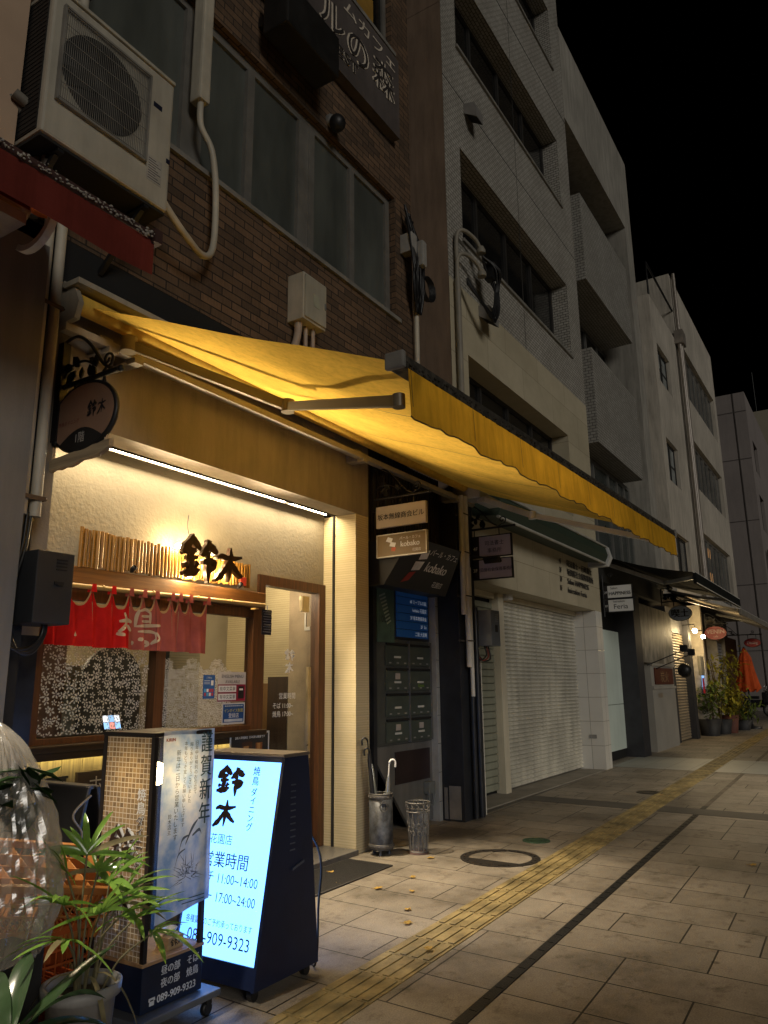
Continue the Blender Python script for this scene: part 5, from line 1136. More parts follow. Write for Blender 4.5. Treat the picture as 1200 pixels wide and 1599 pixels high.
for k in range(11):
    x = 8.52 + q.uniform(0, .18); g.tube(bezier([(8.55, 3.76, 7.12), (x + .12, 3.70 + q.uniform(-.1, .1), 6.95), (x + .20, 3.68, 6.65 + q.uniform(-.1, .1)), (x + .1, 3.70, 6.28 + q.uniform(-.08, .08)), (8.45 + q.uniform(-.05, .1), 3.75, 6.38), (8.2, 3.84, 6.60 + q.uniform(-.06, .06))], 5), .014, 5)
g.obox(V((8.72, 3.72, 6.95)), X * .07, Y * .06, V((.04, 0, .15)), .02); g.build('cable', M_cable, t)
t = thing('cable_bundle', 'dark tangle of cables and junction boxes at the brick corner', 'cables', (6.85, 3.9, 5.6))
g = MB(); q = random.Random(12)
for k in range(14): g.tube(bezier([(6.80 + q.uniform(-.1, .1), 3.90, 6.75 + q.uniform(-.2, .2)), (6.84 + q.uniform(-.13, .13), 3.84, 6.4), (6.86 + q.uniform(-.12, .12), 3.82, 6.0), (6.95 + q.uniform(-.05, .05), 3.88, 5.6)], 4), .016, 5)
for k in range(5): g.tube([V((7.10 + .14 * math.cos(j * .42) + k * .01, 3.88 - k * .012, 5.98 + .15 * math.sin(j * .42))) for j in range(15)], .010, 5, closed=True)
g.build('cable', M_cable, t)
g = MB(); g.box(6.72, 6.84, 3.82, F - .003, 6.28, 6.52, .01); g.obox(V((6.9, 3.80, 6.3)), X * .05, Y * .05, Z * .16, .02); g.build('junction_box', mat('junction_grey', (.30, .29, .27), .5), t)
g = MB(); g.tube([(6.98, 3.93, 3.84), (6.98, 3.93, 6.1)], .032, 10); g.build('conduit', M_cream, t)

# dark green retracted awning above the shutter
t = thing('green_awning', 'dark green retracted awning cassette over the closed shutter', 'awning', (10.4, 3.8, 3.4))
gm = mat('awning_green', (.030, .045, .030), .6, 0, .15, 3, .1)
g = MB(); g.prism([(-.14, 0.02), (.20, -.02), (.26, .10), (.22, .24), (-.14, .26)], 4.45, (8.30, 3.80, 3.45), V((0, -1, 0)), Z); g.build('cassette', gm, t)
g = MB(); g.tube([(8.3, 3.565, 3.70), (12.76, 3.565, 3.70)], .018, 8); g.tube([(8.3, 3.6, 3.42), (12.76, 3.6, 3.42)], .02, 8); g.build('front_bar', mat('bar_pale', (.38, .37, .33), .5), t)
g = MB(); g.prism([(-.10, -.06), (.22, -.06), (.29, .08), (.24, .27), (-.10, .28)], .14, (12.77, 3.80, 3.44), V((0, -1, 0)), Z); g.build('end_cap', mat('cap_white', (.55, .55, .53), .5, 0, .1, 4, .1), t)

# ------------------------------------------------------------------ building with tiled balconies
T = thing('balcony_building', 'grey building with protruding tiled balcony walls beyond the shutter', 'building', (16.2, F, 0))
M_tile2 = tilemat('balcony_tile', '#a7a59f', '#97958e', '#4d4a45', .115, .062, .006, .6, dirt=.4)
gw = mat('grey_render', (.32, .305, .27), .8, 0, .16, .8, .2, 30, stain=.6)
g = MB(); g.box(13.64, 19.0, F, 12, 13.1, 15.42); g.box(18.35, 19.0, F, 12, 3.6, 13.097); g.box(13.64, 18.35, 4.9, 12, 3.3, 13.097); g.build('wall', gw, T)
for (z0, z1, x1) in ((9.67, 11.70, 18.0), (6.10, 8.12, 17.82)):
    g = MB(); g.box(14.32, x1, F + .002, 4.80, z0, z1); g.build('balcony', M_tile2, T)
sash(T, 13.66, 18.34, 8.14, 9.65, [15.0, 15.7, 16.6, 17.5], 4.75, .07, mf=mat('balcony_frame', (.16, .16, .15), .5, .2), mp=M_panedark); sash(T, 13.66, 18.34, 11.72, 13.05, [15.2, 16.8], 4.75, .06, mp=M_panedark)
sash(T, 13.66, 18.34, 3.75, 6.08, [14.4, 15.4, 16.5, 17.2, 17.8], 4.45, .09, mf=mat('balcony_frame', (.16, .16, .15), .5, .2), mp=mat('dim_pane', (.05, .058, .055), .25, 0, .3, 1, .02))
g = MB(); g.box(13.64, 19.0, 4.02, 4.85, 3.28, 3.72); g.build('lintel', M_dark, T)
g = MB(); g.box(13.66, 14.15, 4.30, 4.9, 0, 3.28); g.box(15.92, 16.45, 4.0, 4.9, 0, 3.28); g.build('dark_pier', mat('pier_charcoal', (.035, .035, .04), .6), T, each=True)
g = MB(); g.box(14.15, 15.92, 4.34, 4.40, .17, 1.02); g.box(14.15, 15.92, 4.34, 4.40, 1.03, 2.46); g.build('pale_panel', mat('pale_panel', (.70, .80, .74), .4, 0, .06, 1.2, .05, stain=.12), T)
g = MB(); g.box(14.10, 15.95, 4.36, 4.8, 0, .168); g.box(14.10, 15.95, 4.42, 4.8, 2.46, 3.28); g.build('backing', M_dark, T)
stone = mat('mottled_stone', (.27, .245, .205), .55, 0, .65, 4, .3, 30, (1, 1, .6), stain=.55)
g = MB(); g.box(16.46, 19.55, 4.03, 4.9, 1.86, 3.10); g.build('stone_cladding', stone, T)
g = MB(); g.box(17.22, 19.45, 4.05, 4.9, 0, 1.30); g.box(17.22, 19.45, 4.02, 4.9, 1.302, 1.36); g.box(17.22, 19.45, 4.02, 4.9, 1.80, 1.857); g.box(17.22, 19.45, 4.06, 4.9, 1.362, 1.80); g.build('lower_panel', mat('panel_beige', (.36, .34, .30), .6, 0, .1, 1.5, .1), T)
g = MB(); g.box(16.46, 17.2, 4.3, 4.9, 0, 1.858); g.build('side_door', M_dark, T)
g = MB(); g.box(17.5, 19.3, 4.035, 4.055, 1.40, 1.76); g.build('plaque', mat('plaque_maroon', (.10, .022, .012), .5), T)
g = MB(); g.text('炭火', (18.4, 4.034, 1.47), X, Z, .26, 'C', 1.6); g.text('本日貸切', (17.9, 4.046, 1.12), X, Z, .12); g.build('plaque_lettering', mat('plaque_gold', (.36, .24, .12), .5), T)
def nf(g, x, r_, u_, y0, y1, z0, z1): g.m = 0; g.text('Salon', (x, (y0 + y1) / 2 + .10, z0 + .155), r_, u_, .06); g.text('HAPPINESS', (x, (y0 + y1) / 2, z0 + .05), r_, u_, .085, 'C', .95, .002, .002); g.m = 1; g.box(x - .0015, x, y1 - .0, y1 + .07, z0, z1); g.m = 2; g.text('2F', (x - .002, y1 + .035, z0 + .08), r_, u_, .06)
sw = mat('sign_pale_grey', (.66, .66, .64), .5, 0, .05, 3, .03); inks = [mat('sign_grey_ink', (.04, .045, .05), .5), M_ink, M_wht]
plate_sign('projecting_sign', 'pale projecting sign marked 2F beyond the shutter, upper of a pair', 13.7, 3.43, 3.86, 2.93, 3.15, sw, nf, inks)
def nf(g, x, r_, u_, y0, y1, z0, z1): g.m = 0; g.text('hairsalon', (x, (y0 + y1) / 2 + .03, z0 + .16), r_, u_, .058); g.text('Feria', (x, (y0 + y1) / 2, z0 + .045), r_, u_, .125, 'C', 1.05); g.m = 1; g.box(x - .0015, x, y1, y1 + .07, z0, z1); g.m = 2; g.text('1F', (x - .002, y1 + .035, z0 + .08), r_, u_, .06)
plate_sign('projecting_sign', 'pale projecting hair salon sign marked 1F, lower of a pair', 13.7, 3.42, 3.86, 2.685, 2.895, sw, nf, inks)
t = thing('sign_mount', 'black wall mount carrying the two hair salon signs', 'bracket', (13.66, 3.9, 2.7))
g = MB(); g.tube([(13.70, 3.95, 2.6), (13.70, 3.95, 3.35)], .02, 8); g.box(13.68, 13.72, 3.86, 3.97, 2.90, 2.925); g.sphere((13.7, 3.40, 2.91), .028, 8); g.tube([(13.70, 3.9, 2.912), (13.70, 3.42, 2.912)], .012)
for z in (3.1, 3.3): g.tube(spiral((13.7, 3.8, z + .04), V((0, -1, 0)), Z, .05, 1.3, 16), .007, 5)
g.build('mount', M_black, t)
t = thing('spotlight_pair', 'pair of black spotlights on long thin arms before the mottled stone wall', 'lamp', (17.5, 3.9, 2.0))
for (x, z, s_) in ((17.1, 2.02, 0), (17.9, 1.96, .2)):
    g = MB(); g.tube([(x - .3, 4.02, z - .22), (x + .6, 3.45, z + .10)], .012, 6); g.build('arm', M_black, t); g = MB(); g.box(x + .55, x + .70, 3.36, 3.5, z + .07, z + .22, .015); g.build('head', M_black, t)
t = thing('round_lantern', 'round black lantern on the stone wall edge', 'lamp', (19.5, 3.85, 1.6)); g = MB(); g.sphere((19.5, 3.80, 1.72), .16, 14, (1, 1, 1.05)); g.build('shade', M_black, t); g = MB(); g.tube([(19.5, 3.8, 1.72), (19.5, 4.03, 1.78)], .02); g.build('arm', M_alu, t)
dark_aw = mat('awning_black', (.014, .015, .014), .9, 0, .2, 3, .15, spec=.05)
t = thing('dark_awning', 'black awning on pale folding arms over the salon entrance', 'awning', (16.5, 3.7, 3.3))
g = MB(); n = 20
for k in range(n):
    a, b_ = k / n, (k + 1) / n; P = lambda v: (3.90 - 1.50 * v, 3.72 - .42 * v - .05 * math.sin(math.pi * v)); (y0, z0), (y1, z1) = P(a), P(b_); g.quad((13.85, y0, z0), (13.85, y1, z1), (19.1, y1, z1), (19.1, y0, z0))
g.build('canopy', dark_aw, t)
g = MB(); g.box(13.85, 19.1, 2.36, 2.41, 3.10, 3.29, .004); g.build('valance', dark_aw, t)
g = MB(); g.tube([(13.82, 2.385, 3.30), (19.13, 2.385, 3.30)], .018, 8); g.box(13.84, 19.1, 2.353, 2.359, 3.10, 3.115); g.build('front_bar', M_white, t)
ar = mat('arm_grey', (.36, .35, .33), .45)
for s0, el, tp in (((14.05, 3.88, 3.58), (14.75, 3.08, 3.26), (14.0, 2.44, 3.22)), ((18.9, 3.88, 3.58), (18.2, 3.08, 3.30), (18.9, 2.44, 3.24))):
    g = MB()
    for a, b_ in ((V(s0), V(el)), (V(el), V(tp))): d = (b_ - a); sd = d.cross(Z).normalized(); g.obox((a + b_) / 2, d / 2, sd * .022, sd.cross(d.normalized()) * .032)
    g.build('arm', ar, t)
g = MB(); g.tube([(13.9, 3.86, 3.66), (19.1, 3.86, 3.66)], .05, 10); g.build('roller', dark_aw, t)
def ovals(name, label, x, yc, zc, ra, rb, base, s, ink, bz, size, cat='sign', sub=None):
    t = thing(name, label, cat, (x, F, zc)); el = [(ra * math.cos(2 * math.pi * k / 36), rb * math.sin(2 * math.pi * k / 36)) for k in range(36)]
    g = MB(); g.prism(el, .04, (x - .02, yc, zc), V((0, -1, 0)), Z); g.build('board', base, t)
    g = MB(); g.tube([V((x, yc - a, zc + b_)) for a, b_ in el], .014, 6, closed=True); g.build('rim', M_black, t)
    g = MB(); g.text(s, (x - .022, yc, zc - size * (.36 if not sub else .1)), V((0, -1, 0)), Z, size, 'C', 1, .003, size * .03)
    if sub: g.text(sub, (x - .022, yc, zc - size * .75), V((0, -1, 0)), Z, size * .5, 'C', 1, .003)
    g.build('lettering', ink, t)
    g = MB(); scroll_bracket(g, x, F, bz, F - yc + ra + .04, 7, int(x), .011)
    for d in (-.5, .5): g.tube([(x, yc - d * ra, bz), (x, yc - d * ra, zc + rb * .8)], .008, 6)
    g.box(x - .02, x + .02, F - .03, F - .002, bz - .1, bz + .3); g.build('bracket', M_black, t); return t
ovals('oval_sign', 'pale blue oval sign with dark characters near the shop light bulbs', 18.5, 3.58, 3.0, .25, .165, mat('oval_pale', (.60, .68, .78), .5, 0, .08, 4, .05), '喫土', mat('oval_ink', (.02, .02, .03), .5), 3.28, .20)

# ------------------------------------------------------------------ white building, farther on
T = thing('white_building', 'plain off white building with window bands and drainpipes down its middle', 'building', (26, F, 0))
ww = mat('offwhite_render', (.50, .46, .395), .8, 0, .16, .6, .2, 20, stain=.6)
wp = [(21.0, 22.6, 9.75, 10.9), (21.0, 22.5, 6.85, 8.08)]; wb = [(24.6, 31.2, 10.65, 12.45), (24.6, 31.0, 7.55, 9.2), (24.6, 30.9, 4.1, 6.1)]
g = MB(); holed(g, 20.5, 24.0, 3.7, 12.2, F, wp + [(21.0, 22.8, 4.2, 5.4)], .2, 12); holed(g, 24.0, 31.75, 3.7, 14.55, F - .004, wb, .25, 12); g.build('wall', ww, T)
g = MB(); g.quad((19.0, 4.6, 0), (20.5, 4.6, 0), (20.5, 4.6, 13.2), (19.0, 4.6, 13.2)); g.build('gap_wall', mat('gap_grey', (.16, .15, .14), .8), T)
lit = mat('reflecting_pane', (.11, .115, .115), .12, 0, .4, .8, .02); wf = mat('white_building_frame', (.20, .19, .17), .5, .2)
for (a, b_, c, d) in wp: sash(T, a, b_, c, d, [(a + b_) / 2], F + .1, .06, fd, mat('bright_pane', (.30, .33, .33), .3, 0, .5, 2.2, .02, stain=.3), rail=(c + d) / 2)
sash(T, 21.0, 22.8, 4.2, 5.4, [21.9], F + .1, .06, fd, lit)
for (a, b_, c, d) in wb: sash(T, a, b_, c, d, [a + (b_ - a) * k / 8 for k in range(1, 8)], F + .12, .09, wf, lit)
g = MB()
for (x, c, h) in ((25.4, 4.55, .38), (25.4, 5.35, .3), (26.9, 4.6, .4), (26.9, 5.5, .32)): g.box(x, x + .34, F + .135, F + .14, c, c + h)
g.build('lit_room', emat('far_window_glow', (1.0, .52, .20), .42), T, each=True)
g = MB(); g.box(23.85, 24.35, 3.72, F - .006, 12.0, 12.45); g.tube([(23.95, 3.85, 3.8), (23.95, 3.85, 12.0)], .06, 10); g.tube([(24.15, 3.85, 3.8), (24.15, 3.85, 12.0)], .08, 10); g.tube([(24.2, 3.88, 12.4), (24.2, 3.88, 14.6)], .06, 10); g.build('drainpipe', mat('pipe_greybrown', (.26, .23, .20), .35, .2), T)
g = MB(); g.tube([(20.52, F, 12.2), (20.52, F, 13.2), (24.0, F, 13.2)], .03, 6); g.build('railing', M_black, T)
g = MB(); g.box(19.6, 31.7, 4.5, 12, 0, 3.69); g.build('ground_floor', mat('shop_dark', (.05, .04, .03), .7), T)
g = MB(); P = []
for k in range(38):
    z = .02 + k * .07; P += [(20.15, 4.22, z), (20.15, 4.195, z + .03), (20.15, 4.22, z + .07)]
vs = P + [(21.65, y, z) for _, y, z in P]; L = len(P); g.add(vs, [(i, i + L, i + L + 1, i + 1) for i in range(L - 1)], False); g.build('shutter', mat('far_shutter', (.30, .25, .18), .5, .1, .1, 2, .05, stain=.3), T)
g = MB(); g.box(19.62, 20.14, 4.15, 4.5, 0, 3.3); g.box(21.66, 22.0, 4.05, 4.5, 0, 3.3); g.box(20.15, 21.66, 4.18, 4.5, 2.69, 3.3); g.build('dark_pier', mat('pier_charcoal', (.035, .035, .04)), T, each=True)
g = MB(); g.box(23.15, 23.35, 3.95, 4.3, 0, 3.6); g.box(25.8, 25.95, 4.0, 4.3, 0, 3.4); g.box(27.3, 27.45, 4.0, 4.3, 0, 3.4); g.build('pale_post', mat('post_pale', (.45, .40, .32), .6), T, each=True)
g = MB(); g.box(23.4, 25.7, 4.3, 4.4, .3, 2.9); g.box(28, 31.5, 4.2, 4.3, 0, 3); g.build('wood_front', wood('far_wood', '#2c1a0e', '#5c3a20', .5, 'Z'), T, each=True)
g = MB()
for k in range(24): z = .3 + k * .1; g.box(26.0, 27.28, 4.1, 4.16, z, z + .07)
g.build('slat_screen', mat('slat_pale', (.36, .36, .38), .5), T)
g = MB(); g.box(23.0, 23.10, 4.0, 4.05, 1.25, 1.75); g.build('lit_menu', emat('menu_glow', (.25, .5, 1.0), .9), T)
g = MB(); g.box(22.05, 22.5, 3.86, 3.95, 1.62, 2.15, .03); g.build('notice_box', mat('notice_box', (.28, .26, .2), .6), T)
g = MB(); g.box(22.2, 22.28, 3.86, 3.9, 1.15, 1.55); g.build('red_tag', mat('tag_red', (.5, .03, .05), .5), T)
for (x, z) in ((21.3, 2.76), (22.4, 2.66)):
    t = thing('bulb_lamp', 'glowing bare bulb lamp at the far shop front, %s of the two' % ('nearer' if x < 22 else 'farther'), 'lamp', (x, 3.9, z)); g = MB(); g.sphere((x, 3.80, z), .06 if x < 22 else .05, 12); g.build('bulb', emat('far_bulb', (1.0, .74, .38), 380), t)
    g = MB(); g.tube([(x, 4.1, z + .16), (x, 3.80, z + .17), (x, 3.80, z + .08)], .014); g.build('arm', M_black, t)
t = thing('beige_awning', 'long faded beige awning lit from below past the black awning', 'awning', (25, 3.6, 3.2))
g = MB(); fc = cloth('awning_beige', (.42, .36, .27, 1), .3, .15, 2, streak=.3); n = 10
for k in range(n):
    a, b_ = k / n, (k + 1) / n; P = lambda v: (3.92 - 1.45 * v, 3.66 - .55 * v - .04 * math.sin(math.pi * v)); (y0, z0), (y1, z1) = P(a), P(b_); g.quad((19.55, y0, z0), (19.55, y1, z1), (31.5, y1, z1), (31.5, y0, z0))
g.build('canopy', fc, t)
g = MB(); g.box(19.55, 31.5, 2.42, 2.47, 2.98, 3.12, .004); g.build('valance', mat('valance_greybrown', (.20, .18, .15), .7), t)
g = MB(); g.tube([(19.5, 2.45, 3.125), (31.55, 2.45, 3.125)], .02, 8)
for s0, el, tp in (((19.8, 3.88, 3.5), (20.6, 3.1, 3.25), (19.8, 2.5, 3.08)), ((25.6, 3.88, 3.5), (24.9, 3.1, 3.25), (25.6, 2.5, 3.08))):
    for a, b_ in ((V(s0), V(el)), (V(el), V(tp))): d = (b_ - a); sd = d.cross(Z).normalized(); g.obox((a + b_) / 2, d / 2, sd * .022, sd.cross(d.normalized()) * .032)
g.build('arm', M_white, t)
ovals('oval_sign', 'large dim red sign with pale lettering hung under the beige awning', 24.0, 3.72, 2.84, .30, .19, mat('sign_dullred', (.26, .05, .05), .5, 0, .1, 4, .05), 'VENIN', mat('sign_pinkgrey', (.45, .30, .28), .5), 3.1, .17, sub='cafe')
ovals('oval_sign', 'small dark red oval sign above the closed orange parasol', 27.0, 3.12, 2.66, .24, .13, mat('sign_deepred', (.24, .02, .02), .5, 0, .1, 4, .05), 'Dining', mat('sign_pinkgrey', (.45, .30, .28)), 2.92, .12)

# plants, parasol, motorbike at the far shops
leafy = cloth('far_leaf_lit', (.34, .31, .05, 1), .3, .4, 12); leafg = cloth('far_leaf_green', (.15, .20, .05, 1), .3, .4, 12)  # first leaf colour carries the yellow light of the bulbs
def far_plant(name, label, x, y, h, w_, n, mt, pot, pr=.2, ph=.32, stems=3, ll=.16):
    t = thing(name, label, 'potted plant', (x, y, 0), 'potted plants at the far shops'); q = random.Random(int(x * 100))
    g = MB(); g.lathe((x, y, 0), [(pr * .75, 0), (pr, ph), (pr * .9, ph), (pr * .85, ph - .04), (0, ph - .04)], 14); g.build('pot', pot, t)
    g = MB(); tops = []
    for k in range(stems):
        a = q.uniform(0, 6.3); p = [V((x, y, ph - .05)), V((x + math.cos(a) * w_ * .3, y + math.sin(a) * w_ * .3, ph + (h - ph) * .5)), V((x + math.cos(a) * w_ * .6, y + math.sin(a) * w_ * .6, h * q.uniform(.8, 1)))]
        b_ = bezier(p, 5); tops += b_[2:]; g.tube(b_, .012, 5)
    g.build('stem', mat('stem_brown', (.09, .06, .03), .8), t)
    g = MB()
    for k in range(n):
        c = q.choice(tops) + V((q.gauss(0, w_ * .35), q.gauss(0, w_ * .35), q.gauss(0, .10))); d = V((q.gauss(0, 1), q.gauss(0, 1), q.gauss(-.3, .6))).normalized(); s_ = d.cross(Z).normalized() * ll * .17; L = ll * q.uniform(.6, 1.3)
        g.add([c - d * L * .5, c + s_, c + d * L * .5 - Z * L * .15, c - s_], [(0, 1, 2, 3)], False)
    g.build('foliage', mt, t)
pd = mat('pot_black', (.025, .025, .027), .6); pt = mat('pot_terracotta', (.13, .045, .03), .7)
far_plant('potted_plant', 'bushy potted plant with hanging leaves nearest the far shop', 23.2, 4.0, 1.5, .45, 240, leafg, pd, .32, .45, 5, .22)
far_plant('potted_plant', 'tall potted tree with yellow bulb light in its leaf colour reaching the awning at the far shops', 24.2, 3.85, 2.5, .6, 170, leafy, pd, .3, .4, 4, .26)
far_plant('potted_plant', 'full green shrub in a terracotta pot at the far shops', 24.7, 3.70, 1.25, .5, 300, leafy, pt, .26, .5, 6, .22)
far_plant('potted_plant', 'low dark shrub beside the foot of the orange parasol', 26.3, 3.60, .8, .5, 220, leafg, pd, .3, .3, 5, .2)
far_plant('potted_plant', 'yellow lit tall shrub behind the low dark shrub', 26.4, 3.95, 2.3, .55, 260, leafy, pd, .25, .35, 5, .25)
t = thing('parasol', 'closed orange parasol on a dark pole at the far shops', 'parasol', (27.2, 3.42, 0))
g = MB(); g.lathe((27.2, 3.42, 0), [(.28, 0), (.28, .06), (.06, .09), (.03, .2)], 16); g.build('base', M_black, t); g = MB(); g.tube([(27.2, 3.42, .1), (27.2, 3.42, 2.55)], .024, 8); g.build('pole', M_black, t)
g = MB(); n = 40; prof = [(2.52, .03), (2.3, .13), (2.2, .17), (1.8, .22), (1.45, .28), (1.18, .32)]; vs = []
for z, r_ in prof:
    for k in range(n): a = 2 * math.pi * k / n; rr = r_ * (1 + .28 * math.cos(8 * a) * (r_ / .4)); vs.append((27.2 + rr * math.cos(a), 3.42 + rr * math.sin(a), z + (.07 * math.cos(8 * a) if z < 1.3 else 0)))
g.add(vs, [(i * n + k, i * n + (k + 1) % n, (i + 1) * n + (k + 1) % n, (i + 1) * n + k) for i in range(len(prof) - 1) for k in range(n)], True); g.build('canopy', cloth('parasol_orange', (.60, .11, .035, 1), .3, .15, 6), t)
g = MB(); g.tube([V((27.2 + .19 * math.cos(k * .4), 3.42 + .19 * math.sin(k * .4), 2.1)) for k in range(16)], .012, 5, closed=True); g.build('strap', mat('parasol_strap', (.35, .05, .02), .7), t)
t = thing('motorbike', 'dark parked motorbike with chrome glints in the side street beyond the parasol', 'motorbike', (36, 4.3, 0))
bx, by = 36.2, 4.35
for dx in (-.62, .62):
    g = MB(); g.tube([V((bx + dx * .35, by + dx + .28 * math.cos(k * .2618), .31 + .28 * math.sin(k * .2618))) for k in range(24)], .05, 8, closed=True); wv = g.build('wheel', M_black, t)
    g = MB(); g.lathe((bx + dx * .35 - .03, by + dx, .31), [(.06, 0), (.06, .06)], 10, X)
    for k in range(8): a = k * math.pi / 4; g.tube([(bx + dx * .35, by + dx, .31), (bx + dx * .35, by + dx + .26 * math.cos(a), .31 + .26 * math.sin(a))], .006, 4)
    g.build('rim', mat('chrome', (.6, .6, .6), .15, 1.0, .05, 5, 0), wv)
g = MB(); g.obox((bx, by, .55), X * .16, Y * .42, Z * .16, .06); g.obox((bx - .05, by - .42, .78), X * .16, Y * .12, Z * .25, .06); g.build('body', mat('bike_black', (.02, .02, .025), .25, .2), t)
g = MB(); g.obox((bx, by + .2, .80), X * .13, Y * .38, Z * .06, .04); g.build('seat', M_black, t); g = MB(); g.tube([(bx - .35, by - .42, 1.08), (bx, by - .5, 1.05), (bx + .35, by - .42, 1.08)], .018, 8); g.tube([(bx - .2, by - .62, .31), (bx - .02, by - .45, 1.05)], .03); g.build('handlebar', mat('chrome', (.6, .6, .6)), t)
g = MB(); g.sphere((bx - .08, by - .62, .92), .09, 12); g.build('headlight', mat('headlight_glass', (.5, .5, .5), .1, .6), t)
for s_ in (-1, 1): g = MB(); g.sphere((bx + s_ * .36, by - .46, 1.25), .06, 8, (1, .3, .8)); g.tube([(bx + s_ * .3, by - .43, 1.08), (bx + s_ * .36, by - .46, 1.22)], .008); g.build('mirror', mat('chrome', (.6, .6, .6)), t)

# the two farthest blocks
T = thing('far_block', 'grey purple panelled block across the side street', 'building', (46, F, 0))
g = MB(); holed(g, 43.5, 60, 0, 17.0, F, [(45, 47, 9.5, 11.5), (45, 47, 12.8, 14.6), (48.5, 51, 6, 8), (45, 47, 5.5, 7.5)], .3, 20); g.build('wall', mat('grey_purple_panel', (.26, .23, .22), .8, 0, .08, .5, .1, 10, stain=.2), T)
g = MB()
for z in (3, 6.4, 9.8, 13.2, 15.9): g.box(43.47, 43.499, F, 12, z, z + .025)
for y in (4.55, 5.6): g.box(43.465, 43.498, y, y + .045, 0, 17)
g.build('panel_joint', mat('joint_grey', (.09, .08, .075), .8), T)
for (a, b_, c, d) in ((45, 47, 9.5, 11.5), (45, 47, 12.8, 14.6), (48.5, 51, 6, 8), (45, 47, 5.5, 7.5)): sash(T, a, b_, c, d, [(a + b_) / 2], F + .15, .1, fd, M_panedark)
g = MB()
for k in range(5): g.tube([(44.4 + k * .25, F - .15, 0), (44.4 + k * .25, F - .15, 8.3)], .07, 8)
g.build('pipe', mat('pipe_greybrown', (.26, .23, .20)), T, each=True)
T = thing('far_tower', 'distant pale building behind the grey purple panelled block', 'building', (70, F, 0))
g = MB(); holed(g, 61, 90, 0, 21.5, F, [(64, 70, 13, 16)], .3, 24); g.build('wall', mat('far_pale_wall', (.30, .27, .21), .8, 0, .08, .3, .1, 10), T)
sash(T, 64, 70, 13, 16, [66, 68], F + .15, .15, fd, M_panedark)
g = MB(); g.tube([(75, 6, 21.5), (75, 6, 30)], .05, 6); g.build('antenna', M_black, T)

# ------------------------------------------------------------------ lit A-board of the restaurant
t = thing('lit_signboard', 'glowing cyan A-shaped signboard with opening hours standing on the pavement', 'signboard', (3.18, 2.85, 0))
nv = mat('signboard_navy', (.012, .020, .060), .38, .2, .15, 6, .1, 80)
SY0, SY1 = 2.58, 3.14
g = MB(); prof = [(2.93, .055), (3.42, .055), (3.318, 1.07), (3.125, 1.07)]
A = [V((x, SY0, z)) for x, z in prof]; B = [V((x, SY1, z)) for x, z in prof]
# hollow cheeks and rails so that the lit panels sit in their frame
def cheek(y0, y1):
    a = [V((x, y0, z)) for x, z in prof]; b_ = [V((x, y1, z)) for x, z in prof]; g.add(a + b_, [(0, 1, 2, 3), (7, 6, 5, 4), (0, 4, 5, 1), (1, 5, 6, 2), (2, 6, 7, 3), (3, 7, 4, 0)], False)
cheek(SY0, SY0 + .018); cheek(SY1 - .018, SY1); g.box(3.122, 3.321, SY0 + .018, SY1 - .018, 1.045, 1.068)
g.obox(V((2.946, 2.86, .105)), V((.0085, 0, .046)), Y * .262, V((.006, 0, -.001))); g.obox(V((3.404, 2.86, .105)), V((-.0045, 0, .046)), Y * .262, V((.006, 0, .001))); g.box(2.95, 3.40, SY0 + .018, SY1 - .018, .056, .064)
g.build('body', nv, t)
g = MB(); g.box(3.115, 3.328, SY0 - .004, SY1 + .004, 1.0705, 1.088, .006); g.build('top_rail', mat('top_rail_grey', (.20, .17, .15), .4, .5), t)
cy_ = emat('panel_cyan', (.056, .165, .46), 9.0)
fo = V((2.956, 2.86, .150)); fu = V((3.122 - 2.956, 0, 1.045 - .150)); fl = fu.length; fun = fu.normalized()
g = MB(); g.obox(fo + fu / 2 + V((.006, 0, 0)), Y * .258, fu / 2, V((.003, 0, -.0006))); g.build('lit_panel', cy_, t)
bo = V((3.396, 2.86, .150)); bu = V((3.320 - 3.396, 0, 1.045 - .150)); g = MB(); g.obox(bo + bu / 2 - V((.006, 0, 0)), Y * .258, bu / 2, V((.003, 0, .0003))); g.build('lit_panel', cy_, t)
def lettering(o, un, rr, ytop, name):
    g = MB(); PA = lambda r_, h: o + rr * (.258 - r_) + un * h          # r_ = distance from the panel's right edge, h = height on it
    g.m = 1; brush(g, RIN, PA(.415, .735), rr, un, .185, .150, .0006, .003, 1.6, 3); brush(g, KI, PA(.405, .575), rr, un, .150, .135, .0006, .003, 1.5, 4)
    g.m = 0
    g.vtext('焼鳥', PA(.150, .845), rr, un, .048, .003, 1.0, 1, .0008); g.vtext('ダイ', PA(.150, .745), rr, un, .042, .003, .98, 1, .0010); g.vtext('ニング', PA(.150, .662), rr, un, .042, .003, .98, 1, .0010)
    g.text('花園店', PA(.325, .505), rr, un, .052, 'C', 1, .003); g.text('営業時間', PA(.275, .40), rr, un, .079, 'C', 1, .003, .0008)
    g.text('ランチ 11:00~14:00', PA(.045, .325), rr, un, .062, 'R', .88, .003); g.text('ディナー 17:00~24:00', PA(.045, .240), rr, un, .062, 'R', .86, .003)
    g.text('各種宴会のご予約承っております', PA(.04, .135), rr, un, .036, 'R', .82, .003); g.text('089-909-9323', PA(.045, .055), rr, un, .078, 'R', .95, .003)
    return g
lettering(fo, fun, V((0, -1, 0)), 0, '').build('lettering', [mat('sign_dark_grey', (.03, .04, .05), .6), mat('sign_brush_brown', (.02, .012, .014), .6)], t)
g = MB()
for k in range(11): z = .62 + k * .031; g.box(3.175, 3.215, SY0 - .003, SY0, z, z + .006)
g.obox(V((3.24, SY0 - .004, .545)), V((.045, 0, .012)), Y * .004, V((0, 0, .006))); g.build('vents', mat('vent_bluegrey', (.10, .12, .18), .4, .3), t)
g = MB()
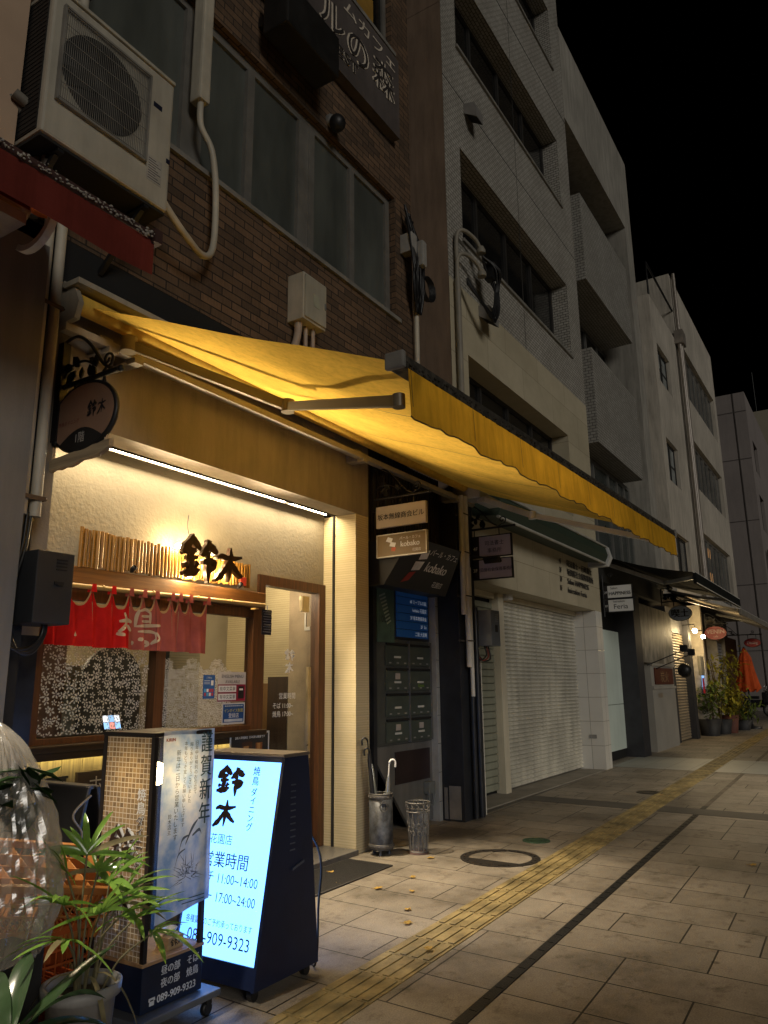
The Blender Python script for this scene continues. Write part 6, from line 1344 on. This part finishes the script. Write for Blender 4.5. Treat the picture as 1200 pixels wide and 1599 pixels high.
for y in (SY0 + .05, SY1 - .05):
    for x in (2.98, 3.37): g.lathe((x, y - .015, .026), [(.026, 0), (.026, .03)], 12, Y); g.box(x - .012, x + .012, y - .018, y + .018, .03, .055); g.build('caster', M_black, t); g = MB()
g = MB(); g.tube(bezier([(3.36, SY0 + .3, .9), (3.43, SY0 + .02, .6), (3.43, SY0 + .01, .3), (3.46, SY0 + .05, .02), (3.7, 2.9, .012), (4.3, 3.5, .012)], 6), .006, 6); g.build('power_cord', M_cable, t)

# ------------------------------------------------------------------ lantern showcase on its trolley
t = thing('lantern_case', 'tall glass lantern case with brown mosaic side and white characters on a trolley', 'showcase', (2.56, 2.89, 0))
CX0, CX1, CY0, CY1, CZ0, CZ1 = 2.392, 2.735, 2.715, 3.06, .112, 1.228
post = mat('case_black', (.020, .016, .015), .4, .1, .2, 6, .08)
g = MB(); pw = .021
for x in (CX0, CX1 - pw):
    for y in (CY0, CY1 - pw): g.box(x, x + pw, y, y + pw, .302, CZ1 - .02)
g.box(CX0 - .003, CX1 + .003, CY0 - .003, CY1 + .003, CZ1 - .02, CZ1, .004); g.build('frame', post, t)
g = MB(); g.box(CX0, CX1, CY0, CY1, CZ0, .287, .004); g.build('base', mat('case_navy', (.010, .018, .045), .35, .1, .15, 6, .06), t)
g = MB(); g.box(CX0 - .004, CX1 + .004, CY0 - .004, CY1 + .004, .288, .302, .003); g.build('shelf', wood('case_shelf', '#8a6a4c', '#b08d66', .5, 'X'), t)
def mosaic():
    m, nt, b = newmat('mosaic_lantern'); nt.nodes.remove(b); v = facade_vec(nt)
    tb = node(nt, 'ShaderNodeTexBrick', offset=.0); nt.links.new(v, tb.inputs['Vector']); tb.inputs['Scale'].default_value = 1; tb.inputs['Brick Width'].default_value = .0240; tb.inputs['Row Height'].default_value = .0215; tb.inputs['Mortar Size'].default_value = .0017; tb.inputs['Mortar Smooth'].default_value = .2
    tb.inputs['Color1'].default_value = (.34, .23, .11, 1); tb.inputs['Color2'].default_value = (.17, .115, .06, 1); tb.inputs['Mortar'].default_value = (.58, .50, .36, 1); tb.inputs['Bias'].default_value = -.1
    d = node(nt, 'ShaderNodeBsdfDiffuse'); tr = node(nt, 'ShaderNodeBsdfTranslucent'); gl = node(nt, 'ShaderNodeBsdfGlossy'); gl.inputs['Roughness'].default_value = .12
    nt.links.new(tb.outputs[0], d.inputs[0]); nt.links.new(tb.outputs[0], tr.inputs[0]); mx = node(nt, 'ShaderNodeMixShader'); mx.inputs[0].default_value = .20; nt.links.new(d.outputs[0], mx.inputs[1]); nt.links.new(tr.outputs[0], mx.inputs[2])
    m2 = node(nt, 'ShaderNodeMixShader'); m2.inputs[0].default_value = .06; nt.links.new(mx.outputs[0], m2.inputs[1]); nt.links.new(gl.outputs[0], m2.inputs[2]); nt.links.new(m2.outputs[0], nt.nodes['Material Output'].inputs[0]); return m
g = MB(); g.quad((CX0 + .006, CY1 - pw, .302), (CX0 + .006, CY0 + pw, .302), (CX0 + .006, CY0 + pw, CZ1 - .02), (CX0 + .006, CY1 - pw, CZ1 - .02)); g.build('mosaic_panel', mosaic(), t)
g = MB(); g.box(CX0 + pw, CX1 - pw, CY0 + .008, CY0 + .012, .302, CZ1 - .02); g.box(CX1 - .012, CX1 - .008, CY0 + pw, CY1 - pw, .302, CZ1 - .02); g.box(CX0 + pw, CX1 - pw, CY1 - .012, CY1 - .008, .302, CZ1 - .02); g.build('glass', glass('case_glass', (.92, .94, .96)), t)
g = MB(); g.sphere((2.545, 2.87, 1.035), .052, 16); g.build('globe', emat('globe_warm', (1.0, .72, .36), 42), t)
g = MB(); g.tube([(2.545, 2.87, 1.08), (2.545, 2.87, 1.21)], .006, 6); g.build('cord', M_cable, t)
g = MB(); LR = V((0, -1, 0)); xo = CX0 + .004
def twice(fn): g.m = 0; fn(1.9, 0); g.m = 1; fn(1.0, .0016)
def halo_text(s, y, z0, size, step, bold):
    g.m = 0; g.vtext(s, (xo, y, z0), LR, Z, size, .002, step, 1, bold)
g.m = 0; g.vtext('焼鳥', (xo, 2.782, .945), LR, Z, .056, .0025, 1.0, 1, .0015); g.m = 2; g.vtext('ダイニング', (xo, 2.785, .838), LR, Z, .047, .0025, .98, 1, .0035); g.m = 1; g.vtext('ダイニング', (xo, 2.785, .838), LR, Z, .047, .0045, .98)
for mi, fat, lf in ((0, 1.75, .002), (1, 1.0, .012)):
    g.m = mi; brush(g, RIN, (xo, 2.965, .665), LR, Z, .155, .170, .0005, lf, fat, 3); brush(g, KI, (xo, 2.955, .46), LR, Z, .145, .160, .0005, lf, fat, 4)
g.build('lettering', [M_wht, mat('case_ink', (.03, .016, .01), .6), M_wht], t)
g = MB(); yb = CY0 - .001
g.text('昼の部　そば', (2.60, yb, .238), X, Z, .038, 'C', .95, .002, .0008); g.text('夜の部　焼鳥', (2.60, yb, .190), X, Z, .038, 'C', .95, .002, .0008)
g.text('089-909-9323', (2.585, yb, .136), X, Z, .041, 'C', .95, .002, .001)
# telephone mark
g.box(2.437, 2.462, yb - .002, yb - .0005, .134, .150); g.box(2.433, 2.466, yb - .002, yb - .0005, .156, .163); g.box(2.432, 2.441, yb - .002, yb - .0005, .151, .157); g.box(2.458, 2.467, yb - .002, yb - .0005, .151, .157)
g.build('base_lettering', mat('base_white', (.62, .65, .70), .5), t)
t = thing('trolley', 'low dark trolley with rubber casters under the lantern case', 'trolley', (2.58, 2.86, 0))
g = MB(); g.box(2.34, 2.80, 2.655, 3.12, .078, .108, .008); g.build('deck', mat('trolley_deck', (.11, .12, .14), .45, .2, .15, 6, .1), t)
for x in (2.40, 2.755):
    for y in (2.70, 3.07):
        g = MB(); g.lathe((x, y - .012, .030), [(.024, 0), (.030, .004), (.030, .020), (.024, .024)], 14, Y); g.box(x - .016, x + .016, y - .018, y + .018, .050, .078); g.build('caster', M_black, t)
t = thing('new_year_poster', 'white New Year poster, blue backlight in its colour, with brush painting taped to the lantern case', 'poster', (2.62, 2.70, .48))
g = MB(); n = 14; PX0, PX1, PZ0, PZ1 = 2.438, 2.752, .482, 1.232; vs = []
py = lambda x, z: 2.7085 - .004 * math.sin((x - PX0) * 19) - .010 * max(0, (.75 - z)) * (.5 + .5 * math.sin(x * 30)) - .002 * math.sin(z * 25)
for i in range(n + 1):
    for j in range(n + 1):
        x = PX0 + (PX1 - PX0) * i / n; z = PZ0 + (PZ1 - PZ0) * j / n - .05 * (1 - (i / n)) * (1 - j / n) * .9; vs.append((x, py(x, z), z))
g.add(vs, [(i * (n + 1) + j, (i + 1) * (n + 1) + j, (i + 1) * (n + 1) + j + 1, i * (n + 1) + j + 1) for i in range(n) for j in range(n)], True)
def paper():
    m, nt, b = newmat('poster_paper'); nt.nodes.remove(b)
    c = ramp(nt, nz(nt, pos(nt), 7, 4, .6), [(.36, (.26, .42, .72, 1)), (.50, (.58, .68, .84, 1)), (.64, (.84, .86, .90, 1))])  # blue tones paint the signboard's backlight into the paper
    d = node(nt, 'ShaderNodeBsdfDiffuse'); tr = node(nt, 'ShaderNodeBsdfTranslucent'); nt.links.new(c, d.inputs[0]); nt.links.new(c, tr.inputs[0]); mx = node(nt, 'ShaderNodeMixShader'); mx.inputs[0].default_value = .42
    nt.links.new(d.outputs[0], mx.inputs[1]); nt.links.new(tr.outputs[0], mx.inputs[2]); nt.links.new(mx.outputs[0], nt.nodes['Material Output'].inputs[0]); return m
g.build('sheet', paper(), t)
g = MB(); yp = 2.701
g.m = 0
for i, ch in enumerate('謹賀新年'): g.text(ch, (2.693, yp, 1.135 - i * .105), X, Z, .100, 'C', .75, .002, .0012)
g.m = 1; g.text('KIRIN', (2.470, yp, 1.188), X, Z, .020, 'C', 1.1, .002, .0008)
g.m = 2; g.vtext('旧年中は格別のお引立て', (2.630, yp, 1.165), X, Z, .0215, .002, 1.0); g.vtext('賜りありがとうございました', (2.597, yp, 1.160), X, Z, .0205, .002, 1.0); g.vtext('本年もどうぞ宜しくお願い申し上げます', (2.563, yp, 1.165), X, Z, .0205, .002, 1.0); g.vtext('新年は二日から営業いたします', (2.521, yp, 1.125), X, Z, .0275, .002, 1.0); g.vtext('鈴木店主', (2.485, yp, .86), X, Z, .022, .002, 1.0)
g.m = 3; q = random.Random(21)
for k in range(46):
    a = q.uniform(-.5, 3.6); r0 = q.uniform(.01, .03); r1 = q.uniform(.05, .085); c0 = V((2.605 + q.uniform(-.035, .035), yp - .002, .60 + q.uniform(-.02, .05))); p = c0 + V((math.cos(a), 0, math.sin(a))) * r0; e = c0 + V((math.cos(a), 0, math.sin(a))) * r1; s_ = V((-math.sin(a), 0, math.cos(a))) * .0016
    g.add([p - s_, e, p + s_], [(0, 1, 2)], False)
for p_, wd in (([(2.585, .74, .010), (2.62, .80, .022), (2.655, .835, .006)], 1), ([(2.545, .70, .006), (2.565, .76, .014), (2.605, .775, .005)], 1), ([(2.625, .77, .008), (2.665, .79, .014), (2.68, .77, .004)], 1), ([(2.525, .64, .004), (2.545, .70, .009), (2.585, .72, .004)], 1)):
    sm = bezier([V(p) for p in p_], 5)
    for k in range(len(sm) - 1):
        a, b_ = sm[k], sm[k + 1]; g.quad((a.x, yp - .002, a.y - a.z * .5), (b_.x, yp - .002, b_.y - b_.z * .5), (b_.x, yp - .002, b_.y + b_.z * .5), (a.x, yp - .002, a.y + a.z * .5))
g.m = 0
for k in range(2): g.box(2.56 + k * .02, 2.715, yp - .001, yp - .0004, .508 - k * .016, .512 - k * .016)
g.build('print', [mat('poster_teal_ink', (.035, .075, .10), .6), mat('poster_redink', (.40, .03, .03), .6), M_ink, mat('poster_grey_wash', (.10, .13, .17), .7)], t)
t = thing('wooden_box', 'small pale wooden box with dark characters holding a white cup on the case shelf', 'box', (2.60, 2.80, .302))
g = MB(); g.box(2.565, 2.655, 2.755, 2.835, .302, .352, .004); g.build('box', wood('masu_wood', '#b89468', '#d8b78a', .6, 'X'), t)
g = MB(); suzuki(g, (2.577, 2.7545, .315), X, Z, .030, False, 1.2, .0004, .0008, 1.1); g.text('祝', (2.5645, 2.795, .318), V((0, -1, 0)), Z, .026); g.build('lettering', M_ink, t)
t = thing('cup', 'small white sake cup on top of the wooden box', 'cup', (2.61, 2.80, .352)); g = MB(); g.lathe((2.61, 2.80, .3522), [(.018, 0), (.026, .012), (.034, .028), (.031, .028), (.022, .010), (0, .006)], 18); tag(g.build('bowl', mat('porcelain', (.60, .62, .66), .25, 0, .05, 8, 0), t), '', '') if False else g.build('bowl', mat('porcelain', (.60, .62, .66), .25, 0, .05, 8, 0), t)
t = thing('cup', 'reddish tumbler on the shelf behind the corner post of the case', 'cup', (2.46, 2.85, .302)); g = MB(); g.lathe((2.47, 2.85, .3022), [(.026, 0), (.030, .07), (.027, .07), (.023, .006), (0, .006)], 18); g.build('bowl', mat('tumbler_red', (.30, .10, .07), .3, 0, .05, 8, 0), t)

# ------------------------------------------------------------------ plants and crates in the corner
LEAF = cloth('palm_leaf', (.19, .34, .06, 1), .35, .35, 9, gloss=.06)
t = thing('potted_palm', 'fan leaved palm in a grey plastic pot before the lantern case', 'potted plant', (2.05, 2.62, 0))
px, pyy = 2.01, 2.60
g = MB(); g.lathe((px, pyy, 0), [(.095, 0), (.122, .33), (.140, .335), (.142, .372), (.128, .375), (.118, .34), (.116, .33)], 32, cap=False); g.build('pot', mat('pot_grey', (.27, .26, .25), .5, 0, .1, 6, .12, stain=.2), t)
g = MB(); g.lathe((px, pyy, 0), [(.117, .325), (.06, .335), (0, .33)], 20, cap=False); g.build('soil', mat('soil', (.04, .028, .018), .95, 0, .5, 40, 1, 90), t)
g = MB(); gs = MB(); gd = MB(); q = random.Random(15)
def blade(mb, o, d, nrm, L, W, droop):
    d = V(d).normalized(); s_ = d.cross(nrm).normalized(); n = 7; vs = []
    for k in range(n + 1):
        u_ = k / n; p = V(o) + d * (L * u_) - Z * (droop * u_ * u_ * L); wd = W * (math.sin(math.pi * min(1, u_ * .82 + .16)) ** .8) * (1 if u_ < .999 else .05); fold = nrm * wd * .35
        vs += [p - s_ * wd + fold, p, p + s_ * wd + fold]
    mb.add(vs, [(3 * k + a, 3 * k + 3 + a, 3 * k + 4 + a, 3 * k + 1 + a) for k in range(n) for a in (0, 1)], True)
fans = [(.07, -.03, .70, .15), (.02, .05, .80, 0), (.17, .00, .64, .15), (-.02, -.10, .62, .1), (.15, -.09, .56, .3), (-.12, -.02, .66, .2), (.10, .08, .72, .1), (.22, -.12, .50, .5), (-.14, -.08, .56, .4), (-.06, .06, .75, .0), (.13, .03, .60, .4), (.05, -.13, .60, .3)]
for (dx, dy, z, dr) in fans:
    c = V((px + dx, pyy + dy, z)); base = V((px + dx * .2 + q.uniform(-.02, .02), pyy + dy * .2 + q.uniform(-.02, .02), .33))
    gs.tube(bezier([base, base + V((dx * .25, dy * .25, (z - .33) * .6)), c], 5), [.006] * 3 + [.004] * 8, 6)
    out = V((dx * 1.6 + q.uniform(-.05, .05), dy * 1.6 + q.uniform(-.05, .05), .22 - dr * .35)).normalized(); side = out.cross(Z).normalized(); upn = side.cross(out).normalized()
    nb = q.randint(6, 9)
    for k in range(nb):
        a = R(-82 + 164 * k / (nb - 1) + q.uniform(-6, 6)); d = out * math.cos(a) + side * math.sin(a) + upn * q.uniform(-.12, .22); blade(g if q.random() > .06 else gd, c, d, upn, q.uniform(.15, .26), q.uniform(.009, .014), q.uniform(.05, .40) + dr * .3)
for k in range(3): a = q.uniform(0, 6.3); blade(gd, (px + .05 * math.cos(a), pyy + .05 * math.sin(a), .40), (math.cos(a), math.sin(a), .15), Z, .2, .010, 1.6)
g.build('foliage', LEAF, t); gs.build('stem', mat('palm_stem', (.14, .12, .06), .7, 0, .3, 20, .3), t); gd.build('dry_leaf', cloth('palm_dry', (.26, .22, .12, 1), .3, .3, 12), t)
STRAP = cloth('strap_leaf', (.045, .085, .036, 1), .2, .4, 5, gloss=.10)
t = thing('strap_leaf_plant', 'dark broad strap leaved plant in front of the plastic wrapped plant', 'potted plant', (1.58, 2.40, 0))
g = MB(); g.lathe((1.58, 2.40, 0), [(.10, 0), (.14, .26), (.15, .26), (.15, .29), (.13, .29), (.12, .25), (0, .25)], 24); g.build('pot', mat('pot_brown', (.08, .05, .035), .6), t)
g = MB(); q = random.Random(31)
def strap(o, az, el, L, W, droop, tw=0):
    o = V(o); d = V((math.cos(az) * math.cos(el), math.sin(az) * math.cos(el), math.sin(el))); s_ = d.cross(Z).normalized(); nrm = s_.cross(d).normalized(); n = 14; vs = []
    s_ = (s_ * math.cos(tw) + nrm * math.sin(tw)); 
    for k in range(n + 1):
        u_ = k / n; p = o + d * (L * u_) - Z * (droop * L * u_ ** 2.2); wd = W * (.35 + .65 * math.sin(math.pi * min(1, u_ * .78 + .12))) * (1 - max(0, (u_ - .72) / .28) ** 1.6 * .97)
        vs += [p - s_ * wd + Z * wd * .30, p - s_ * wd * .5 + Z * wd * .07, p, p + s_ * wd * .5 + Z * wd * .07, p + s_ * wd + Z * wd * .30]
    g.add(vs, [(5 * k + a, 5 * k + 5 + a, 5 * k + 6 + a, 5 * k + 1 + a) for k in range(n) for a in range(4)], True)
b0 = (1.58, 2.40, .34)
for az, el, L, W, dr, tw in ((.75, .85, .40, .040, .25, .3), (.20, .42, .56, .034, .12, .2), (-.10, .28, .50, .036, .55, 0), (-.55, .35, .50, .040, .95, 0), (-1.0, .35, .50, .042, .9, .2), (1.2, .80, .40, .040, .35, .5), (1.9, 1.0, .36, .042, .3, -.4), (2.6, .8, .5, .045, .4, 0), (-1.6, .5, .45, .042, .9, 0), (-2.4, .6, .42, .04, .8, 0), (.8, .2, .45, .03, .5, 0), (3.4, .6, .45, .04, .6, 0), (.0, .60, .46, .042, .5, .5), (-.3, .0, .40, .036, .6, 0), (-.8, .05, .36, .036, .5, 0)): strap(b0, az, el, L, W, dr, tw)
g.build('foliage', STRAP, t); g = MB(); g.tube([(1.58, 2.40, .24), (1.58, 2.40, .38)], .022, 10); g.build('stem', mat('stem_green', (.06, .08, .03), .7), t)

def crate(label, c, ax, ay, az, L, W, H, col, loc):
    """open plastic crate: rim, corner posts, ribs and slatted sides"""
    t = thing('plastic_crate', label, 'crate', loc); c, az = V(c), V(az).normalized(); ax = V(ax); ax = (ax - az * ax.dot(az)).normalized(); ay = az.cross(ax)
    g = MB()
    def bar(a0, a1, b0, b1, d0, d1): g.obox(c + ax * (a0 + a1) / 2 + ay * (b0 + b1) / 2 + az * (d0 + d1) / 2, ax * abs(a1 - a0) / 2, ay * abs(b1 - b0) / 2, az * abs(d1 - d0) / 2, .0025)
    l, w_ = L / 2, W / 2; th = .012
    for s_ in (-1, 1): bar(-l, l, s_ * (w_ - .014), s_ * (w_ + .006), H - .03, H); bar(s_ * (l - .014), s_ * (l + .006), -w_, w_, H - .03, H); bar(-l, l, s_ * (w_ - th), s_ * w_, 0, .03); bar(s_ * (l - th), s_ * l, -w_, w_, 0, .03)
    g.build('rim', col, t)
    g = MB()
    for s_ in (-1, 1):
        for k in range(13): a = -l + L * k / 12; bar(a - .003, a + .003, s_ * (w_ - .006), s_ * w_, .03, H - .03)
        for k in range(9): b_ = -w_ + W * k / 8; bar(s_ * (l - .006), s_ * l, b_ - .003, b_ + .003, .03, H - .03)
        for h in (H * .4, H * .62): bar(-l, l, s_ * (w_ - .004), s_ * (w_ + .003), h, h + .010); bar(s_ * (l - .004), s_ * (l + .003), -w_, w_, h, h + .010)
    g.build('side', col, t)
    g = MB()
    for k in range(1, 4): b_ = -w_ + W * k / 4; bar(-l, l, b_ - .003, b_ + .003, H * .35, H - .02)
    for k in range(1, 5): a = -l + L * k / 5; bar(a - .003, a + .003, -w_, w_, H * .35, H - .025)
    for k in range(24): a = -l + L * k / 24; bar(a, a + .007, -w_, w_, .004, .010)
    g.build('divider', col, t); return t
orng = cloth('crate_orange', (.60, .25, .07, 1), .25, .10, 5, gloss=.05)
crate('bright orange plastic crate tilted on its stack beside the plastic cover', (2.04, 3.08, .53), (.93, .05, -.30), (.15, .96, .12), (.20, -.42, .88), .60, .34, .22, orng, (2.02, 3.06, .55))
orn2 = cloth('crate_darkorange', (.50, .12, .035, 1), .2, .12, 5)
crate('darker orange crate under the tilted one', (2.0, 3.10, .24), (1, -.08, 0), (.08, 1, 0), (0, 0, 1), .56, .34, .24, orn2, (2.0, 3.1, .24))
crate('lowest orange crate of the stack on the ground', (2.0, 3.10, .002), (1, -.05, 0), (.05, 1, 0), (0, 0, 1), .56, .34, .225, orn2, (2.0, 3.1, 0))
# plant wrapped in a clear plastic cover
def bagmat():
    m, nt, b = newmat('clear_plastic_film'); nt.nodes.remove(b)
    tr = node(nt, 'ShaderNodeBsdfTransparent'); tr.inputs[0].default_value = (.93, .92, .90, 1); gl = node(nt, 'ShaderNodeBsdfGlossy'); gl.inputs['Roughness'].default_value = .22; d = node(nt, 'ShaderNodeBsdfTranslucent'); d.inputs[0].default_value = (.8, .76, .70, 1); df = node(nt, 'ShaderNodeBsdfDiffuse'); df.inputs[0].default_value = (.8, .76, .70, 1)
    bp = node(nt, 'ShaderNodeBump'); bp.inputs['Strength'].default_value = .5; bp.inputs['Distance'].default_value = .02
    wv = node(nt, 'ShaderNodeTexNoise'); wv.noise_type = 'RIDGED_MULTIFRACTAL'; wv.inputs['Scale'].default_value = 9; wv.inputs['Detail'].default_value = 4; nt.links.new(mapping(nt, pos(nt), (1.6, 1.6, .55)), wv.inputs['Vector']); nt.links.new(wv.outputs[0], bp.inputs['Height'])
    nt.links.new(bp.outputs[0], gl.inputs['Normal']); nt.links.new(bp.outputs[0], df.inputs['Normal'])
    m0 = node(nt, 'ShaderNodeMixShader'); m0.inputs[0].default_value = .5; nt.links.new(d.outputs[0], m0.inputs[1]); nt.links.new(df.outputs[0], m0.inputs[2])
    m1 = node(nt, 'ShaderNodeMixShader'); m1.inputs[0].default_value = .25; nt.links.new(tr.outputs[0], m1.inputs[1]); nt.links.new(m0.outputs[0], m1.inputs[2])
    m2 = node(nt, 'ShaderNodeMixShader'); m2.inputs[0].default_value = .13; nt.links.new(m1.outputs[0], m2.inputs[1]); nt.links.new(gl.outputs[0], m2.inputs[2]); nt.links.new(m2.outputs[0], nt.nodes['Material Output'].inputs[0]); return m
t = thing('wrapped_plant', 'leafy plant wrapped in a crinkled clear plastic cover beside the orange crates', 'wrapped plant', (1.74, 2.86, .0))
g = MB(); nu, nv_ = 150, 84; vs = []
for j in range(nv_ + 1):
    v_ = j / nv_; z = .50 + .80 * v_; rr = .275 * (1 - max(0, (v_ - .12) / .88) ** 1.9) ** .72 + .012
    if v_ < .2: rr *= .88 + .6 * v_
    for i in range(nu):
        a = 2 * math.pi * i / nu; ca, sa = math.cos(a), math.sin(a)
        pl = abs(noise.noise(V((ca * 4.2, sa * 4.2, z * 1.3)))); p2 = abs(noise.noise(V((ca * 10 + 3, sa * 10, z * 4.5)))); p3 = noise.noise(V((ca * 24, sa * 24, z * 20)))
        f = 1.10 - .40 * pl - .14 * p2 + .050 * p3
        vs.append((1.73 + rr * f * ca * 1.08, 2.86 + rr * f * sa * .86, z + .02 * noise.noise(V((ca * 3, sa * 3, z * 5))) - .03 * pl))
g.add(vs, [(j * nu + i, j * nu + (i + 1) % nu, (j + 1) * nu + (i + 1) % nu, (j + 1) * nu + i) for j in range(nv_) for i in range(nu)], False)
g.build('plastic_cover', bagmat(), t)
g = MB(); q = random.Random(41)
for k in range(34):
    c = V((1.76 + q.uniform(-.12, .13), 2.74 + q.uniform(-.06, .10), 1.03 + q.uniform(-.10, .11))); d = V((q.gauss(0, 1), q.gauss(0, 1), q.gauss(-.3, .5))).normalized(); nrm = d.orthogonal(); L = q.uniform(.11, .17); s_ = d.cross(Z).normalized()
    g.add([c - d * L * .5, c - d * L * .2 + s_ * L * .26, c + d * L * .15 + s_ * L * .24, c + d * L * .55 - Z * .02, c + d * L * .15 - s_ * L * .24, c - d * L * .2 - s_ * L * .26], [(0, 1, 2, 3), (0, 3, 4, 5)], False)
g.build('foliage', cloth('wrapped_leaf', (.018, .035, .014, 1), .15, .4, 9), t)
g = MB(); g.tube(bezier([(1.70, 2.88, .60), (1.72, 2.86, .85), (1.76, 2.84, 1.12)], 5), .014, 8); g.tube(bezier([(1.70, 2.88, .70), (1.80, 2.82, .95), (1.88, 2.78, 1.12)], 5), .007, 6); g.build('stem', mat('stem_dark', (.05, .035, .02), .8), t)
g = MB(); g.box(1.55, 1.93, 2.72, 3.0, .0, .50, .01); g.build('planter', mat('planter_black', (.025, .024, .024), .6), t)

# ------------------------------------------------------------------ street lamps along the kerb, behind and beside the viewer
def lamp_parts(t, x, y, h):
    g = MB(); g.lathe((x, y, 0), [(.14, 0), (.14, .3), (.07, .36), (.055, .4), (.045, h)], 14); g.build('pole', M_black, t)
    g = MB(); g.tube(bezier([(x, y, h - .05), (x, y + .3, h + .18), (x, y + .9, h + .2)], 6), .035, 8); g.build('arm', M_black, t)
    g = MB(); g.lathe((x, y + .9, h + .05), [(.20, 0), (.16, .10), (.05, .16)], 16, cap=False); g.build('lamp_shade', M_black, t)
    l = bpy.data.lights.new('street_lamp_light', 'SPOT'); l.energy = STREET; l.color = (1.0, .85, .62); l.shadow_soft_size = .18; l.spot_size = R(132); l.spot_blend = .8
    lo = bpy.data.objects.new('street_lamp_light', l); COL.objects.link(lo); lo.parent = t; lo.location = (0, .9, h + .02)
STREET = 1150
s0 = thing('street_lamp', 'black kerbside street lamp with a curved arm near the viewer', 'street lamp', (12.0, -3.2, 0), 'street lamps along the kerb'); lamp_parts(s0, 12.0, -3.2, 4.8)
dup(s0, (29, -3.2, 0), 'black kerbside street lamp with a curved arm down the street')
